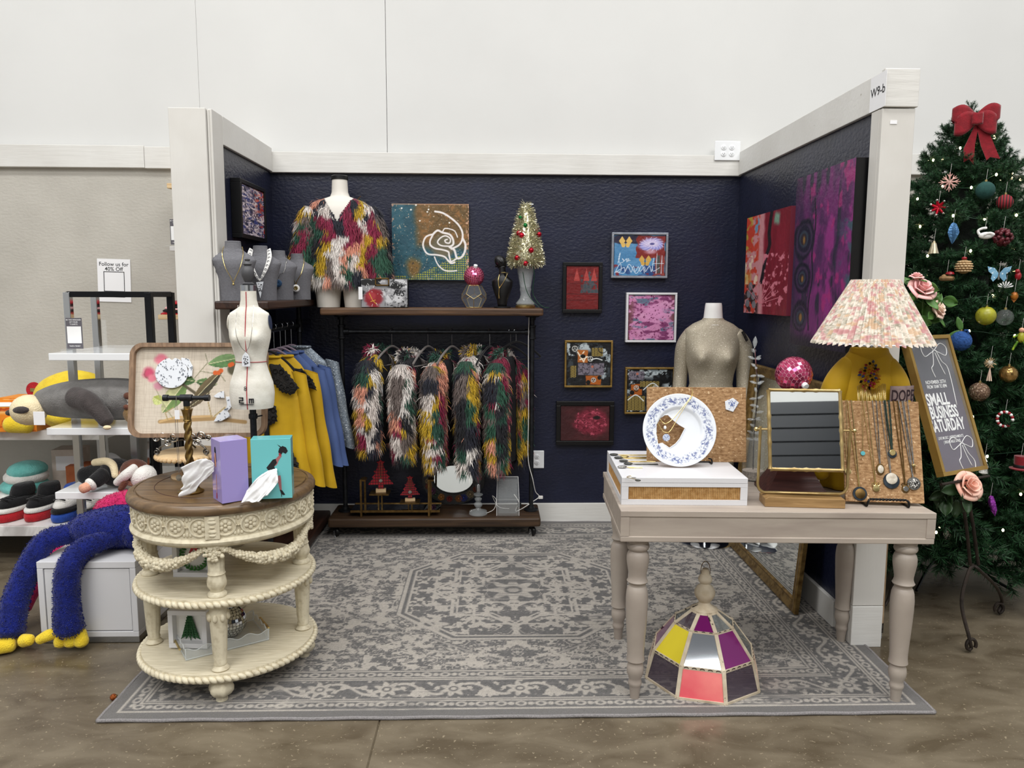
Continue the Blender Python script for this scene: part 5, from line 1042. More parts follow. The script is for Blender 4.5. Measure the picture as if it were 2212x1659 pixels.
m = thing('light_string', 'thin green light string trailing down the crystal vase onto the shelf', 'light string', (c.x, 4.73, SZ)); MB().tube(spline([(.035, -.075, .30), (.05, -.07, .2), (.042, -.06, .10), (.07, -.07, .04), (.10, -.085, .012), (.12, -.08, .006), (.14, -.09, .005)], 8), .0022, 5).build('wire', 'wire_green', m); MB().tube(spline([(-.02, -.07, .22), (.0, -.062, .12), (.03, -.07, .06), (.08, -.09, .006)], 8), .0022, 5).build('wire', 'wire_green', m)
# ------------------------------------------------------------------ things on the base plank
BZ = .1455
def plaid_tree(label, px, py, Y, z, s):
    c = A(px, py, Y=Y); t = thing('plaid_tree', label, 'tree figure', (c.x, Y, z), R(6), 'red plaid trees on the gold stand')
    out = [(0, .205), (-.012, .195), (-.028, .193), (-.016, .183), (-.02, .17), (-.03, .14), (-.046, .135), (-.036, .12), (-.06, .095), (-.05, .09), (-.085, .05), (-.02, .047), (-.02, .022), (.02, .022), (.02, .047), (.085, .05), (.05, .09), (.06, .095), (.036, .12), (.046, .135), (.03, .14), (.02, .17), (.016, .183), (.028, .193), (.012, .195)]
    out = [(x * s * .92, zz * s) for x, zz in out]; MB().prism(out, -.006, .006).build('tree_board', M_('plaid_red' + label[:5], '#a31f2b', rough=.8), t, bevel=.002, smooth=0); m = MB()
    for i in range(-5, 6):                                                    # woven check lines, clipped to the outline
        x = i * .016 * s; zs = [zz for zz in np.linspace(.023 * s, .195 * s, 80) if abs(x) < np.interp(zz / s, [.022, .046, .05, .095, .12, .135, .17, .195], [.018, .018, .076, .048, .034, .036, .018, .006]) * s]
        if len(zs) > 1: m.box(x - .0016, x + .0016, -.0068, -.0062, min(zs), max(zs))
    for zz in np.arange(.03, .19, .018):
        hw = np.interp(zz, [.022, .046, .05, .095, .12, .135, .17, .195], [.018, .018, .074, .047, .033, .036, .018, .006]) * s; m.box(-hw, hw, -.0069, -.0063, zz * s - .0016, zz * s + .0016)
    m.build('plaid_stripe', 'ink', t, smooth=0)['kind'] = 'stuff'; MB().box(-.032, .032, -.016, .016, 0, .022 * s).build('block', 'raw_wood', t, bevel=.001, smooth=0)
    n = thing('necklace', 'fine chain necklace with a round charm on the ' + label.split(' red')[0] + ' plaid tree', 'necklace', (c.x, Y, z), R(6)); 
    for sx in (-1, 1): MB().tube([(sx * .008, -.0085, .192 * s), (sx * .006, -.009, .12 * s), (0, -.009, .085 * s)], .0009, 5).build('chain', 'gold', n)
    o = MB().lathe([(0, 0), (.011, 0), (.011, .003), (0, .003)], 18).build('charm', 'silver', n); o.location = (0, -.008, .075 * s); o.rotation_euler = (PI / 2, 0, 0); return c
# gold stand: mirrored tray on posts and two T risers
gs = thing('display_riser', 'brushed gold metal display riser with mirrored tray on the rack base', 'display riser')
xa, xb = A(757, 1105, Y=4.66).x, A(950, 1105, Y=4.66).x; zt = A(850, 1104, Y=4.66).z
MB().box(xa, xb, 4.66, 4.83, zt - .004, zt + .001).build('mirror_tray', 'mirror', gs, smooth=0)
for a in ((xa, xb, 4.655, 4.662), (xa, xb, 4.828, 4.835)): MB().box(a[0], a[1], a[2], a[3], zt - .008, zt + .006).build('tray_rail', 'bronze', gs, smooth=0)
for px, py0, py1, Y in ((779, 1036, 1127, 4.65), (788, 1030, 1120, 4.72), (926, 1036, 1127, 4.65), (930, 1030, 1120, 4.72)):
    a, b = A(px, py0, Y=Y), A(px + 1, py1, Y=Y); MB().box(a.x - .006, a.x + .006, Y - .004, Y + .004, BZ + .001, a.z).build('upright', 'bronze', gs, smooth=0)
for px in (779, 926): a = A(px, 1036, Y=4.65); MB().box(a.x - .006, a.x + .03, 4.652, 4.72, a.z - .012, a.z - .002).build('upright_link', 'bronze', gs, smooth=0)
risers = []
for px, py in ((821, 1063), (886, 1082)):
    a = A(px, py, Y=4.75); MB().box(a.x - .062, a.x + .062, 4.70, 4.80, a.z - .009, a.z).build('riser_top', 'bronze', gs, smooth=0)
    for dx in (-.01, .012): MB().box(a.x + dx - .004, a.x + dx + .004, 4.74, 4.76, zt + .002, a.z - .009).build('riser_leg', 'bronze', gs, smooth=0)
    risers.append(a.z)
plaid_tree('larger red plaid wooden tree with silver charm on a block', 823, 1062, 4.75, risers[0] + .0005, 1.02); plaid_tree('smaller red plaid wooden tree with silver charm on a block', 886, 1081, 4.75, risers[1] + .0005, .80)
# oval mirror in a round mosaic flower frame leaning on the wall
c = A(979, 1112, Y=4.90); t = thing('wall_mirror', 'oval mirror in a dark frame of mosaic flowers leaning against the navy wall', 'mirror', (c.x, 4.93, BZ + .001)); t.rotation_euler = (R(-7), 0, 0)
FR = .208; 
def ovring(rx, rz, y, n=48): return [(rx * math.cos(2 * PI * k / n), y, .208 * .80 + rz * math.sin(2 * PI * k / n)) for k in range(n)]
MB().loft([ovring(FR, .166, -.004), ovring(FR, .166, .012), ovring(.135, .094, .012), ovring(.135, .094, -.004), ovring(FR, .166, -.004)], cap=False).build('frame_ring', 'black_satin', t, smooth=40); m = MB(); m.add(ovring(.138, .097, .003), [tuple(range(48))]); m.build('mirror_glass', 'mirror', t, smooth=0)
MB().loft([ovring(.138, .098, -.007), ovring(.131, .091, -.007)], cap=False).build('inner_lip', 'black_satin', t, solid=.004)
rnd = random.Random(2); fcol = ['#8e2a24', '#a0611f', '#1f2f8a', '#a38e6a', '#8a3f22', '#6a2a5a', '#2f3d2a', '#b0732a']
for i, cc in enumerate(fcol): M_('mosaic%d' % i, cc, rough=.35)
for k in range(22):
    a = 2 * PI * k / 22 + rnd.uniform(-.08, .08); q = rnd.uniform(.44, .56); rx, rz = .135 * (1 - q) + FR * q, .094 * (1 - q) + .166 * q; r_ = rnd.uniform(.018, .03); cx, cz = rx * math.cos(a), .166 + rz * math.sin(a); m = MB()
    for j in range(14): b_ = 2 * PI * j / 14; m.tube([(cx + r_ * .3 * math.cos(b_), -.006, cz + r_ * .3 * math.sin(b_)), (cx + r_ * .7 * math.cos(b_), -.009, cz + r_ * .7 * math.sin(b_)), (cx + r_ * math.cos(b_), -.006, cz + r_ * math.sin(b_))], [.001, .0028, .0008], 5)
    m.ell((cx, -.006, cz), (r_ * .28, .005, r_ * .28), 8, 5); m.build('mosaic_flower', 'mosaic%d' % (k % 8), t, smooth=180)
# glass candlestick lamp with bare bulb
c = A(1033, 1118, Y=4.70); t = thing('table_lamp', 'small clear glass lamp base with a bare bulb on the rack base', 'lamp', (c.x, 4.71, BZ + .0005))
MB().lathe([(0, 0), (.058, 0), (.06, .006), (.055, .02), (.02, .03), (.014, .04), (.026, .055), (.028, .065), (.014, .08), (.022, .092), (.024, .10), (.012, .112), (.03, .124), (.03, .13), (.012, .138), (.012, .145)], 32).build('glass_stem', 'crystal', t); MB().lathe([(.011, .145), (.015, .148), (.016, .19), (.013, .196)], 20).build('lamp_socket', 'steel', t); MB().lathe([(.010, .196), (.013, .206), (.026, .235), (.03, .255), (.026, .275), (.012, .288), (0, .29)], 24).build('bulb', 'glass', t); MB().tube(spline([(.05, -.01, .006), (.10, .0, .03), (.115, .03, .08), (.09, .06, .10), (.13, .09, .02), (.2, .1, .004)], 6), .002, 6).build('power_cord', 'cord_white', t)
# acrylic easel
c = A(1097, 1126, Y=4.66); t = thing('acrylic_easel', 'empty clear acrylic display easel on the rack base', 'easel', (c.x, 4.665, BZ + .001))
m = MB(); pr = [(-.0, .0), (.002, .11), (.055, .225)]
for w0, w1, y0, z0, y1, z1, n_ in ((.072, .072, 0, .0, 0.004, .11, 'front_plate'), (.072, .066, .006, .112, .07, .235, 'back_plate'), (.06, .06, .05, .0, .062, .22, 'rear_prop')):
    MB().add([(-w0, y0, z0), (w0, y0, z0), (w1, y1, z1), (-w1, y1, z1)], [(0, 1, 2, 3)]).build(n_, 'clear_acrylic', t, smooth=0, solid=.004)
MB().box(-.072, .072, -.03, .0, .108, .112).build('ledge', 'clear_acrylic', t, smooth=0)
for s in (-1, 1): MB().tube([(s * .071, -.001, 0), (s * .071, .003, .11), (s * .066, .07, .235)], .0013, 5).build('edge_highlight', 'print_white', t)  # white tubes stand in for light caught along the clear edges
MB().tube([(-.066, .07, .235), (.066, .07, .235)], .0013, 5).build('edge_highlight', 'print_white', t)
# white cord down the post with plug
t = thing('extension_cord', 'white cord running down the right rack post to a plug on the floor trim', 'cord'); x = PXR - .022
MB().tube(spline([(x, PYC - .02, SZ - .05), (x - .003, PYC - .02, 1.2), (x + .001, PYC - .02, .8), (x, PYC - .02, .5), (x + .03, PYC - .03, .36), (x + .05, PYC, .27), (x + .075, PYC + .02, .23), (x + .03, PYC, .20), (x - .04, PYC - .02, .16), (x - .08, PYC - .03, .15), (x - .06, PYC - .04, .21), (x - .09, PYC - .03, .26)], 8), .0026, 6).build('wire', 'cord_white', t); MB().cbox((x + .085, PYC + .02, .225), (.03, .016, .02)).build('plug', 'cord_white', t, bevel=.003); MB().cbox((x - .055, PYC - .06, .20), (.022, .02, .03)).build('socket_end', 'ink', t, bevel=.003)
# ================================================================== second rack along the left wall
l0, l1, ly0, ly1, lz = -1.383, -1.115, 3.83, 4.92, 1.50
lr = thing('pipe_rack', 'black pipe rack with dark plank shelf of busts along the left wall', 'clothes rack')
MB().box(l0, l1, ly0, ly1, lz - .042, lz).build('shelf_plank', 'dark_wood_y', lr, bevel=.008, smooth=0); MB().box(l0 + .002, -1.075, 4.05, 4.95, .045, .105).build('base_plank', 'dark_wood_y', lr, bevel=.01, smooth=0)
lxc = -1.225
for y in (4.10, 4.86):
    MB().cyl((lxc, y, .11), (lxc, y, lz - .045), .0145, n=16).build('post', 'pipe', lr); MB().lathe([(.045, 0), (.045, .008), (.022, .014), (.02, .03)], 24, (lxc, y, .106)).build('floor_flange', 'pipe', lr); MB().lathe([(.024, -.04), (.02, -.03), (.02, .03), (.024, .04)], 18, (lxc, y, 1.335)).build('tee', 'pipe', lr)
MB().cyl((lxc, 4.12, 1.335), (lxc, 4.84, 1.335), .0135, n=16).build('rail', 'pipe', lr)
for x in (l0 + .04, -1.12):
    for y in (4.12, 4.88): o = MB().lathe([(0, -.008), (.02, -.008), (.022, 0), (.02, .008), (0, .008)], 18).build('caster_wheel', 'black_satin', lr); o.location = (x, y, .023); o.rotation_euler = (0, PI / 2, 0)
def garment(name, label, y, cx, sw, hem, ztop, zbot, mat, lean=0, fold=.012, seed=0, group='garments on the left rack', hg='velvet_mauve'):
    rr = random.Random(seed); t = thing(name, label, 'jacket' if name == 'jacket' else 'garment', (cx, y, 0), 0, group)
    ph = [rr.uniform(0, 6) for _ in range(4)]
    def bodyf(u, v):
        a = 2 * PI * u; z = ztop + (zbot - ztop) * v; hw = np.interp(v, [0, .04, .12, .3, 1], [.06, .11, sw, sw * 1.03, hem]); dp = np.interp(v, [0, .1, .4, 1], [.012, .026, .034, .042])
        f = fold * v * (math.sin(5 * a + ph[0]) + .6 * math.sin(9 * a + ph[1] + 2 * v)); x = hw * math.cos(a); yy = dp * math.sin(a) + f * (1 if math.sin(a) < 0 else .5)
        return ((x if x > 0 else max(x * .8, -.185)) + .012 * v * math.sin(ph[2]), yy + lean * v, z + (.012 * math.cos(2 * a) if v > .98 else 0) - .035 * min(v / .06, 1) * abs(math.cos(a)) ** 1.5 * (v < .3))
    MB().grid(bodyf, 60, 30).build('body', mat, t, smooth=180)
    for s in (-1, 1):
        def sl(u, v, s=s):
            a = 2 * PI * u; p = Vector((s * (sw * .95 + (.10 if s > 0 else -.03) * v) + (.035 if s < 0 else 0), -.004 - .03 * v, ztop - .07 + (zbot - ztop) * (.02 + .90 * v))); r = .05 - .004 * v + .003 * math.sin(14 * v + ph[3])
            return (p.x + r * math.cos(a) * .8, p.y + r * math.sin(a) * .62 + .003 * math.sin(3 * a + 9 * v), p.z + .012 * math.cos(a) * s * -1)
        MB().grid(sl, 20, 24).build('sleeve', mat, t, smooth=180)
    MB().tube([(.058 * math.cos(a), .024 * math.sin(a), ztop + .004) for a in [2 * PI * k / 20 for k in range(20)]], .008, 7, closed=True).build('collar', mat, t, smooth=180)
    return t
def lace(t, pts, yf, name='lace_panel', seed=0):
    n = len(pts); cx, cz = sum(p[0] for p in pts) / n, sum(p[1] for p in pts) / n; rr = random.Random(seed); edge = []
    for i in range(n):
        a, b = pts[i], pts[(i + 1) % n]
        for k in range(6): q = k / 6; w_ = 1 + .07 * math.sin(k * PI * 1.0 + i) + rr.uniform(-.03, .03); edge.append((cx + (a[0] + (b[0] - a[0]) * q - cx) * w_, cz + (a[1] + (b[1] - a[1]) * q - cz) * w_))
    m = MB(); e = len(edge); vs = []
    for s_ in (1, .66, .33): vs += [(cx + (x - cx) * s_, yf(cx + (x - cx) * s_, cz + (z - cz) * s_), cz + (z - cz) * s_) for x, z in edge]
    vs.append((cx, yf(cx, cz), cz)); fs = [(r_ * e + i, r_ * e + (i + 1) % e, (r_ + 1) * e + (i + 1) % e, (r_ + 1) * e + i) for r_ in (0, 1) for i in range(e)] + [(2 * e + i, 2 * e + (i + 1) % e, 3 * e) for i in range(e)]
    m.add(vs, fs); o = m.build(name, 'lace_black', t, smooth=180, solid=.003)
    m = MB()                                                                     # raised cord of the lace
    for k in range(9):
        q = k * .7; x, z = cx + (pts[k % n][0] - cx) * .55, cz + (pts[k % n][1] - cz) * .55; m.torus((x, yf(x, z) - .004, z), .012, .0022, 12, 5, 'y')
    m.build('lace_ring', 'lace_black', o, smooth=180)['kind'] = 'stuff'
gx = -1.20
hy = 1.335 + .006
g1 = garment('jacket', 'mustard yellow jacket with black lace at the front of the left rack', 4.17, gx - .015, .165, .215, 1.19, .50, 'yellow_cloth', -.045, .012, 3)
yf = lambda x, z: -.072 - .02 * (1.19 - z) / .7
lace(g1, [(.01, 1.16), (.07, 1.155), (.12, 1.10), (.17, 1.03), (.13, .99), (.07, 1.01), (.03, 1.06)], lambda x, z: -.055 - .06 * (1.19 - z), seed=1); lace(g1, [(.06, .68), (.12, .70), (.16, .62), (.18, .51), (.10, .50), (.05, .54)], lambda x, z: -.062 - .05 * (1.19 - z), seed=2); lace(g1, [(-.005, .95), (.045, .93), (.05, .85), (.0, .82), (-.03, .88)], lambda x, z: -.06 - .05 * (1.19 - z), seed=5)
g2 = garment('jacket', 'second mustard yellow jacket hanging behind the lace one', 4.29, gx + .02, .165, .245, 1.185, .46, 'yellow_cloth', -.02, .014, 5)
lace(g2, [(.05, 1.13), (.12, 1.12), (.18, 1.06), (.20, 1.0), (.15, 1.02), (.08, 1.07)], lambda x, z: -.05 - .05 * (1.19 - z), 'lace_yoke', seed=4)
garment('jacket', 'denim blue jacket behind the yellow jackets on the left rack', 4.42, gx + .015, .185, .255, 1.19, .56, 'blue_cloth', 0, .014, 8); garment('jacket', 'second denim blue jacket just in front of the sequined one', 4.53, gx + .02, .19, .26, 1.19, .54, 'blue_cloth', 0, .014, 9); garment('jacket', 'silver grey sequined jacket at the back of the left rack', 4.66, gx + .03, .20, .255, 1.21, .62, 'sequin_grey', 0, .008, 11)
for k, (y, mt, lab) in enumerate(((4.17, 'velvet_black', 'black hanger of the front lace jacket'), (4.29, 'velvet_mauve', 'mauve hanger of the second yellow jacket'), (4.42, 'velvet_mauve', 'mauve hanger of the denim blue jacket'), (4.53, 'velvet_mauve', 'mauve hanger of the second denim blue jacket'), (4.66, 'velvet_mauve', 'mauve hanger of the sequined jacket'))): hanger(lab + ' on the left rack', (lxc, y, hy), 0, mt, .70, .062, group='hangers on the left rack')
# linen necklace busts on the left shelf
def bust_form(label, px, Y, s, rz):
    x = A(px, 655, Y=Y).x; t = thing('necklace_bust', label, 'necklace bust', (x, Y, lz + .0005), rz, 'grey linen busts'); 
    secs = [(0, .080, .05, 0, .015), (.06, .080, .05, 0, .01), (.13, .088, .05, 0, .0), (.18, .103, .045, 0, -.012), (.205, .112, .036, 0, -.018), (.225, .098, .034, 0, -.01), (.245, .062, .034, 0, 0), (.262, .042, .034, 0, .005), (.30, .038, .034, 0, .008)]
    rg = []
    for z, rx, ry, cx, cy in [tuple(secs[i][q] * (1 - k / 3) + secs[i + 1][q] * (k / 3) for q in range(5)) for i in range(len(secs) - 1) for k in range(3)] + [secs[-1]]: rg.append([((cx + rx * math.cos(a)) * s, (cy + ry * (math.sin(a) if math.sin(a) < 0 else .35 * math.sin(a)) * (1 + .0 * a) + .16 * rx * math.cos(a) ** 2 * (z < .25)) * s, z * s * 1.0) for a in [2 * PI * k / 40 for k in range(40)]])
    MB().loft(rg).build('bust', 'bust_grey', t, smooth=60); MB().lathe([(.0, .302), (.036, .302), (.039, .299), (.039, .296)], 28, (0, .008 * s, 0), sx=s, sy=.9 * s).build('neck_rim', 'bust_grey', t).location.z = -.3 + .3 * s
    return t, x, s
def neck_chain(label, t, x, Y, s, rz, mat, r, drop, pend):
    n = thing('necklace', label, 'necklace', (x, Y, lz), rz, 'necklaces on the linen busts')
    for sg_ in (-1, 1):
        p = spline([(sg_ * .044 * s, .012, .275 * s), (sg_ * .05 * s, -.035 * s, .235 * s), (sg_ * .036 * s, -.062 * s, .17 * s), (sg_ * .012 * s, -.060 * s, (drop + .03) * s), (0, -.059 * s, drop * s)], 8)
        MB().tube(p, [r * (1 + .35 * (k % 2)) for k in range(len(p))], 6).build('chain', mat, n)
    pend(n, s, drop); return n
def p_none(n, s, d): MB().ell((0, -.062 * s, d * s - .006), .006, 8, 6).build('charm', 'gold', n)
def p_round(m1, m2):
    def f(n, s, d):
        o = MB().lathe([(0, 0), (.021, 0), (.022, .003), (.018, .007), (0, .007)], 24).build('pendant', m1, n); o.location = (0, -.060 * s, d * s - .022); o.rotation_euler = (PI / 2, 0, 0); q = MB().lathe([(.006, .006), (.0125, .006), (.012, .010), (.008, .010), (.006, .008)], 20).build('pendant_boss', m2, n); q.location = o.location; q.rotation_euler = o.rotation_euler
    return f
def p_arrow(n, s, d): MB().prism([(-.019, .0), (.019, .004), (0, -.085)], -.064 * s - .003, -.064 * s + .002).build('pendant', 'china', n, smooth=0).location.z = d * s; m = MB(); rr = random.Random(4); [m.box(x - .002, x + .002, -.0685 * s, -.0675 * s, z - .0015, z + .0015) for x, z in [(rr.uniform(-.010, .010), rr.uniform(-.05, -.005)) for _ in range(24)]]; m.build('printed_sprig', 'ink', n, smooth=0).location.z = d * s
M_('lapis', '#2f4e6e', '#243c58', rough=.35, scale=40)
for k, (px, Y, s, rz, lab) in enumerate(((508, 3.96, 1.0, R(14), 'largest grey linen necklace bust at the front of the left shelf'), (566, 4.20, .97, R(10), 'second grey linen bust with a white lace choker'), (605, 4.45, .93, R(8), 'third grey linen bust with a blue pendant'), (644, 4.62, .90, R(4), 'last and smallest grey linen bust in the corner'))):
    t, x, s = bust_form(lab, px, Y, s, rz)
    if k == 0: neck_chain('gold ball chain necklace on the largest linen bust', t, x, Y, s, rz, 'gold', .0016, .09, p_none)
    if k == 1:
        n = thing('necklace', 'white lace ribbon choker with an arrow-shaped china pendant', 'necklace', (x, Y, lz), rz, 'necklaces on the linen busts')
        for sg_ in (-1, 1):
            P = spline([(sg_ * .046 * s, .0, .285 * s), (sg_ * .052 * s, -.042 * s, .235 * s), (sg_ * .034 * s, -.066 * s, .17 * s), (sg_ * .004 * s, -.064 * s, .11 * s)], 6); w_ = [.010 + .005 * math.sin(PI * i / (len(P) - 1)) for i in range(len(P))]
            MB().grid(lambda u, v: (lambda q: (q[0].x + (u - .5) * 2 * q[1] * .9, q[0].y - .003, q[0].z + (u - .5) * sg_ * q[1] * 1.0))((P[round(v * (len(P) - 1))], w_[round(v * (len(P) - 1))])), 4, len(P) - 1).build('lace_ribbon', 'white_matt', n, smooth=180, solid=.002)
            m = MB(); [m.torus((P[i].x, P[i].y - .0048, P[i].z), .0055, .0014, 10, 5, 'y') for i in range(2, len(P) - 1, 2)]; m.build('lace_hole', 'bust_grey', n, smooth=180)['kind'] = 'stuff'
        p_arrow(n, s, .10)
    if k == 2: neck_chain('thin silver chain with a round blue pendant', t, x, Y, s, rz, 'silver', .0011, .125, p_round('lapis', 'lapis'))
    if k == 3: neck_chain('gold chain with a white and gold disc pendant', t, x, Y, s, rz, 'gold', .0018, .10, p_round('mannequin_white', 'gold'))
# ================================================================== pictures on the walls
def art(name, label, c, rz, w_, h_, paint, frame=None, fw=.02, depth=.035, relief=0, group='paintings on the booth walls', side=None):
    t = thing(name, label, 'painting', c, rz, group)
    if frame:
        g = fw
        for nm, a in (('frame_rail', (-w_ / 2, w_ / 2, -h_ / 2, -h_ / 2 + g)), ('frame_rail', (-w_ / 2, w_ / 2, h_ / 2 - g, h_ / 2)), ('frame_stile', (-w_ / 2, -w_ / 2 + g, -h_ / 2 + g, h_ / 2 - g)), ('frame_stile', (w_ / 2 - g, w_ / 2, -h_ / 2 + g, h_ / 2 - g))): MB().box(a[0], a[1], -depth, 0, a[2], a[3]).build(nm, frame, t, bevel=.002, smooth=0)
        cw, ch, yf = w_ - 2 * g - .006, h_ - 2 * g - .006, -depth + .008
        MB().box(-w_ / 2 + g, w_ / 2 - g, -.012, -.002, -h_ / 2 + g, h_ / 2 - g).build('backing', 'black_satin', t, smooth=0)
        MB().box(-cw / 2, cw / 2, yf + .0006, -.013, -ch / 2, ch / 2).build('stretcher', side or 'black_satin', t, smooth=0)
    else:
        cw, ch, yf = w_, h_, -depth; MB().box(-w_ / 2, w_ / 2, -depth + .0006, 0, -h_ / 2, h_ / 2).build('stretcher', side or 'raw_wood', t, bevel=.001, smooth=0)
    m = MB(); canvas_grid(m, paint, cw, ch, yf, relief); m.build('canvas', 'paint', t, smooth=180); return t
def rect_at(x0, y0, x1, y1, Y=4.99): a, b = A(x0, (y0 + y1) / 2, Y=Y), A(x1, (y0 + y1) / 2, Y=Y); p, q = A((x0 + x1) / 2, y0, Y=Y), A((x0 + x1) / 2, y1, Y=Y); return Vector(((a.x + b.x) / 2, Y + .008, (p.z + q.z) / 2)), b.x - a.x, p.z - q.z
def spl2(pts, n=6): return [(p.x, p.y) for p in spline([(x, y, 0) for x, y in pts], n)]
# white line rose on teal and bronze
c, w_, h_ = rect_at(848, 441, 1013, 605); P = Paint(200, 200, '#2e5a68'); U, V = P.U, P.V
P.mix(.75 * sst(.35, .7, fbm(U * 9, V * 9, 2)), '#244a58'); P.mix(sst(.25, .36, U + .10 * (fbm(U * 5, V * 5, 3) - .5)) * sst(.38, .52, V + .15 * (fbm(U * 4, V * 4, 5) - .5)), '#6a5230'); P.mix(sst(.5, .7, fbm(U * 14, V * 14, 6)) * sst(.3, .4, U) * sst(.45, .55, V), '#8a6338')
vx, vy = U * 8, V * 8; fx, fy = vx - np.floor(vx) - .5, vy - np.floor(vy) - .5; P.mix((1 - sst(.03, .06, np.abs(np.hypot(fx, fy) - .42))) * sst(.5, .6, U) * sst(.6, .7, V) * .6, '#4a3a20')
P.disc(.28, .17, .10, .14, '#7d6032', .4, .8, 4); dx, dy = U * 34 - np.floor(U * 34) - .5, V * 34 - np.floor(V * 34) - .5; P.mix((np.hypot(dx, dy) < .33) * (V < .06 + .28 * sst(.2, 1, U)) * sst(.35, .5, fbm(U * 5 + 3, V * 9, 9) + .15), '#a8a83a')
P.mix(sst(.62, .68, fbm(U * 40, V * 40, 12)) * (1 - sst(.0, .06, U)), '#c79a80'); P.mix(sst(.52, .6, fbm(U * 40, V * 40, 13)) * (1 - sst(.02, .05, 1 - U)), '#c79a80'); P.mix((1 - sst(.01, .02, 1 - V)) * .7, '#b58a70'); P.mix(sst(.75, .79, fbm(U * 60, V * 60, 14)), '#c8b8a0'); P.mix(sst(.70, .74, fbm(U * 70, V * 70, 15)) * (V < .5), '#12222a')
rz_ = lambda pts: [((x - 437) / 833, 1 - (y - 200) / 835) for x, y in pts]
P.disc(.66, .45, .16, .15, '#6b6450', .3, .3, 5)
for pts, w0 in (([(905, 283), (990, 300), (1085, 360), (1160, 430), (1200, 510), (1197, 590), (1160, 650), (1080, 690)], .012), ([(885, 530), (805, 560), (772, 640), (790, 710), (830, 750), (920, 757), (1000, 775), (1040, 815), (1075, 848), (1115, 838)], .011), ([(880, 532), (930, 490), (985, 512), (1060, 532), (1095, 580), (1100, 640), (1060, 668)], .013), ([(985, 505), (1010, 468), (1070, 474), (1120, 500), (1147, 562)], .007), ([(878, 540), (850, 600), (852, 650), (900, 685), (980, 700), (1045, 722), (1055, 765), (1072, 835)], .011), ([(1060, 662), (970, 655), (930, 618), (965, 568), (1020, 548), (1068, 580), (1060, 625), (1022, 622), (1010, 597), (1035, 587)], .009), ([(1203, 575), (1232, 640), (1225, 720), (1190, 780), (1140, 790), (1112, 705), (1062, 672)], .014), ([(1072, 835), (1130, 800), (1130, 770)], .010), ([(895, 780), (930, 860), (990, 920), (1060, 936), (1135, 930)], .008)): P.line(spl2(rz_(pts)), w0, '#ece6e4')
for x, y in ((545, 250), (645, 266), (700, 215), (835, 262), (822, 288), (1060, 405), (740, 385)): q = rz_([(x, y)])[0]; P.disc(q[0], q[1], .012, .010, '#f2efe9', .2)
art('painting', 'square canvas with a white line rose on teal and bronze', c, 0, w_, h_, P, None, depth=.03)
# red abstract in black frame
c, w_, h_ = rect_at(1215, 567, 1300, 676); P = Paint(80, 110, '#6c1517'); U, V = P.U, P.V; P.mix(.6 * sst(.4, .7, fbm(U * 3, V * 14, 2)), '#841f20'); P.mix(.5 * sst(.5, .7, fbm(U * 4, V * 10, 5)), '#5e1416')
P.mix((np.abs(U - .72) < .30 * sst(1.0, .3, V)) * (V > .38) * (V < .88) * sst(.35, .5, fbm(U * 8, V * 8, 7)), '#4a4a50'); P.mix((np.mod(U * 9, 1) < .55) * (np.mod(V * 8, 1) < .6) * (U > .4) * (V > .38) * (V < .8) * .7, '#33474d')
for x in (.32, .62, .86): P.mix((np.abs(U - x) < .09 * sst(1.0, .64, V)) * (V > .66) * (V < .96), '#a8403c')
P.line([(0, .6), (.6, .6)], .008, '#5a1416'); P.line([(0, .36), (1, .34)], .01, '#4e1214'); P.line([(0, .2), (1, .22)], .012, '#5a1416'); art('painting', 'dark red abstract painting in a black frame', c, 0, w_, h_, P, 'black_satin', .022)
# blue butterfly collage
c, w_, h_ = rect_at(1320, 503, 1441, 601); P = Paint(150, 116, '#4a83b0'); U, V = P.U, P.V; P.mix(.5 * sst(.4, .7, fbm(U * 6, V * 6, 3)), '#6b9cc4'); P.rect(0, .45, .80, 1, '#272338', .015, .04); P.rect(.44, 1, .42, 1, '#7a2420', .01, .05); P.mix(sst(.45, .6, fbm(U * 5, V * 5, 5)) * (V < .25), '#27457a'); P.mix(sst(.55, .65, fbm(U * 7, V * 6, 6)) * (V < .3), '#7a2430'); P.rect(.8, 1, .0, .45, '#8a3a34', .02, .05); P.rect(.84, .9, .05, .5, '#4a4a48', .01, .03)
hx, hy = U * 34, V * 26; P.mix((np.hypot(hx - np.floor(hx) - .5, hy - np.floor(hy) - .5) < .28) * (U < .45) * (V > .35) * (V < .78) * .35, '#2a4a6a'); P.disc(.72, .78, .24, .17, '#8d8fd0', .25, .7, 3); P.disc(.72, .80, .16, .10, '#c3b6dc', .4, .8, 5); P.disc(.74, .79, .05, .03, '#5a5690', .3); P.disc(.72, .60, .10, .06, '#b98a9a', .5, 1, 8)
for k in range(16): a = 2 * PI * k / 16; P.line(spl2([(.74 + .05 * math.cos(a), .79 + .03 * math.sin(a)), (.74 + .15 * math.cos(a + .3), .79 + .10 * math.sin(a + .3)), (.73 + .25 * math.cos(a), .78 + .18 * math.sin(a))], 4), .004, '#e2dcf0', 1.25)
def bfly(x, y, s, cc):
    for sg_ in (-1, 1): P.mix((np.abs((U - x - sg_ * .055 * s) / (.05 * s)) + np.abs((V - y - .03 * s) / (.075 * s)) * .8 < 1) * 1., cc); P.mix(np.hypot((U - x - sg_ * .035 * s) / (.032 * s), (V - y + .05 * s) / (.045 * s)) < 1, cc)
    P.line([(x, y - .09 * s), (x, y + .05 * s)], .006, '#3a2c20', 1.25)
bfly(.22, .82, 1.25, '#d9b463'); bfly(.61, .36, 1.2, '#c9a04e')
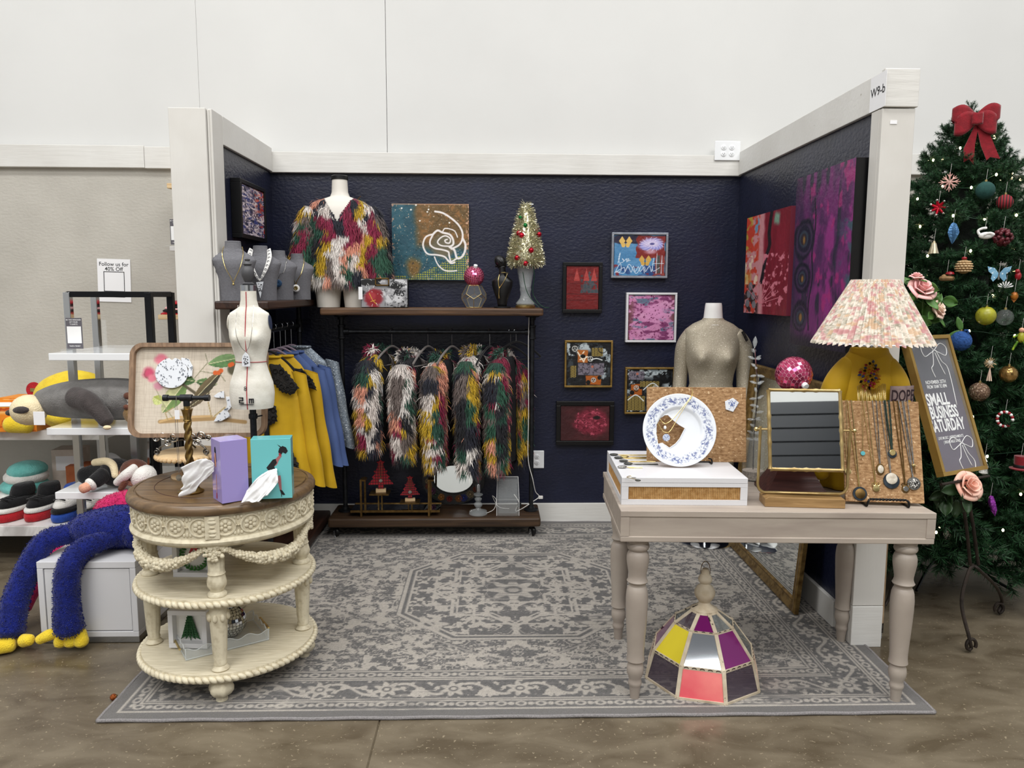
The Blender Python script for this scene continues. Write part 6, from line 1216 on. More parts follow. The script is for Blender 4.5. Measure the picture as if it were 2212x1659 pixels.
for pts in ([(.08, .30), (.10, .5), (.12, .55), (.10, .34), (.17, .33), (.19, .38), (.16, .42), (.20, .36), (.24, .42), (.25, .34), (.29, .4), (.27, .42), (.26, .36), (.32, .38)], [(.02, .06), (.12, .30), (.14, .12), (.04, .08), (.2, .2), (.22, .1), (.28, .22), (.34, .08), (.38, .24), (.42, .1), (.48, .22), (.52, .1), (.6, .22), (.62, .1), (.7, .24), (.74, .1), (.78, .45), (.76, .12), (.9, .2)], [(.05, .1), (.2, .06), (.3, .28), (.44, .05), (.55, .26), (.6, .06)], [(.83, .05), (.84, .55)], [(.93, .05), (.94, .5)], [(.76, .3), (.97, .3)]): P.line(spl2(pts, 5), .006, '#d5e2ee', 1.25)
art('painting', 'blue collage painting with gold butterflies and white script in a silver frame', c, 0, w_, h_, P, M_('frame_silver', '#a9aeb8', '#8d929c', rough=.35, metal=.6, scale=20), .014)
# pink abstract
c, w_, h_ = rect_at(1351, 632, 1460, 739); P = Paint(120, 120, '#c581ac'); U, V = P.U, P.V; P.mix(.8 * sst(.4, .65, fbm(U * 3, V * 9, 2)), '#d49abf'); P.mix(sst(.55, .66, fbm(U * 5, V * 11, 5)), '#7d3a68'); P.mix(sst(.6, .68, fbm(U * 4 + 5, V * 9, 6)), '#5e6f86'); P.mix(sst(.58, .66, fbm(U * 6, V * 6, 8)) * sst(.3, .5, np.maximum(np.abs(U - .5), np.abs(V - .5))), '#6d4048'); P.disc(.6, .6, .25, .2, '#d38fbd', .5, .8, 3); P.mix(sst(.64, .69, fbm(U * 24, V * 30, 9)), '#6b1f52'); art('painting', 'pink abstract painting in a white frame', c, 0, w_, h_, P, 'white_satin', .014)
# two gear collages
def gears(seed, lay):
    P = Paint(130, 130, '#16171a'); U, V = P.U, P.V; P.mix(sst(.5, .6, fbm(U * 5, V * 5, seed)) * sst(.22, .38, np.maximum(np.abs(U - .5), np.abs(V - .5))), '#b9c4c8'); P.mix(.5 * sst(.5, .65, fbm(U * 9, V * 9, seed + 3)), '#5a666c')
    P.mix(sst(.62, .66, fbm(U * 16, V * 16, seed + 5)), '#0a0a0b')
    for kd, x, y, a, b in lay:
        if kd == 'o': P.rect(x - a, x + a, y - b, y + b, '#a8581c', .01, .03); P.disc(x, y, a * .4, b * .4, '#5d3414', .1); P.disc(x - a * .7, y - b * .5, .05, .055, '#101010', .1); P.disc(x + a * .8, y + b * .5, .045, .05, '#101010', .1)
        if kd == 'h': hx, hy = U * 26, V * 26 + .5 * np.floor(U * 26); m_ = (np.abs(U - x) < a) * (np.abs(V - y) < b); P.mix(m_ * 1., '#9a8546'); P.mix(m_ * (np.hypot(hx - np.floor(hx) - .5, hy - np.floor(hy) - .5) < .33), '#241d10'); 
        if kd == 'g': P.disc(x, y, a, a, '#b9b9b4', .1, ring=.22); [P.line([(x, y), (x + a * math.cos(q), y + a * math.sin(q))], .009, '#b9b9b4') for q in (PI / 2, PI * 7 / 6, PI * 11 / 6)]; P.disc(x, y, a * .25, a * .25, '#8d8d88', .1)
        if kd == 'p': P.rect(x - a, x + a, y - b, y + b, '#77707c', .01); P.mix((1 - sst(.02, .05, np.abs(fbm(U * 9, V * 9, seed + 8) - .5))) * (np.abs(U - x) < a) * (np.abs(V - y) < b), '#3a3640'); P.disc(x + a * .1, y + b * .4, .03, .03, '#b06a58', .1)
        if kd == 'c': P.disc(x, y, a, a, '#101010', .1, ring=.1)
        if kd == 'w': P.line(spl2([(x, y), (x + a * .5, y + b), (x + a, y - b * .2)], 5), .012, '#dfe3e2')
        if kd == 'd': rr = random.Random(seed); P.rect(x - a, x + a, y - b, y + b, '#b0652a', .01, .03); [P.line([(x + rr.uniform(-a, a), y + rr.uniform(-b, b)), (x + rr.uniform(-a, a), y + rr.uniform(-b, b))], .014, '#f0e2cc') for _ in range(5)]; P.disc(x, y, a * .5, b * .3, '#141210', .2, .8, 3)
    return P
c, w_, h_ = rect_at(1219, 735, 1322, 836); art('painting', 'black mixed-media gear collage in a gold frame nearer the rack', c, 0, w_, h_, gears(3, (('p', .56, .38, .30, .14), ('d', .36, .68, .12, .15), ('h', .7, .78, .13, .10), ('g', .54, .62, .055, 0), ('o', .62, .12, .17, .11), ('g', .62, .12, .05, 0), ('h', .15, .32, .07, .14), ('g', .18, .86, .06, 0), ('c', .15, .65, .09, 0), ('c', .82, .86, .1, 0), ('w', .56, .60, .25, .03))), M_('frame_gold', '#a98a4e', '#8a6d38', rough=.35, metal=.65, scale=20), .012)
c, w_, h_ = rect_at(1349, 793, 1455, 893); art('painting', 'black mixed-media gear collage in a gold frame nearer the mannequin', c, 0, w_, h_, gears(9, (('p', .2, .86, .17, .10), ('o', .2, .52, .13, .13), ('g', .2, .57, .05, 0), ('h', .5, .66, .22, .07), ('h', .2, .2, .20, .17), ('d', .74, .34, .12, .15), ('g', .62, .55, .065, 0), ('w', .36, .52, .42, .16), ('w', .02, .28, .35, .12), ('c', .85, .82, .12, 0), ('c', .8, .75, .08, 0))), 'frame_gold', .012)
# dark red rose
c, w_, h_ = rect_at(1201, 866, 1325, 960); P = Paint(120, 90, '#3c191c'); U, V = P.U, P.V; P.mix(.7 * sst(.35, .7, fbm(U * 3, V * 3, 2)), '#54262a'); P.disc(.62, .55, .34, .40, '#7a2436', .25, .5, 3); P.mix((1 - sst(.02, .06, np.abs(fbm(U * 7, V * 7, 6) - .5))) * (np.hypot((U - .62) / .34, (V - .55) / .4) < 1), '#b04a5e'); P.mix((1 - sst(.015, .04, np.abs(fbm(U * 10, V * 10, 8) - .47))) * (np.hypot((U - .62) / .34, (V - .55) / .4) < .95), '#52111f'); P.disc(.74, .66, .07, .05, '#1c1214', .4, .6, 4); art('painting', 'dark painting of a crimson rose in a wide black frame', c, 0, w_, h_, P, 'black_satin', .028)
# small picture on the left wall
P = Paint(90, 130, '#6d6478'); U, V = P.U, P.V; P.mix(sst(.45, .6, fbm(U * 9, V * 26, 2)), '#c9bcc6'); P.mix(sst(.5, .62, fbm(U * 10, V * 20, 3)), '#2b2c46'); P.mix(sst(.48, .6, fbm(U * 8, V * 24, 4)) * sst(.3, .9, U) * sst(.2, .8, V), '#d05a40'); P.mix(sst(.55, .63, fbm(U * 14, V * 18, 5)) * sst(.6, 1, U), '#b32a28'); P.mix(sst(.58, .66, fbm(U * 18, V * 30, 6)), '#e6d6d8'); P.mix(sst(.6, .68, fbm(U * 12, V * 30, 8)), '#39407a')
ya, yb = A(515, 455, x=LX1 + .04).y, A(570, 470, x=LX1 + .04).y; zt, zb = A(513, 384, x=LX1 + .04).z, A(513, 512, x=LX1 + .04).z
art('painting', 'small speckled painting in a deep black frame on the left wall', Vector((LX1 + .001, (ya + yb) / 2, (zt + zb) / 2)), PI / 2, yb - ya, zt - zb, P, 'black_satin', .022, .055)
# two canvases on the right wall
xr = RX0 - .04
P = Paint(110, 170, '#741524'); U, V = P.U, P.V; P.mix(.6 * sst(.4, .7, fbm(U * 16, V * 3, 2)), '#8a1e2f'); P.mix(1 - sst(.42, .5, U + .08 * (fbm(U * 4, V * 6, 3) - .5)), '#c98a90'); P.mix((1 - sst(.12, .2, U)) * sst(.6, .7, V), '#b39a3c'); P.rect(.2, .3, .82, .97, '#6f93b0', .02, .05); P.mix((1 - sst(.3, .36, U)) * sst(.45, .55, fbm(U * 12, V * 16, 4)), '#c2402c'); P.mix((1 - sst(.3, .36, U)) * sst(.5, .6, fbm(U * 14, V * 14, 6)) * (V > .3) * (V < .6), '#e6cdb4'); P.mix((1 - sst(.32, .4, U)) * (V < .3) * sst(.45, .55, fbm(U * 9, V * 12, 5)), '#33221e'); P.mix((1 - sst(.14, .2, U)) * sst(.25, .4, V) * sst(.5, .3, V), '#c09a3c')
P.line(spl2([(.60, 1), (.56, .8), (.58, .68), (.50, .55), (.46, .42), (.42, .32)], 6), .018, '#191214', .5); P.mix(sst(.58, .66, fbm(U * 20, V * 26, 8)) * (U > .45) * (V < .6) * (V > .08), '#d27a8a'); P.rect(.68, .78, .88, .99, '#7a9a86', .03, .05)
for x, y in ((.1, .1), (.12, .2), (.26, .09), (.24, .18), (.16, .28)): P.disc(x, y, .05, .04, '#77777c', .15, .3)
for k in range(9): a = R(20 + 14 * k); P.line([(.40, .10), (.40 + .5 * math.cos(a), .10 + .22 * math.sin(a))], .003, '#cf7a88', .5)
a_, b_ = A(1611, 560, x=xr).y, A(1704, 560, x=xr).y; zt, zb = A(1690, 450, x=xr).z, A(1690, 682, x=xr).z
art('painting', 'tall red and pink abstract canvas on the right wall', Vector((RX0 - .001, (a_ + b_) / 2, (zt + zb) / 2)), -PI / 2, a_ - b_, zt - zb, P, None, depth=.04, side=M_('canvas_maroon', '#7d2a3e', rough=.6))
P = Paint(150, 220, '#4a2350'); U, V = P.U, P.V; P.mix(sst(.35, .65, fbm(U * 8, V * 5, 2)), '#6d2a66'); P.mix(sst(.5, .7, fbm(U * 14, V * 4, 3)), '#2a2438'); P.mix(sst(.55, .7, fbm(U * 6, V * 6, 5)) * sst(.3, .6, U), '#8a2f78'); P.mix(sst(.56, .7, fbm(U * 5 + 4, V * 9, 6)) * sst(.7, 1, U), '#3d5562'); P.mix(sst(.6, .7, fbm(U * 10, V * 10, 7)) * .8, '#a02a70'); P.mix(1 - sst(.02, .10, V), '#211c2c'); P.mix((1 - sst(.0, .28, U)) * .55, '#1f1a2e')
for y, s in ((.63, 1.2), (.40, .9), (.17, .95)):
    for r_, cc in ((1, '#131022'), (.78, '#3a2a46'), (.6, '#171329'), (.42, '#2f3946'), (.28, '#2a2026')): P.disc(.19, y, .17 * r_ * s, .10 * r_ * s, cc, .12, .5, int(y * 50) + int(r_ * 10))
    P.disc(.20, y - .005, .022, .02 * s, '#8a6530', .5, 1.4, 9)
P.line(spl2([(.37, .85), (.40, .7), (.36, .55), (.39, .4), (.34, .25), (.36, .1)], 6), .008, '#1b1528', .7)
xr = RX0 - .065; a_, b_ = A(1714, 560, x=xr).y, A(1838, 560, x=xr).y; b_ = max(b_, RY + .085); zt, zb = A(1836, 345, x=xr).z, A(1834, 764, x=xr).z
art('painting', 'very large dark purple abstract canvas with circles on the right wall', Vector((RX0 - .001, (a_ + b_) / 2, (zt + zb) / 2)), -PI / 2, a_ - b_, zt - zb, P, None, depth=.065, side='black_satin')
# ================================================================== grey display table with turned legs
TC = Vector((1.052, 2.962, 0)); TRZ = R(-2.2); TX, TY, TZ = .572, .305, .76
dt = thing('display_table', 'taupe painted display table with four turned legs on the rug', 'table', TC, TRZ)
MB().box(-TX, TX, -TY, TY, .738, TZ).build('tabletop', 'grey_paint', dt, bevel=.002, smooth=0)
for nm, a in (('apron_front', (-TX + .004, TX - .004, -TY + .004, -TY + .022)), ('apron_back', (-TX + .004, TX - .004, TY - .022, TY - .004)), ('apron_left', (-TX + .004, -TX + .022, -TY + .022, TY - .022)), ('apron_right', (TX - .022, TX - .004, -TY + .022, TY - .022))): MB().box(a[0], a[1], a[2], a[3], .648, .738).build(nm, 'grey_paint', dt, smooth=0)
for nm, a in (('moulding', (-TX + .001, TX - .001, -TY + .0005, -TY + .010)), ('moulding', (-TX + .001, -TX + .010, -TY + .010, TY - .001)), ('moulding', (TX - .010, TX - .001, -TY + .010, TY - .001))): MB().box(a[0], a[1], a[2], a[3], .643, .664).build(nm, 'grey_paint', dt, bevel=.003, smooth=0)
for x0, x1 in ((-TX + .001, -TX + .032), (TX - .032, TX - .001)): MB().box(x0, x1, -TY + .0005, -TY + .006, .665, .737).build('corner_batten', 'grey_paint', dt, smooth=0)
lp = [(0, 30), (70, 30), (70, 38), (47, 45), (47, 46), (60, 50), (70, 58), (75, 68), (78, 60), (80, 50)]
prof = [(330, 74), (368, 74), (374, 70), (384, 78), (404, 80), (418, 74), (428, 62), (436, 64), (444, 72), (470, 80), (505, 80), (550, 73), (600, 64), (622, 64), (640, 70), (650, 76), (658, 70), (672, 58), (684, 58), (692, 66), (720, 75), (775, 80), (840, 79), (950, 74), (1060, 67), (1160, 61), (1205, 62), (1232, 66), (1246, 52), (1256, 51), (1270, 58), (1300, 62), (1330, 59), (1362, 46), (1378, 44), (1392, 48), (1408, 50), (1420, 44), (1434, 40), (1535, 31)]
pr = [(hw / 3.319 / 575, .648 * (1 - (y - 330) / 1205) + .0005) for y, hw in prof][::-1]
for x in (-.497, .497):
    for y in (-.25, .25): MB().lathe(pr, 32, (x, y, 0)).build('leg', 'grey_turned', dt, smooth=35)
RTm = Matrix.Rotation(TRZ, 4, 'Z')
TZ0 = TZ + .0006
# --- white box with cane panels
bx_ = thing('display_box', 'low white display box with woven cane side panels on the table', 'display box', TC + RTm @ Vector((-.325, .02, TZ0)), TRZ); bw, bd, bh = .235, .243, .104
MB().box(-bw, bw, -bd, bd, bh - .02, bh).build('lid', 'white_satin', bx_, bevel=.0015, smooth=0)
for nm, a in (('front_rail', (-bw, bw, -bd, -bd + .015, 0, .02)), ('front_rail', (-bw, bw, -bd, -bd + .015, bh - .035, bh - .0205)), ('front_stile', (-bw, -bw + .026, -bd, -bd + .015, .0205, bh - .0355)), ('front_stile', (bw - .026, bw, -bd, -bd + .015, .0205, bh - .0355)), ('side_rail', (-bw, -bw + .015, -bd + .0155, bd, 0, .02)), ('side_rail', (-bw, -bw + .015, -bd + .0155, bd, bh - .035, bh - .0205)), ('side_stile', (-bw, -bw + .015, -bd + .0155, -bd + .03, .0205, bh - .0355)), ('side_stile', (-bw, -bw + .015, bd - .03, bd, .0205, bh - .0355)), ('side_panel', (bw - .015, bw, -bd + .0155, bd, 0, bh - .0205))): MB().box(*a).build(nm, 'white_satin', bx_, smooth=0)
m = MB(); n = 62; z0, z1 = .02, bh - .035
for k in range(n + 1): x = -bw + .026 + (2 * bw - .052) * k / n; m.box(x - .0017, x + .0017, -bd + .005, -bd + .0065, z0, z1)
for k in range(11): z = z0 + (z1 - z0) * k / 10; m.box(-bw + .026, bw - .026, -bd + .0045, -bd + .006, z - .0014, z + .0014)
for k in range(52): y = -bd + .03 + (2 * bd - .06) * k / 51; m.box(-bw + .005, -bw + .0065, y - .0018, y + .0018, z0, z1)
for k in range(11): z = z0 + (z1 - z0) * k / 10; m.box(-bw + .0045, -bw + .006, -bd + .03, bd - .03, z - .0014, z + .0014)
m.build('cane_weave', 'cane', bx_, smooth=0)['kind'] = 'stuff'; MB().box(-bw + .012, bw - .02, -bd + .012, bd - .01, .001, bh - .022).build('cane_backing', M_('cane_dark', '#6b4a2b', rough=.8), bx_, smooth=0)
BT = TZ0 + bh + .0006
def on_box(px, py): return A(px, py, z=BT)
# pendants laid out on the box
M_('stone_dark', '#2b2c2a', '#45453f', rough=.25, scale=60)
for k, (px, py, mt, lab, ln) in enumerate(((1326, 984, 'stone_dark', 'rearmost dark oval pendant', .12), (1336, 991, 'stone_dark', 'green grey oval pendant', .11), (1349, 989, 'gold', 'small gold flecked pendant', .10), (1347, 998, 'stone_dark', 'brown oval pendant', .10), (1357, 1004, 'stone_dark', 'long black oval pendant', .09), (1344, 1011, 'silver', 'round black and silver pendant', .05))):
    p = on_box(px, py); t = thing('necklace', lab + ' on its chain lying on the white box', 'necklace', p, 0, 'pendants lying on the white box'); MB().ell((0, 0, .005), (.019, .011, .0045), 16, 8).build('pendant', mt, t, smooth=180)
    for s in (-1, 1): MB().tube([(.018, 0, .004), (.03, s * .004, .002), (.03 + ln, s * .005, .002)], [.001, .0016, .0016], 5).build('chain', 'gold' if k != 4 else 'stone_dark', t)
p = on_box(1378, 1040); t = thing('necklace', 'gold chain necklace with a dark button pendant at the front of the white box', 'necklace', p, 0); MB().ell((0, 0, .004), (.011, .008, .0038), 14, 7).build('pendant', 'stone_dark', t, smooth=180); MB().tube(spline([(0, .006, .004), (-.008, .03, .002), (-.03, .055, .002), (-.018, .075, .002), (0, .08, .002)], 6), .0013, 5).build('chain', 'gold', t); MB().box(-.012, .004, .058, .072, .001, .004).build('price_tag', 'paper', t, smooth=0)
# --- cork board with the broken plate
cb_ = thing('cork_board', 'cork board behind a broken blue and white plate on the white box', 'cork board', (A(1503, 1035, Y=3.02).x, 3.015, BT)); cb_.rotation_euler = (R(-9), 0, R(-2)); cwd, chh = .405, .305
MB().box(-cwd / 2, cwd / 2, 0, .012, .0, chh).build('board', 'cork', cb_, bevel=.002, smooth=0)
ez = thing('plate_easel', 'small black twisted wire easel under the cork board on the white box', 'easel', (A(1503, 1035, Y=3.02).x, 3.0, BT))
for s in (-1, 1): MB().tube(spline([(s * .05, .06, .003), (s * .05, -.01, .003), (s * .05, -.03, .006), (s * .045, -.034, .022), (s * .035, -.028, .024)], 6), .0032, 7).build('foot', 'black_metal', ez)
MB().tube([(-.05, .0, .004), (.05, .0, .004)], .003, 6).build('cross_wire', 'black_metal', ez)
pl = thing('dinner_plate', 'white dinner plate with blue floral rim and a broken-out hole', 'plate', (A(1466, 1040, Y=2.93).x, 2.925, BT + .001)); PR = .145
pl.rotation_euler = (R(-14), 0, R(-3))
hole = [((x - 1083) / 3150 * PR / .145, (720 - y) / 3150 * PR / .145) for x, y in ((905, 530), (950, 528), (1010, 590), (1085, 650), (1160, 695), (1090, 830), (1040, 890), (960, 945), (870, 885), (815, 895), (795, 760), (800, 650), (850, 570))]
def inpoly(x, z, poly):
    ins = False; j = len(poly) - 1
    for i in range(len(poly)):
        if (poly[i][1] > z) != (poly[j][1] > z) and x < (poly[j][0] - poly[i][0]) * (z - poly[i][1]) / (poly[j][1] - poly[i][1]) + poly[i][0]: ins = not ins
        j = i
    return ins
nr, na = 64, 240; prf = lambda q: -.0 - (.012 if q > .66 else .012 * sst(.56, .66, np.array(q))) * 1.0 * (1 if q < .66 else 1 + .5 * (q - .66))
vs, fs, cc = [], [], []
wht, blu = np.array(lin('#e2e6ec')), np.array(lin('#455590'))
qa, aa = np.meshgrid(np.linspace(.0, 1, nr + 1), np.linspace(0, 2 * PI, na + 1)[:-1], indexing='ij')
band = np.exp(-((qa - .80 + .03 * np.sin(aa * 9)) / .11) ** 4); fl = fbm(aa * 17, qa * 24, 3, 3); fl2 = vn(aa * 32, qa * 36, 8); br = 1 - sst(.015, .05, np.abs(fbm(np.mod(aa, 2 * PI / 9) * 30, qa * 26, 5, 2) - .5)); msk = np.clip(band * (sst(.54, .60, fl) * .8 + br * .75 + sst(.78, .84, fl2) * .5), 0, .95); msk = np.where(qa > .62, msk, 0)
colp = wht * (1 - msk[..., None]) + blu * msk[..., None]
for i in range(nr + 1):
    for j in range(na): q, a = qa[i, j], aa[i, j]; vs.append((PR * q * math.cos(a), float(prf(q)), PR + PR * q * math.sin(a))); cc.append(tuple(colp[i, j]))
for i in range(nr):
    for j in range(na):
        q, a = (qa[i, j] + qa[i + 1, j]) / 2, aa[i, j] + PI / na
        if not inpoly(PR * q * math.cos(a), PR * q * math.sin(a), hole): fs.append((i * na + j, (i + 1) * na + j, (i + 1) * na + (j + 1) % na, i * na + (j + 1) % na))
m = MB(); m.add(vs, fs, cc); m.build('plate_body', 'china_print', pl, smooth=180, solid=.004)
MB().tube([(x, -.003, PR + z) for x, z in hole], .0022, 6, closed=True).build('broken_edge', 'china', pl)
nk = thing('necklace', 'two fine gold chains with a pearl and a blue china pendant hung over the plate', 'necklace', pl.location); nk.rotation_euler = pl.rotation_euler
q = lambda x, y, d=-.018: ((x - 1083) / 3150, d, PR + (720 - y) / 3150)
MB().tube(spline([q(845, 580, -.006), q(905, 640, -.010), q(1000, 585, -.012), q(1130, 430), q(1235, 290), q(1265, 185, .01)], 6), .0012, 5).build('chain', 'gold', nk); MB().tube(spline([q(815, 620, -.006), q(870, 725, -.010), q(925, 752, -.010), q(975, 725, -.010), q(1050, 600, -.012), q(1150, 430), q(1245, 290), q(1268, 185, .01)], 6), .0012, 5).build('chain', 'gold', nk)
MB().ell(q(905, 690, -.012), (.006, .006, .0075), 10, 8).build('pearl', 'mannequin_white', nk); o = MB().lathe([(0, 0), (.0145, 0), (.0145, .003), (0, .004)], 22).build('pendant', M_('china_blue', '#5f6f96', '#d5dbe8', rough=.2, scale=260), nk); o.location = q(920, 815, -.008); o.rotation_euler = (PI / 2, 0, 0)
sh = thing('china_piece', 'small five-sided shard of blue floral china on the cork board', 'china piece', cb_.location); sh.rotation_euler = cb_.rotation_euler
poly = [(.115, .248), (.148, .262), (.172, .243), (.148, .205), (.118, .215)]; MB().prism(poly, -.006, -.001).build('shard', 'china', sh, bevel=.001, smooth=0)
m = MB(); rr = random.Random(6)
for k in range(60): x, z = rr.gauss(.145, .009), rr.gauss(.238, .009); r_ = rr.uniform(.0012, .0026); m.prism([(x - r_, z), (x, z + r_ * .7), (x + r_, z), (x, z - r_ * .7)], -.0069, -.0063)
m.build('printed_sprig', M_('blue_ink', '#6b7db5', rough=.3), sh, smooth=0)['kind'] = 'stuff'
# --- swing mirror in gold bamboo on a wooden block
mc = A(1735, 1080, Y=2.74); ms = thing('swing_mirror', 'gold bamboo-framed swing mirror on a wooden block on the table', 'mirror', (mc.x, 2.755, TZ0), R(-6))
MB().prism([(-.145, 0), (.145, 0), (.145, .033), (-.13, .038), (-.145, .03)], -.045, .045).build('block', 'block_wood', ms, bevel=.002, smooth=0)
MB().tube(spline([(-.163, 0, .295), (-.163, 0, .12), (-.163, 0, .07), (-.145, 0, .046), (-.10, 0, .044), (.10, 0, .044), (.145, 0, .046), (.163, 0, .07), (.163, 0, .12), (.163, 0, .295)], 5), .0055, 9).build('cradle', 'bamboo_gold', ms)
for s in (-1, 1): MB().tube([(s * .128, 0, .285), (s * .185, 0, .285)], .004, 8).build('pivot', 'bamboo_gold', ms); MB().ell((s * .178, 0, .285), .0085, 10, 8).build('pivot_knob', 'gold', ms)
mw, mh = .13, .148; tl = Matrix.Translation((0, 0, .285)) @ Matrix.Rotation(R(-15), 4, 'X')
for a, b in (((-mw, -mh), (mw, -mh)), ((mw, -mh), (mw, mh)), ((mw, mh), (-mw, mh)), ((-mw, mh), (-mw, -mh))):
    m = MB(); m.M = tl; P0, P1 = Vector((a[0], 0, a[1])), Vector((b[0], 0, b[1])); L_ = (P1 - P0).length; pts, rs = [], []
    for k in range(25): t_ = k / 24; pts.append(P0.lerp(P1, t_)); rs.append(.0068 + (.0022 if k in (0, 8, 12, 16, 24) else 0))
    m.tube(pts, rs, 9); m.build('bamboo_bar', 'bamboo_gold', ms, smooth=50)
m = MB(); m.M = tl; m.box(-mw, mw, -.002, .001, -mh, mh); m.build('mirror_glass', 'mirror', ms, smooth=0); m = MB(); m.M = tl; m.box(-mw, mw, .0015, .006, -mh, mh); m.build('mirror_back', 'mahogany', ms, smooth=0)
# dark wooden pedestal with the second pink disco ball
pc = A(1712, 1060, Y=2.93); pd = thing('pedestal', 'dark mahogany flared pedestal behind the swing mirror', 'pedestal', (pc.x, 2.955, TZ0), R(-4)); hp = A(1708, 848, Y=2.955).z - TZ
MB().loft([[(s * a, t_ * b, z) for s, t_ in ((-1, -1), (1, -1), (1, 1), (-1, 1))] for a, b, z in ((.12, .085, 0), (.12, .085, .012), (.105, .078, .03), (.078, .06, .075), (.068, .055, .10), (.06, .05, hp - .04))]).build('shaft', 'mahogany', pd, smooth=0); MB().box(-.085, .085, -.07, .07, hp - .0395, hp).build('cap', 'mahogany', pd, bevel=.004, smooth=0)
disco('disco_ball', 'pink mirrored disco ball on the mahogany pedestal above the swing mirror', Vector((pc.x - .008, 2.955, TZ0 + hp + .0715)), .071, 'disco_pink', 'grout_pink', rx=R(118))
# --- crystal branch in a glass cylinder
vc = A(1622, 1045, Y=3.13); t = thing('glass_vase', 'clear glass cylinder vase of pale sand behind the white box', 'vase', (vc.x + .01, 3.14, TZ0)); MB().lathe([(.047, 0), (.047, .19), (.0445, .19), (.0445, .004), (0, .004)], 30).build('glass_wall', 'glass', t); MB().lathe([(0, .005), (.044, .005), (.044, .04), (0, .043)], 24).build('sand', M_('sand', '#b9aea2', '#8f857b', rough=.8, scale=150), t)
t = thing('crystal_branch', 'clear crystal leaf branch standing in the glass vase', 'branch', (vc.x + .01, 3.14, TZ0)); top = A(1630, 752, Y=3.14) - Vector(t.location)
stem = spline([(0, 0, .044), (-.003, 0, .2), (.004, 0, .38), tuple(top)], 6); MB().tube(stem, .0028, 7).build('stem', 'silver', t)
lfm = MB(); lfm.tube([(0, 0, 0), (.008, 0, .0), (.017, 0, .0), (.026, 0, 0), (.033, 0, 0)], [.0008, .0045, .0065, .0045, .0006], 6); l_ = None; rr = random.Random(3)
for k in range(34):
    p = stem[int((.28 + .72 * k / 34) * (len(stem) - 1))]; rot = (rr.uniform(-.4, .4), R(-35) if k > 30 else rr.uniform(-.5, .15), k * 2.4)
    if l_ is None: l_ = lfm.build('crystal_leaf', 'crystal', t, smooth=40); l_.location = p; l_.rotation_euler = rot
    else: dup(l_, t, p, rot)
dup(l_, t, stem[-1], (0, R(-88), 0), (1.5, 1.5, 1.5))
# --- second cork board with necklaces on a black easel
kb = thing('cork_board', 'cork board hung with ten necklaces at the right end of the table', 'cork board', (A(1916, 1096, Y=2.72).x, 2.735, TZ0 + .012)); kb.rotation_euler = (R(-17), 0, R(-7)); kw, kh = .285, .385
MB().box(-kw / 2, kw / 2, 0, .012, 0, kh).build('board', 'cork', kb, bevel=.003, smooth=0)
ke = thing('wire_easel', 'black twisted wire easel holding the necklace cork board', 'easel', (kb.location.x, 2.735, TZ0), R(-7))
for s in (-1, 1): MB().tube(spline([(s * .075, .10, .004), (s * .075, 0, .004), (s * .075, -.025, .005), (s * .072, -.03, .022), (s * .066, -.026, .03)], 6), .0042, 8).build('foot', 'black_metal', ke); MB().tube([(s * .075, .10, .004), (s * .01, .13, .22)], .003, 6).build('prop', 'black_metal', ke)
MB().lathe([(.0042, .13 * k / 60) for k in range(61)], 8, fn=lambda a, z, r: r * (1 + .3 * math.cos(2 * (a - z * 260)))).build('twisted_bar', 'black_metal', ke).matrix_local = Matrix.Translation((-.065, -.026, .030)) @ Matrix.Rotation(PI / 2, 4, 'Y')
kbm = kb.rotation_euler.to_matrix(); kn = kbm @ Vector((0, -1, 0))
def on_cork(px, py): d = ray(px, py); o = Vector((0, 0, H_CAM)); p0 = Vector(kb.location); t_ = (p0 - o).dot(kn) / d.dot(kn); return kbm.transposed() @ (o + d * t_ - p0)
ck = lambda x, y: on_cork(1590 + x / 4.366, 740 + y / 4.366)
NK = (('thin gold chain with a small gold coin', 'gold', .0009, 1020, 1052, 1215, 'coin'), ('gold rope chain with a large round slate pendant', 'gold', .0015, 1070, 1165, 1425, 'slate'), ('very fine chain with a tiny turquoise drop', 'gold', .0005, 1195, 1192, 1045, 'turq'), ('gold chain with a yellow cat charm', 'gold', .0011, 1215, 1318, 1375, 'cat'), ('silver ribbon chain with an oval cameo', 'silver', .0015, 1305, 1357, 1195, 'oval'), ('silver chain with a big white button pendant', 'silver', .0014, 1375, 1462, 1305, 'button'), ('dark green chain with a moon and shell pendant', 'green', .0026, 1425, 1470, 1050, 'moon'), ('bronze chain with an owl charm', 'bronze', .0016, 1505, 1595, 1380, 'owl'), ('silver rope chain with a speckled disc', 'silver', .0016, 1550, 1672, 1330, 'disc'), ('silver chain with a small key charm', 'silver', .0013, 1600, 1672, 1160, 'key'))
M_('green', '#33443c', rough=.4, metal=.5); M_('slate', '#39424a', '#232a30', rough=.2, scale=30); M_('turq', '#5fb0b8', rough=.2); M_('shell', '#d9d2c4', '#b5ab9b', rough=.2, scale=60); M_('speckle', '#2a2826', '#d8d5cf', rough=.3, scale=220, lo=.5, hi=.56)
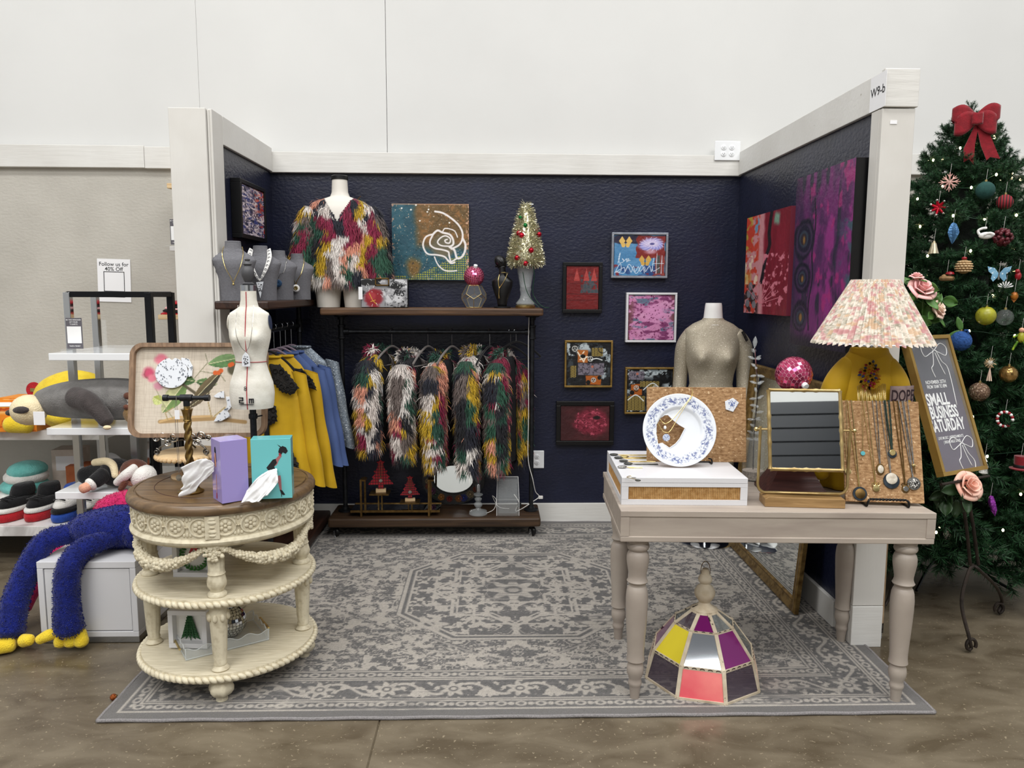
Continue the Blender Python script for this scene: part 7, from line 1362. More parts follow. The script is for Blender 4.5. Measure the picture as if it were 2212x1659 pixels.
for lab, mt, r_, x0, x1, y1, kd in NK:
    n = thing('necklace', lab + ' on the necklace cork board', 'necklace', kb.location, 0, 'necklaces on the cork board'); n.rotation_euler = kb.rotation_euler; a = ck(x0, 655); b = ck(x1, y1)
    a.z = kh + .001
    for s in (-1, 1):
        k_ = 22; pts = [(a.x + (b.x - a.x) * i / k_ + s * (.007 if kd != 'turq' else .003) * math.sin(PI * (.5 + .5 * i / k_)) , -.0035, a.z + (b.z - a.z) * i / k_) for i in range(k_ + 1)]; MB().tube([(a.x + s * .005, .008, kh + .0022)] + pts, [r_ * (1 + .4 * (i % 2)) for i in range(k_ + 2)], 5).build('chain', mt, n)
    rad, m1, m2 = {'coin': (.0125, 'gold', None), 'slate': (.0265, 'slate', 'bronze'), 'turq': (.0085, 'turq', None), 'cat': (.013, 'gold', None), 'oval': (.019, 'bronze', 'shell'), 'button': (.030, 'slate', 'shell'), 'moon': (.0165, 'slate', 'gold'), 'owl': (.0145, 'bronze', 'silver'), 'disc': (.025, 'silver', 'speckle'), 'key': (.006, 'gold', None)}[kd]
    o = MB().lathe([(0, 0), (rad * .96, 0), (rad, .0015), (rad * .95, .004), (0, .0045)], 28, sx=1 if kd != 'oval' else .82, sy=1 if kd != 'oval' else 1.15).build('pendant', m1, n); o.location = (b.x, -.002, b.z); o.rotation_euler = (PI / 2, 0, 0)
    if m2: o2 = MB().lathe([(0, .0045), (rad * .68, .0045), (rad * .7, .006), (rad * .6, .0075), (0, .0075)], 24, (0, rad * .28 if kd in ('button', 'moon') else 0, 0), sx=1 if kd != 'oval' else .82, sy=1 if kd != 'oval' else 1.15).build('pendant_face', m2, n); o2.location = o.location; o2.rotation_euler = o.rotation_euler
    if kd in ('cat', 'owl'):
        for s in (-1, 1): MB().torus((b.x + s * .008, -.005, b.z + .015), .0055, .0018, 12, 5, 'y').build('charm_ring', m1, n)
    if kd == 'key': MB().tube([(b.x, -.005, b.z), (b.x + .002, -.005, b.z - .03)], .0022, 6).build('key_shaft', 'bronze', n)
# --- yellow jacket on a stand with the floral lampshade as its head
LC = A(1883, 742, Y=2.955); LC = Vector((LC.x, 2.955, 0))
yj = thing('jacket', 'yellow jacket with a spiked epaulette and lettered patches under the floral lampshade', 'jacket', (LC.x + .006, 2.985, TZ0), R(-14))
zc = A(1883, 752, Y=2.955).z - TZ0
secs = [(0.004, .155, .075), (.06, .16, .08), (.2, .15, .08), (.34, .14, .078), (.43, .13, .074), (.49, .118, .066), (.535, .092, .06), (.565, .070, .055), (zc - .0, .066, .052)]
rg = lofted([(z, a, b) for z, a, b in secs], 48, 3)
rg = [[(x + .006 * math.sin(9 * k * 2 * PI / 48 + i * .3) * max(0, 1 - p_z / .4), y + .006 * math.cos(7 * k * 2 * PI / 48) * max(0, 1 - p_z / .4), p_z) for k, (x, y, p_z) in enumerate(r_)] for i, r_ in enumerate(rg)]
MB().loft(rg).build('body', 'yellow_cloth', yj, smooth=180)
limb('sleeve', 'yellow_cloth', yj, [(-.06, -.002, .515), (-.112, -.015, .43), (-.15, -.025, .27), (-.172, -.03, .055)], [.042, .056, .057, .046]); limb('sleeve', 'yellow_cloth', yj, [(.06, -.002, .515), (.102, -.015, .43), (.125, -.02, .27), (.13, -.02, .06)], [.042, .054, .05, .044])
MB().loft(lofted([(zc - .05, .074, .060), (zc - .02, .076, .062), (zc - .002, .070, .056)], 40)).build('collar', 'yellow_cloth', yj, smooth=60)
# spiked epaulette with fringe
jl = lambda px, py, Y: Matrix.Rotation(R(14), 3, 'Z') @ (A(px, py, Y=Y) - Vector(yj.location)); sp = jl(1880, 812, 2.89); M_('spike_multi', '#ffffff', rough=.2, metal=.7, vcol=True); m = MB(); rr = random.Random(5); pal = [lin(c) for c in ('#d9b23a', '#b03a7a', '#4a6ab8', '#d98a3a', '#c8485a', '#e0c060', '#1a1a22')]
cx, cz, cy = sp.x, sp.z, sp.y
for i in range(7):
    for j in range(11):
        u, v = (i - 3) / 3, (j - 5) / 5
        if u * u + v * v > 1.05: continue
        m.col = pal[(j * 2 + i + rr.randint(0, 1)) % 7]; x, z = cx + .030 * u + .014 * v, cz + .052 * v - .012 * u; yb = cy + .018 * (u * u + v * v) + .2 * (z - cz); d = Vector((u * .6 - .2, -1, v * .5)).normalized(); m.tube([(x, yb, z), Vector((x, yb, z)) + d * .007, Vector((x, yb, z)) + d * .021], [.0056, .0052, .0006], 6)
ep = m.build('spiked_epaulette', 'spike_multi', yj, smooth=40); ep['kind'] = 'stuff'
m = MB()
for k in range(22): x = cx - .045 + .1 * k / 21; ln = .10 + .03 * math.sin(k * 1.9); m.tube([(x, cy - .004, cz - .04 + .012 * math.sin(k * .4)), (x + .002, cy - .018, cz - .05 - ln * .5), (x + .003, cy - .02, cz - .05 - ln)], .0013, 5)
m.build('chain_fringe', 'gold', ep, smooth=180)['kind'] = 'stuff'
pq = jl(1922, 856, 2.885)
for dz, nm in ((pq.z, 0), (pq.z - .095, 1)):
    pa = thing if 0 else None; o = MB().grid(lambda u, v: (pq.x + .095 * u, pq.y + .045 * u * u, (-.04 + .08 * v)), 8, 6).build('patch', M_('patch_mauve', '#9a8580', '#7d6a68', rough=.8, scale=30) if nm == 0 else 'patch_mauve', yj, smooth=180, solid=.003); o.location.z = dz
    m = MB(); put_text(m, 'DOPE', .062, TR((pq.x + .052, pq.y, .0)) @ XZ, sx=.6, bold=.02); m.v = [(x, pq.y - .0022 + .045 * ((x - pq.x) / .095) ** 2, z) for x, y, z in m.v]; m.build('lettering', M_('text_wine', '#2e1c22', rough=.6) if nm == 0 else 'text_wine', o, smooth=0)
MB().lathe([(.012, zc - .03), (.012, zc + .20)], 14, sx=1).build('stand_pole', 'steel', yj)
# pleated floral lampshade
ls = thing('lamp_shade', 'pleated floral fabric lampshade perched above the yellow jacket', 'lampshade', (LC.x, LC.y, TZ0)); YL = 2.955; zt = A(1883, 604, Y=YL).z - TZ0; zb = A(1883, 741, Y=YL).z - TZ0; r0 = (A(2001, 741, Y=YL).x - A(1765, 741, Y=YL).x) / 2; r1 = (A(1935, 610, Y=YL).x - A(1842, 610, Y=YL).x) / 2
na_, nv_ = 432, 90; aa, vv = np.meshgrid(np.linspace(0, 2 * PI, na_ + 1)[:-1], np.linspace(0, 1, nv_ + 1)); ple = np.cos(aa * 54); rad = (r0 + (r1 - r0) * vv) * (1 + .04 * ple) ; zz = zb + (zt - zb) * vv + .006 * np.cos(aa * 9) * (1 - vv) * 0 - .004 * ple * (vv < .01)
C = np.zeros(aa.shape + (3,)) + hexc('#ddd3c6'); sx_ = aa * 1.1 / PI * 20; sy_ = vv * 12
def addc(mask, h): 
    global C
    C = C * (1 - mask[..., None]) + hexc(h) * mask[..., None]
addc(.6 * sst(.5, .6, fbm(sx_ * 2.2, sy_ * 2.2, 2)), '#a9a495'); addc(.7 * sst(.58, .64, fbm(sx_ * 3, sy_ * 3, 4)), '#8f8a78'); addc(.85 * sst(.56, .66, fbm(sx_ * 1.1, sy_ * 1.2, 7, 3)), '#c9a09c'); addc(.8 * sst(.62, .68, fbm(sx_ * 1.3 + 5, sy_ * 1.3, 9, 3)), '#c9a888'); addc(.7 * sst(.66, .72, fbm(sx_ * 1.1, sy_ * 1.2, 7, 3)), '#b88082')
Cl = np.clip(C, 0, 1).reshape(-1, 3); Cl = np.where(Cl <= .04045, Cl / 12.92, ((Cl + .055) / 1.055) ** 2.4); V = np.stack([rad * np.cos(aa), rad * np.sin(aa), zz], -1).reshape(-1, 3); i_ = np.arange(nv_)[:, None] * na_; j_ = np.arange(na_)[None]; Q = np.stack([i_ + j_, i_ + (j_ + 1) % na_, i_ + na_ + (j_ + 1) % na_, i_ + na_ + j_], -1).reshape(-1, 4)
np_mesh('pleated_fabric', V, Q, np.zeros((0, 3), int), Cl, 'vmatt', ls); MB().torus((0, 0, zt - .014), r1 + .003, .003, 54, 6).build('cord_trim', 'canvas_white', ls); MB().torus((0, 0, zb + .004), r0 - .006, .0025, 60, 6).build('wire_ring', 'steel', ls)
for k in range(3): a = 2 * PI * k / 3; MB().tube([(.012 * math.cos(a), .012 * math.sin(a), zb + .08), ((r1 - .006) * math.cos(a), (r1 - .006) * math.sin(a), zt - .012)], .0018, 5).build('spider_arm', 'steel', ls)
# ================================================================== stained glass lampshade on the rug under the table
gc = Vector((A(1512, 1440, Y=2.93).x, 2.90, .012)); gl = thing('glass_lantern', 'eight-sided distressed lantern of coloured glass panes on the rug under the table', 'lantern', gc, R(-16))
lev = [(.235, .0), (.205, .115), (.122, .225), (.052, .275)]; og = [[Vector((r_ * math.cos(PI / 8 + PI / 4 * k), r_ * math.sin(PI / 8 + PI / 4 * k), z)) for k in range(8)] for r_, z in lev]
def bar(a, b, w_=.0075): d = (b - a).normalized(); o = ((a + b) / 2); o = Vector((o.x, o.y, 0)).normalized(); s = d.cross(o).normalized(); o2 = s.cross(d); return MB().add([a - s * w_ - o2 * .002, a + s * w_ - o2 * .002, a + s * w_ + o2 * .003, a - s * w_ + o2 * .003, b - s * w_ - o2 * .002, b + s * w_ - o2 * .002, b + s * w_ + o2 * .003, b - s * w_ + o2 * .003], [(0, 1, 2, 3), (7, 6, 5, 4), (0, 4, 5, 1), (1, 5, 6, 2), (2, 6, 7, 3), (3, 7, 4, 0)])
pm = {(0, 5): 'pane_pink', (0, 4): 'pane_smoke', (0, 6): 'pane_smoke', (1, 5): 'pane_mirror', (1, 4): 'pane_yellow', (1, 6): 'pane_violet', (2, 5): 'pane_violet', (0, 7): 'pane_pink', (0, 3): 'pane_violet', (2, 4): 'pane_smoke', (1, 3): 'pane_violet'}
for i in range(3):
    for k in range(8):
        n = (k + 1) % 8; m = MB(); m.add([og[i][k], og[i][n], og[i + 1][n], og[i + 1][k]], [(0, 1, 2, 3)]); m.build('pane', pm.get((i, k), 'pane_clear'), gl, smooth=0, solid=.002); bar(og[i][k], og[i + 1][k]).build('rib', 'distressed', gl, smooth=0)
for i in range(4):
    for k in range(8): bar(og[i][k], og[i][(k + 1) % 8], .006 if i else .008).build('ring_bar', 'distressed', gl, smooth=0)
lp_ = MB(); lp_.torus((0, 0, -.011), .010, .0015, 14, 5, 'y', 1.3); l0_ = None
for i in (1, 2):
    for k in range(8):
        a, b = og[i][k], og[i][(k + 1) % 8]; ang = math.atan2(((a + b) / 2).y, ((a + b) / 2).x)
        for q in range(5 if i == 1 else 3):
            p = a.lerp(b, (q + .7) / (5.4 if i == 1 else 3.4)) * 1.02; rot = (R(24), 0, ang + PI / 2)
            if l0_ is None: l0_ = lp_.build('wire_loop', 'iron', gl, smooth=180); l0_.location = p; l0_.rotation_euler = rot
            else: dup(l0_, gl, p, rot)
MB().lathe([(r_, .272 + (z - .318) * .88) for r_, z in ((.055, .318), (.05, .33), (.032, .342), (.024, .352), (.022, .36), (.034, .378), (.041, .395), (.041, .41), (.032, .43), (.020, .442), (.018, .447), (.026, .455), (.028, .468), (.022, .485), (.016, .49), (.017, .50), (.012, .515), (0, .52))], 28).build('finial', 'distressed', gl); MB().tube([(.018 * math.cos(a), 0, .436 + .04 * math.sin(a)) for a in [PI * k / 12 - .25 for k in range(15)]], .0016, 6).build('wire_handle', 'bronze', gl)
# ================================================================== mannequin in the sparkling dress
mc = Vector((A(1540, 700, Y=4.56).x, 4.56, 0)); mn = thing('mannequin', 'headless white mannequin on a chrome disc wearing a beige dress', 'mannequin', mc, R(-6))
MB().loft(lofted([(1.36, .10, .07), (1.385, .06, .055), (1.41, .056, .052), (1.475, .05, .048), (1.49, .047, .045)], 32)).build('neck', 'mannequin_white', mn, smooth=60); MB().lathe([(0, .0), (.17, .0), (.172, .006), (.16, .012), (0, .014)], 40, (0, 0, .012)).build('base_disc', 'chrome', mn); MB().cyl((.0, .03, .026), (.0, .03, .45), .012, n=12).build('support_rod', 'chrome', mn)
for s in (-1, 1): MB().loft(lofted([(.10, .032, .04, s * .075), (.2, .036, .042, s * .08), (.33, .05, .055, s * .085), (.45, .045, .05, s * .085), (.55, .06, .065, s * .085), (.7, .072, .075, s * .085)], 24)).build('leg', 'mannequin_white', mn, smooth=180)
dr = thing('dress', 'sparkling beige long-sleeved mesh dress on the headless mannequin', 'dress', mc, R(-6))
ds_ = [(.50, .155, .11), (.62, .165, .12), (.76, .178, .125), (.86, .172, .118), (.94, .145, .10), (1.0, .128, .09), (1.06, .135, .095), (1.14, .155, .105), (1.20, .162, .105), (1.27, .172, .09), (1.33, .165, .075), (1.365, .12, .068), (1.39, .066, .06), (1.40, .060, .056)]
def bb(z): return lambda a: sum(.055 * math.exp(-((z - 1.165) / .05) ** 2) * math.exp(-((a - a0) / .34) ** 2) for a0 in (1.5 * PI - .58, 1.5 * PI + .58))
sec = [tuple(ds_[i][q] * (1 - k / 3) + ds_[i + 1][q] * (k / 3) for q in range(3)) for i in range(len(ds_) - 1) for k in range(3)] + [ds_[-1]]
MB().loft([form_ring(z, rx, ry, fn=bb(z), n=52) for z, rx, ry in sec], cap=False).build('body', 'dress', dr, smooth=180)
limb('sleeve', 'dress', dr, [(.13, .0, 1.305), (.19, .01, 1.22), (.20, .01, 1.06), (.20, -.02, .93), (.195, -.04, .80)], [.05, .054, .05, .047, .042], n=18); limb('sleeve', 'dress', dr, [(-.12, .01, 1.305), (-.165, .03, 1.22), (-.175, .05, 1.06), (-.185, .04, .93), (-.19, .03, .80)], [.05, .05, .044, .042, .04], n=18)
MB().box(-.01, .01, -.002, .0, -.032, .032).build('shoulder_label', 'pewter', dr, smooth=0).matrix_local = Matrix.Translation((.178, -.062, 1.295)) @ Matrix.Rotation(R(-28), 4, 'Y') @ Matrix.Rotation(R(25), 4, 'Z'); MB().box(.165, .168, -.03, .01, .93, 1.0).build('price_tag', 'paper', dr, smooth=0)
# shoes
for k, (x, y, rz, lab) in enumerate(((A(1466, 1168, z=.02).x, 4.66, 10, 'white pointed shoe at the left foot of the mannequin'), (A(1519, 1172, z=.02).x, 4.645, -8, 'white pointed shoe nearest the chrome disc'))):
    t = thing('shoe', lab, 'shoe', (x, y, .0265 if k else .0125), R(rz), 'white pointed shoes'); MB().loft([[(wd * math.cos(a), yy, h0 + hh * (.5 + .5 * math.sin(a))) for a in [2 * PI * q / 18 for q in range(18)]] for yy, wd, h0, hh in ((.11, .018, .0, .09), (.08, .03, .0, .085), (.03, .034, .0, .06), (-.03, .038, 0, .045), (-.08, .032, 0, .034), (-.12, .012, 0, .018), (-.135, .002, .002, .006))]).build('upper', 'mannequin_white', t, smooth=180)
# ================================================================== big gilt mirror leaning on the right wall
bl, br_ = 4.47, 3.46; xb0, xt0, zt = 1.475, RX0 - .012, 1.12
lean = math.atan2(xt0 - xb0, zt); gm = thing('floor_mirror', 'large gilt-framed mirror leaning against the right wall', 'mirror', (xb0, (bl + br_) / 2, .0125)); gm.rotation_euler = (0, lean - R(1.2), 0)
Wm, Hm = (bl - br_) / 2, math.hypot(zt, xt0 - xb0); fwm = .062
def mprof(a, b, sgn):   # moulded frame rail along a->b with its face towards -x
    d = (b - a).normalized(); inw = sgn; rg = []
    for p in (a, b):
        e = 1 if p is a else -1; rg.append([p + Vector((xx, 0, 0)) + inw * q + d * (e * q) for q, xx in ((0, .0), (0, -.02), (.008, -.028), (.02, -.026), (.03, -.018), (.048, -.014), (.056, -.017), (fwm, -.008), (fwm, 0))])
    return MB().loft(rg)
cs4 = [Vector((0, -Wm, 0)), Vector((0, Wm, 0)), Vector((0, Wm, Hm)), Vector((0, -Wm, Hm))]
for k, inw in enumerate((Vector((0, 0, 1)), Vector((0, -1, 0)), Vector((0, 0, -1)), Vector((0, 1, 0)))): mprof(cs4[k], cs4[(k + 1) % 4], inw).build('frame_rail', 'gold_leaf', gm, smooth=30)
MB().box(-.006, -.003, -Wm + fwm - .004, Wm - fwm + .004, fwm - .004, Hm - fwm + .004).build('mirror_glass', 'mirror', gm, smooth=0); MB().box(-.0028, .0, -Wm + .01, Wm - .01, .01, Hm - .01).build('back_board', 'shadow_gap', gm, smooth=0)
# ================================================================== beyond the right wall: pole, easel with sign, tree
c = A(1906, 1385, z=0); t = thing('wooden_pole', 'paint-stained wooden extension pole standing beside the right post', 'pole', (RX1 + .045, c.y + .03, 0)); MB().cyl((0, 0, .075), (0.004, .02, 1.25), .0125, n=14).build('shaft', M_('pole_wood', '#b39a7c', '#8d7355', rough=.7, scale=12, c3='#5f8a7c', s3=9, t3=.6), t); MB().cyl((0, 0, .03), (0, 0, .0755), .0135, n=14).build('ferrule', 'pewter', t); MB().lathe([(.008 + .0015 * (k % 2), .0005 + .0295 * k / 11) for k in range(12)], 12).build('screw_tip', 'steel', t)
es = thing('floor_easel', 'dark iron floor easel with curled feet holding the event sign', 'easel')
sb, stp = Vector((1.965, 3.06, .80)), Vector((1.845, 3.24, 1.37)); yaw = R(26)
ux = Vector((math.cos(yaw), math.sin(yaw), 0)); mid = A(2082, 1120, Y=3.12); ft1, ft2 = A(2097, 1405, z=.012), A(2157, 1325, z=.012); arch = A(2103, 1243, Y=3.18)
for s in (-1, 1): MB().tube(spline([tuple(stp + ux * .02 * s + Vector((0, .07, .05))), tuple(sb + ux * (.02 * s) + Vector((.03, .06, -.02))), tuple(arch + Vector((.018 * s, 0, .05)))], 8), .0075, 8).build('front_bar', 'iron', es)
def curl(p, dirx, r=.028): return [tuple(p + Vector((dirx * r * math.sin(a), 0, r - r * math.cos(a)))) for a in [R(300 * k / 16) for k in range(17)]]
for ft, s in ((ft1, -1), (ft2, 1)): MB().tube(spline([tuple(arch + Vector((.0, 0, .045))), tuple(arch + Vector((.03 * s, -.01 * (s < 0), .02))), tuple(arch.lerp(ft, .45) + Vector((.05 * s, 0, .03))), tuple(ft + Vector((.012 * s, 0, .06))), tuple(ft + Vector((-.002 * s, 0, .012)))], 8) + curl(ft, s * .8, .026)[1:], .0075, 8).build('forked_foot', 'iron', es)
rf = A(1912, 1308, z=.012); MB().tube(spline([tuple(stp + Vector((0, .06, -.05))), tuple(stp.lerp(rf, .5) + Vector((.08, .05, 0))), tuple(rf + Vector((.03, 0, .12))), tuple(rf)], 8), .0075, 8).build('rear_leg', 'iron', es)
MB().tube([tuple(sb - ux * .16 + Vector((-.015, -.05, -.012))), tuple(sb + ux * .16 + Vector((-.015, -.05, -.012)))], .006, 8).build('ledge_bar', 'iron', es)
for s in (-1, 1): MB().tube([tuple(sb + ux * .02 * s + Vector((.03, .06, -.01))), tuple(sb + ux * .05 * s + Vector((-.02, -.06, -.012)))], .005, 6).build('ledge_arm', 'iron', es)
# the framed event sign
sg = thing('event_sign', 'gold framed purple poster reading SMALL BUSINESS SATURDAY on the easel', 'sign', sb + Vector((0, 0, .004)))
up = (stp - sb).normalized(); nrm = ux.cross(up).normalized(); up = nrm.cross(ux) * -1 if (nrm.cross(ux) * -1).z > 0 else nrm.cross(ux)
sg.rotation_euler = Matrix((ux, -nrm if False else up.cross(ux), up)).transposed().to_euler(); SW, SHh = .30, .60
for nm, a in (('frame_rail', (-SW / 2, SW / 2, 0, .017)), ('frame_rail', (-SW / 2, SW / 2, SHh - .017, SHh)), ('frame_stile', (-SW / 2, -SW / 2 + .017, .017, SHh - .017)), ('frame_stile', (SW / 2 - .017, SW / 2, .017, SHh - .017))): MB().box(a[0], a[1], -.022, .012, a[2], a[3]).build(nm, 'gold_frame', sg, bevel=.001, smooth=0)
P = Paint(70, 150, '#4b3f52'); U, V = P.U, P.V; P.mix(sst(.45, .7, V), '#3c3944'); P.mix(.6 * sst(.5, .7, fbm(U * 3, V * 4, 2)) * sst(.6, .9, V), '#6d7078')
m = MB(); canvas_grid(m, P, SW - .034, SHh - .034, -.004); o = m.build('poster', 'print', sg, smooth=0); o.location.z = SHh / 2; MB().box(-SW / 2 + .017, SW / 2 - .017, -.0035, .008, .017, SHh - .017).build('back_board', 'black_satin', sg, smooth=0)
def bow2d(cx, cz, s, tails): 
    out = [[(cx, cz), (cx - .05 * s, cz + .03 * s), (cx - .085 * s, cz + .015 * s), (cx - .075 * s, cz - .025 * s), (cx - .03 * s, cz - .012 * s), (cx, cz)], [(cx, cz), (cx + .05 * s, cz + .03 * s), (cx + .085 * s, cz + .01 * s), (cx + .07 * s, cz - .025 * s), (cx + .03 * s, cz - .012 * s), (cx, cz)], [(cx - .01 * s, cz), (cx - .03 * s, cz - .06 * s), (cx - .05 * s, cz - .08 * s), (cx - .04 * s, cz - .12 * s)], [(cx + .01 * s, cz), (cx + .03 * s, cz - .05 * s), (cx + .06 * s, cz - .09 * s), (cx + .05 * s, cz - .13 * s * tails)], [(cx, cz - .01 * s), (cx + .012 * s, cz - .06 * s), (cx + .03 * s, cz - .11 * s)]]
    return out
for strokes in (bow2d(.035, .535, 1.0, 1.9), bow2d(.045, .125, .9, 1)):
    m = MB(); [m.tube([(x, -.0058, z) for x, z in spl2(q, 5)], .0018, 5) for q in strokes]; m.build('printed_bow', 'print_white', sg, smooth=180)['kind'] = 'stuff'
for s_, z, q, sx in (('NOVEMBER 25TH', .395, .022, .8), ('FROM 10AM TO 8PM', .375, .022, .66), ('SMALL', .318, .072, .72), ('BUSINESS', .262, .072, .62), ('SATURDAY', .206, .072, .62), ('LIVE MUSIC | REFRESHMENTS', .155, .017, .78), ('| BREAKABLE SALES', .137, .017, .78)): m = MB(); put_text(m, s_, q, TR((-.012 - (.02 if s_ == 'SMALL' else 0), -.0052, z)) @ XZ, sx=sx, bold=.03 if q > .05 else .01); m.build('lettering', 'print_white', sg, smooth=0)
MB().box(-SW / 2 + .017, SW / 2 - .017, -.016, -.015, .017, SHh - .017).build('glazing', 'glass', sg, smooth=0)
# roses on the easel
def rose(label, c, s, mat, tilt, rz, leaves=4, leafmat='leaf'):
    t = thing('artificial_rose', label, 'flower', c, 0, 'artificial roses on the easel'); t.rotation_euler = (tilt, 0, rz); rr = random.Random(int(s * 1e4))
    for L_, (n, r_, z0, h_, op) in enumerate(((3, .010, .012, .030, .15), (4, .018, .006, .034, .35), (5, .027, .0, .034, .6), (5, .036, -.005, .03, 1.0))):
        for k in range(n):
            a0 = 2 * PI * k / n + L_ * .7; wd = 2 * PI / n * .72
            def pf(u, v, a0=a0, wd=wd, r_=r_, z0=z0, h_=h_, op=op): a = a0 + wd * (u - .5) * 1.5; q = math.sin(PI * (.12 + .88 * u)) ** .6 if v > .01 else 1; rad = r_ * (.25 + .75 * v ** .7) + op * .012 * v * v; return (s * rad * math.cos(a), s * rad * math.sin(a), s * (z0 - .01 + h_ * v * (.7 + .3 * q) - op * .012 * max(0, v - .75) * 4))
            MB().grid(pf, 7, 6).build('petal', mat, t, smooth=180, solid=.0012)
    for k in range(leaves):
        a = 2 * PI * k / max(leaves, 1) + .4; o = MB().grid(lambda u, v: ((u - .5) * .036 * math.sin(PI * (.06 + .9 * v)) * s, (.02 + .06 * v) * s, s * (-.02 - .012 * v + .012 * abs(u - .5))), 4, 6).build('leaf', leafmat, t, smooth=180, solid=.001); o.rotation_euler = (rr.uniform(-.3, .2), 0, a)
    MB().tube([(0, 0, -.012 * s), (.006, 0, -.05 * s), (0, .01, -.09 * s)], .0028, 6).build('stem', 'stem_green', t)
rose('tall pale pink rosebud above the lampshade beside the tree', A(1980, 598, Y=3.15), .62, 'rose_pink', R(12), 0, 2); rose('pink open rose right of the lampshade', A(1992, 625, Y=3.14), 1.25, 'rose_pink', R(48), R(6), 4); rose('cream rose lowest of those beside the lampshade', A(2024, 668, Y=3.14), 1.0, 'rose_cream', R(62), R(40), 4); rose('large peach rose under the event sign', A(2092, 1050, Y=3.0), 1.35, 'rose_peach', R(62), R(12), 5, 'leaf_dark')
t = thing('leaf_spray', 'dark green leaf spray tied under the event sign', 'foliage', A(2062, 1078, Y=3.02)); rr = random.Random(2)
lf0 = MB().grid(lambda u, v: ((u - .5) * .05 * math.sin(PI * (.06 + .9 * v)), .0 - .008 * abs(u - .5) * 4, -.075 * v), 4, 6).build('leaf', 'leaf_dark', t, smooth=180, solid=.001)
for k in range(13): dup(lf0, t, (rr.uniform(-.07, .02), rr.uniform(-.01, .06), rr.uniform(-.02, .06)), (rr.uniform(-.9, .5), rr.uniform(-.9, .9), rr.uniform(-1.5, 1.5)))
t = thing('leaf_spray', 'green leaf spray among the pink roses by the lampshade', 'foliage', A(2000, 655, Y=3.17)); lf0 = MB().grid(lambda u, v: ((u - .5) * .05 * math.sin(PI * (.06 + .9 * v)), -.008 * abs(u - .5) * 4, -.07 * v), 4, 6).build('leaf', 'leaf', t, smooth=180, solid=.001)
for k in range(14): dup(lf0, t, (rr.uniform(-.07, .07), rr.uniform(-.01, .05), rr.uniform(-.07, .07)), (rr.uniform(-.8, .8), rr.uniform(-1.4, 1.4), rr.uniform(-1.5, 1.5)))
MB().tube(spline([(.0, .01, -.15), (-.01, .0, -.05), (-.02, -.01, .05), (-.02, -.01, .10)], 5), .004, 6).build('stem', 'stem_green', t)
# ------------------------------------------------------------------ Christmas tree
tp = A(2074, 252, Y=4.02); TXc, TYc, TH_ = tp.x + .0, 4.02, tp.z
tree = thing('christmas_tree', 'artificial green Christmas tree with lights and ornaments at the right', 'tree', (TXc + .05, TYc, 0))
tr_of = lambda z: float(np.interp(z, [.12, .3, .9, 1.5, 1.9, 2.15, 2.3, TH_], [.50, .60, .52, .42, .33, .21, .12, .03]))
MB().cyl((0, 0, .06), (0, 0, TH_ - .06), .022, .008, n=10).build('trunk', 'bark', tree)
for k in range(4): a = PI / 4 + PI / 2 * k; MB().tube([(0, 0, .10), (.20 * math.cos(a), .20 * math.sin(a), .07), (.36 * math.cos(a), .36 * math.sin(a), .006)], .008, 6).build('stand_foot', 'black_metal', tree)
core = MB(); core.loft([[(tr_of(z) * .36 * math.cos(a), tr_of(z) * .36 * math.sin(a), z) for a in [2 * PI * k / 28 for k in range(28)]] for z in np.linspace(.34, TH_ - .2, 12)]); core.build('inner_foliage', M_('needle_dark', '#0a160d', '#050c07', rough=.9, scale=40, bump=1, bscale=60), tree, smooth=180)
def sprig(seed, nt):
    rng = np.random.default_rng(seed); V, T, C = [], [], []; twigs = [((0, 0, 0), (0, 1, .12), 1.0)]
    for k in range(6): y0 = .12 + .13 * k; s = -1 if k % 2 else 1; twigs.append(((0, y0, .12 * y0), (s * .62, .78, .1), .55 - .045 * k)); twigs.append(((0, y0 + .06, .12 * y0), (s * -.2, .7, .6 if k % 3 else -.5), .42 - .04 * k))
    for p0, d, L in twigs:
        p0 = np.array(p0); d = np.array(d) / np.linalg.norm(d); n = int(nt * L)
        for i in range(n):
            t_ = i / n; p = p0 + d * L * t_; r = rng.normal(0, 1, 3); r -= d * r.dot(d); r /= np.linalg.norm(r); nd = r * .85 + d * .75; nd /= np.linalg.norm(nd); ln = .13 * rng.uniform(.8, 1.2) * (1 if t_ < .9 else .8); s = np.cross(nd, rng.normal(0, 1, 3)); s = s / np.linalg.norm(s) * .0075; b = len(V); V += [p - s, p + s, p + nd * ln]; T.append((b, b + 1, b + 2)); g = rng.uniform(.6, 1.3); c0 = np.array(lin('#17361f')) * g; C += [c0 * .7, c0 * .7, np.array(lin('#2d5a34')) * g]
        # twig
    return np.array(V), np.array(T), np.array(C)
protos = []
for q in range(3):
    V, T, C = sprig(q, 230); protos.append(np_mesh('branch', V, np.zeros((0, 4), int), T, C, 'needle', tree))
rr = random.Random(11); nb = 296; first = [True] * 3
for i in range(nb):
    f = (i + .5) / nb; z = .24 + (TH_ - .27) * (1 - math.sqrt(1 - f * .992)) if False else None
    z = .22 + (TH_ - .30) * (1 - (1 - f) ** .62); r_ = tr_of(z); a = i * 2.39996 + rr.uniform(-.2, .2); L = r_ * rr.uniform(.50, .72) + .07; el = rr.uniform(-.15, .35) + .5 * max(0, (z - 1.9)); base = (max(r_ - L * .78, .02)); loc = (base * math.cos(a), base * math.sin(a), z - .05); sc = L; k = i % 3
    rot = Euler((el, rr.uniform(-.5, .5), a - PI / 2)).to_quaternion().to_euler(); wd = sc * (1.15 if L < .2 else .8)
    if first[k]: protos[k].location = loc; protos[k].rotation_euler = rot; protos[k].scale = (wd, sc, wd); first[k] = False
    else: dup(protos[k], tree, loc, rot, (wd, sc, wd))
tw = []
for q in range(2): tw.append(dup(protos[q], tree)); tw[-1].name = 'twig'
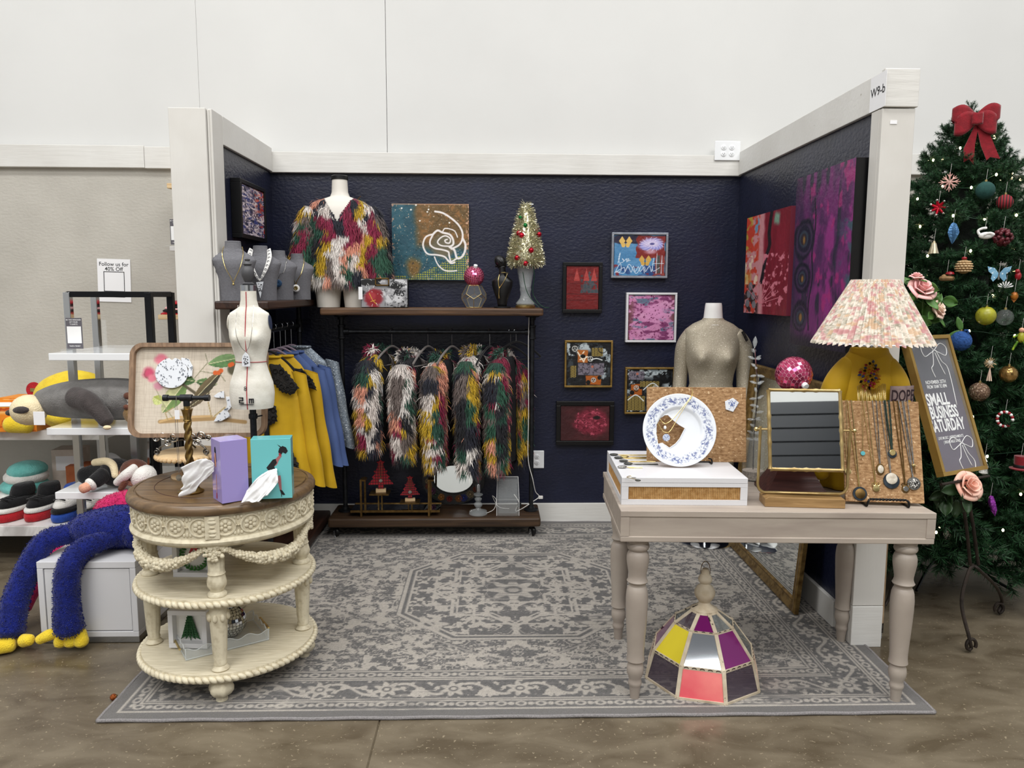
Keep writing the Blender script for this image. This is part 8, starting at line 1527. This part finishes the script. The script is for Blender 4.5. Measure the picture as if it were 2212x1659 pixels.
for i in range(290):
    f = (i + .5) / 290; z = .26 + (TH_ - .36) * (f ** .75); r_ = tr_of(z); a = i * 2.39996 + 1.1; L = rr.uniform(.11, .17); b = r_ * rr.uniform(.72, .95) - L * .4; o = tw[i] if i < 2 else dup(tw[i % 2], tree)
    o.location = (b * math.cos(a), b * math.sin(a), z); o.rotation_euler = (rr.uniform(.0, .7), rr.uniform(-.5, .5), a - PI / 2 + rr.uniform(-.5, .5)); o.scale = (L * 1.2, L, L * 1.2)
dup(protos[0], tree, (0, 0, TH_ - .09), (R(88), 0, 0), (.13, .16, .13)); dup(protos[1], tree, (0, 0, TH_ - .16), (R(65), 0, 2), (.13, .16, .13)); dup(protos[2], tree, (0, 0, TH_ - .16), (R(65), 0, 4.2), (.13, .16, .13))
# string of lights: bulbs and wire spiralling up the tree
lt = thing('light_string', 'string of warm white lights wound round the Christmas tree', 'light string', tree.location); pts = []; bl_ = None
for i in range(150):
    f = i / 149; z = .3 + (TH_ - .42) * f; a = f * 2 * PI * 11 + rr.uniform(-.1, .1); r_ = tr_of(z) * rr.uniform(.92, 1.04) + .02; p = (r_ * math.cos(a), r_ * math.sin(a), z + rr.uniform(-.03, .03)); pts.append((p[0] * .93, p[1] * .93, p[2]))
    if bl_ is None: bl_ = MB().ell((0, 0, 0), (.0052, .0052, .0075), 8, 6).build('bulb', 'bulb_warm', lt, smooth=180); bl_.location = p
    else: dup(bl_, lt, p)
MB().tube(spline(pts, 3), .0018, 5).build('wire', 'wire_green', lt)
for px, py in ((2006, 1150), (2030, 1138), (2035, 1184), (2062, 1129)): c = A(px, py, Y=3.75); dup(bl_, lt, c - Vector(lt.location))
MB().tube(spline([tuple(A(1990, 1140, Y=3.8) - Vector(lt.location)), tuple(A(2010, 1152, Y=3.75) - Vector(lt.location)), tuple(A(2035, 1180, Y=3.75) - Vector(lt.location)), tuple(A(2062, 1128, Y=3.75) - Vector(lt.location))], 6), .0018, 5).build('loose_wire', 'wire_green', lt)
# ornaments
def hang_at(px, py, off=.07):
    d = ray(px, py); best = None
    for k in range(400):
        t_ = 3.0 + k * .006; p = Vector((0, 0, H_CAM)) + d * (t_ / d.length); q = p - Vector(tree.location)
        if q.xy.length < tr_of(p.z) + off: return p
        if best is None or q.xy.length - tr_of(p.z) < best[0]: best = (q.xy.length - tr_of(p.z), p)
    return best[1]
def orn(label, px, py, cat='ornament'):
    p = hang_at(px, py); t = thing('ornament', label, cat, p, math.atan2(p.x, p.y) * -1, 'ornaments on the Christmas tree'); MB().tube([(0, 0, .0), (.004, .006, .06)], .0006, 4).build('hanging_loop', 'cord_white', t); return t
def om(n, c, c2=None, **k): return M_(n, c, c2 or c, **k)
om('o_green', '#1f4a45', '#17403b', rough=.85, scale=60, bump=.4, bscale=60, bstretch=(8, 8, .4)); om('o_yellow', '#a9a832', '#8d8a24', rough=.3, scale=30); om('o_red', '#8e1420', rough=.3); om('o_knit', '#2b5596', '#224680', rough=.9, scale=80, bump=.8, bscale=90); om('o_glit', '#8a6f58', '#5d463a', rough=.35, metal=.5, scale=120, bump=.8, bscale=160, c3='#e6cdb8', s3=150, t3=.6); om('o_gold', '#b08d57', '#8a6a3c', rough=.12, metal=.8, scale=14); om('o_blue', '#5a8ab8', '#3d6a9a', rough=.3, metal=.4, scale=70, bump=.6, bscale=120); om('o_purple', '#7a2a8a', '#b04ac0', rough=.25, metal=.5, scale=70, bump=.6, bscale=100); om('o_sky', '#8fc0dc', '#6fa5c8', rough=.35, metal=.2, scale=40, c3='#e6f4fb', s3=90, t3=.6); om('o_brown', '#9a7a52', '#7d5f3c', rough=.7, scale=40, bump=.5, bscale=60); om('o_plaid', '#8e1f2a', '#3a1a1c', rough=.8, scale=26, kind='wave'); om('o_lime', '#a8c83a', '#5d8a2a', rough=.3, scale=10, kind='wave'); om('o_bell', '#cfc6b0', '#a99c7c', rough=.3, metal=.4, scale=30)
S_ = 1 / 400.0
def ball(label, px, py, r, mat, extra=None):
    t = orn(label, px, py); MB().ell((0, 0, -r), r, 20, 14).build('ball', mat, t, smooth=180); MB().cyl((0, 0, -.002), (0, 0, .008), .006, n=10).build('cap', 'gold', t)
    if extra: extra(t, r)
    return t
ball('dark green yarn ball ornament near the top right of the tree', 2130, 392, .043, 'o_green'); ball('red plaid fabric ball ornament at the right edge of the tree', 2172, 420, .036, 'o_plaid'); ball('brown glittering ball ornament right of the event sign', 2117, 826, .045, 'o_glit'); ball('gold mirrored glass ball ornament at the right edge', 2180, 790, .04, 'o_gold'); ball('clear glass ball ornament beside the yellow striped one', 2172, 668, .038, 'glass')
def caps(t, r):
    for z, q in ((-.12 * r, .52), (-1.88 * r, .52)): MB().lathe([(r * q * .2, -r * .14), (r * q, -r * .05 if z > -r else r * .18), (r * q * 1.25, -r * .16 if z > -r else r * .28), (r * q * 1.0, -r * .3 if z > -r else r * .4)], 20, (0, 0, z)).build('red_band', 'o_red', t, smooth=180)
ball('yellow glass ball ornament with red ends', 2131, 662, .044, 'o_yellow', caps)
def knit(t, r):
    for a in (-.6, .3): MB().grid(lambda u, v: ((u - .5) * .03 * math.sin(PI * (.1 + .85 * v)), -.004, .07 * v), 4, 5).build('felt_leaf', 'leaf', t, smooth=180, solid=.001).rotation_euler = (0, a * 2 - .9, 0)
    m = MB(); [m.ell((.02 + .009 * math.cos(q * 1.1), -.014, -.004 + .009 * math.sin(q * 1.1)), .006, 6, 5) for q in range(6)]; m.build('felt_flower', 'o_knit', t, smooth=180)
ball('blue knitted ball ornament with a green leaf above the event sign', 2077, 715, .048, 'o_knit', knit); ball('lime green striped ball ornament left of the event sign', 2024, 952, .036, 'o_lime'); ball('gold speckled ball ornament hidden under the lampshade edge', 1972, 752, .035, 'o_glit')
t = orn('pinecone-scaled ball ornament with a red bird on top', 2083, 560)
MB().ell((0, 0, -.036), .034, 18, 12).build('ball', 'o_brown', t, smooth=180); m = MB()
for i in range(5):
    z = -.012 - .011 * i; r_ = math.sqrt(max(.034 ** 2 - (z + .036) ** 2, 1e-5)); [m.ell((r_ * math.cos(a), r_ * math.sin(a), z), (.008, .008, .004), 6, 4) for a in [2 * PI * (k + .5 * (i % 2)) / 14 for k in range(14)]]
m.build('scale', 'raw_wood', t, smooth=180)['kind'] = 'stuff'; MB().ell((.0, -.004, .004), (.012, .008, .008), 10, 7).build('bird', 'o_red', t, smooth=180)
t = orn('woven nest ornament with a red mushroom cap', 2046, 588); MB().torus((0, 0, -.03), .022, .012, 20, 8).build('nest', 'o_brown', t); MB().lathe([(.0, .0), (.016, -.004), (.02, -.014), (.006, -.016), (.006, -.03), (0, -.03)], 16, (.012, -.008, .004)).build('mushroom', 'o_red', t); MB().ell((-.012, -.012, -.022), (.012, .01, .012), 10, 7).build('bird', 'o_brown', t)
t = orn('pale pink glitter snowflake ornament below the red bow', 2052, 380); m = MB()
for k in range(8):
    a = 2 * PI * k / 8; d = Vector((math.cos(a), 0, math.sin(a))); c0 = Vector((0, 0, -.03)); L = .048 if k % 2 == 0 else .04; m.tube([c0, c0 + d * L], [.006, .002], 6)
    for q in (-1, 1): b = a + q * .6; m.tube([c0 + d * L * .5, c0 + d * L * .5 + Vector((math.cos(b), 0, math.sin(b))) * .02], [.004, .0015], 5)
m.ell((0, 0, -.03), (.014, .006, .014), 10, 7); m.build('snowflake', 'glitter_pink', t, smooth=60)
t = orn('shiny red star cluster ornament', 2028, 438); m = MB(); [m.tube([(0, 0, -.025), Vector((0, 0, -.025)) + Vector((math.cos(a), -.4, math.sin(a))) * .034], [.012, .005], 6) for a in [2 * PI * k / 7 for k in range(7)]]; m.build('star', 'bauble_red', t, smooth=60); m = MB(); [m.ell(Vector((0, 0, -.025)) + Vector((math.cos(a), -.4, math.sin(a))) * .037, .007, 8, 6) for a in [2 * PI * k / 7 for k in range(7)]]; m.build('bead_tip', 'silver', t, smooth=180)
t = orn('blue glitter icicle finial ornament', 2060, 480); MB().lathe([(0, 0), (.010, -.008), (.018, -.03), (.022, -.05), (.016, -.07), (.006, -.095), (0, -.105)], 10, fn=lambda a, z, r: r * (1 + .25 * math.cos(5 * a))).build('finial', 'o_blue', t, smooth=30)
t = orn('cream ribbed bell ornament with a gold cap', 2018, 520); MB().lathe([(.004, .0), (.006, -.008), (.011, -.014), (.014, -.03), (.022, -.058), (.024, -.062), (.0, -.06)], 24, fn=lambda a, z, r: r * (1 + .05 * math.cos(12 * a))).build('bell', 'o_bell', t, smooth=40)
t = orn('white swan ornament near the berry cluster', 2128, 496); MB().ell((.006, 0, -.028), (.032, .014, .017), 14, 9).build('body', 'mannequin_white', t, smooth=180); limb('neck', 'mannequin_white', t, [(-.022, 0, -.022), (-.028, 0, -.004), (-.012, 0, .006), (.006, 0, .008)], [.007, .006, .006, .006]); MB().grid(lambda u, v: (-.004 + .045 * u, -.015, -.022 - .01 * v + .01 * math.sin(3 * u)), 6, 3).build('wing', 'mannequin_white', t, solid=.004)
t = orn('dark red berry cluster ball ornament', 2168, 495); m = MB(); rb = random.Random(3); [m.ell(Vector((rb.gauss(0, 1), rb.gauss(0, 1), rb.gauss(0, 1))).normalized() * .036 + Vector((0, 0, -.038)), .0095, 8, 6) for _ in range(70)]; o = m.build('berry', om('o_berry', '#5d1a24', '#3f1018', rough=.4, scale=40), t, smooth=180); o['kind'] = 'stuff'
def wing(t, s): MB().prism([(0, .0), (s * .02, .028), (s * .052, .036), (s * .046, .012), (s * .03, -.002), (s * .034, -.022), (s * .024, -.036), (s * .008, -.018)], -.003, 0).build('wing', 'o_sky', t, bevel=.001, smooth=0).rotation_euler = (0, 0, s * -.35)
t = orn('pale blue glitter butterfly ornament', 2158, 592); wing(t, 1); wing(t, -1); MB().tube([(0, -.003, .02), (0, -.003, -.026)], [.002, .004], 6).build('body', 'silver', t)
t = orn('small red bird ornament at the right edge of the tree', 2200, 588); MB().ell((0, 0, -.018), (.014, .012, .02), 12, 8).build('body', 'o_red', t, smooth=180); MB().ell((-.004, -.004, .004), .011, 10, 7).build('head', 'o_red', t, smooth=180); MB().tube([(-.014, -.006, .004), (-.024, -.008, .003)], [.004, .0006], 6).build('beak', 'gold', t)
t = orn('white paper fan ornament under the butterfly', 2172, 622); [MB().prism([(0, 0), (.028 * math.cos(a - .12), .028 * math.sin(a - .12)), (.034 * math.cos(a), .034 * math.sin(a)), (.028 * math.cos(a + .12), .028 * math.sin(a + .12))], -.0015, .0015).build('blade', 'paper', t, smooth=0) for a in [PI * (.1 + .8 * k / 6) for k in range(7)]]
t = orn('orange fish-like glass ornament at the right edge', 2192, 630); MB().ell((0, 0, -.02), (.017, .014, .02), 12, 9).build('body', om('o_orange', '#b8742a', '#8a4a1a', rough=.25, metal=.3, scale=40), t, smooth=180); MB().prism([(-.012, -.034), (.012, -.034), (0, -.052)], -.003, .003).build('tail', 'o_orange', t, smooth=0)
t = orn('cream pom-pom ornament with a tassel', 2140, 775); MB().ell((0, 0, -.02), .014, 10, 8).build('core', 'canvas_white', t); m = MB(); rb = random.Random(5); [m.tube([(0, 0, -.02), Vector((rb.gauss(0, 1), rb.gauss(0, 1), rb.gauss(0, 1))).normalized() * .026 + Vector((0, 0, -.02))], [.002, .0006], 4) for _ in range(90)]; m.build('pom_tuft', 'raw_wood', t, smooth=0)['kind'] = 'stuff'; m = MB(); [m.tube([(0, 0, -.04), (.011 * math.cos(k), .011 * math.sin(k), -.105)], .0011, 4) for k in range(14)]; m.build('tassel', 'rose_cream', t, smooth=0)['kind'] = 'stuff'
t = orn('red and white bead wreath ornament', 2172, 890); [MB().ell((.030 * math.cos(a), 0, -.034 + .034 * math.sin(a)), .0075, 10, 7).build('bead', 'o_red' if k % 2 else 'mannequin_white', t, smooth=180) for k, a in enumerate([2 * PI * q / 18 for q in range(16)])]
t = orn('red top hat ornament at the right edge of the tree', 2206, 985); MB().lathe([(0, 0), (.028, 0), (.026, -.055), (.028, -.056), (.045, -.058), (.044, -.063), (0, -.062)], 24).build('hat', 'red_velvet', t); MB().lathe([(.0272, -.04), (.0278, -.041), (.0275, -.054), (.0268, -.055)], 24).build('hat_band', 'ink', t)
t = orn('purple glitter icicle ornament low on the tree', 2140, 1070); MB().lathe([(0, 0), (.008, -.006), (.014, -.03), (.011, -.07), (0, -.10)], 10, fn=lambda a, z, r: r * (1 + .25 * math.cos(5 * a + z * 90))).build('icicle', 'o_purple', t, smooth=30).rotation_euler = (0, R(-14), 0)
t = orn('white snowy cone tree ornament behind the event sign', 2128, 985); MB().lathe([(.004, -.09), (.022, -.08), (.012, -.055), (.018, -.052), (.008, -.028), (.012, -.026), (0, 0)], 14).build('cone', 'plush_white', t)
t = orn('yellow and green elf ornament at the right edge of the tree', 2207, 715); MB().ell((0, 0, -.03), (.016, .014, .026), 12, 9).build('body', 'o_yellow', t, smooth=180); MB().ell((0, 0, .004), .012, 10, 8).build('head', 'plush_skin', t, smooth=180); [limb('limb', 'o_lime', t, [(s * .012, 0, -.02 + q), (s * .03, 0, -.03 + q * 2)], [.006, .005]) for s in (-1, 1) for q in (0, -.03)]
# the red velvet bow at the top
bp = hang_at(2080, 268); t = thing('ribbon_bow', 'large red velvet bow tied at the top of the Christmas tree', 'bow', bp + Vector((0, -.10, 0)), R(-18)); k_ = 1 / 375
def loop(s, top):
    def f(u, v):
        a = u * 2 * PI; L = .105 if top else .092; x = s * (L / 2 - L / 2 * math.cos(a)); zc = (.028 if top else -.035) * (x / (s * .1)) ; hgt = .012 + .03 * math.sin(PI * min(1, abs(x) / .11)) ; th = .026 * math.sin(a) * (.3 + .7 * abs(x) / .1)
        return (x, -.004 + th - (.006 if not top else 0), zc + (v - .5) * 2 * (hgt + .012))
    return f
for s in (-1, 1):
    for tp_ in (True, False): MB().grid(loop(s, tp_), 26, 6).build('loop', 'red_velvet', t, smooth=180, solid=.003)
for pts in ([(0, -.02), (-.045, -.14), (-.04, -.205), (-.018, -.19), (.004, -.218), (.004, -.12), (.014, -.03)], [(.004, -.03), (.03, -.13), (.06, -.20), (.075, -.185), (.118, -.196), (.085, -.12), (.045, -.03)]): MB().prism([(x, z) for x, z in pts], -.012, -.009).build('tail', 'red_velvet', t, smooth=0)
MB().grid(lambda u, v: (-.022 + .044 * u, -.034 - .006 * math.sin(PI * u), -.03 + .055 * v + .002 * math.sin(9 * u)), 8, 6).build('knot', 'red_velvet', t, smooth=180, solid=.012)
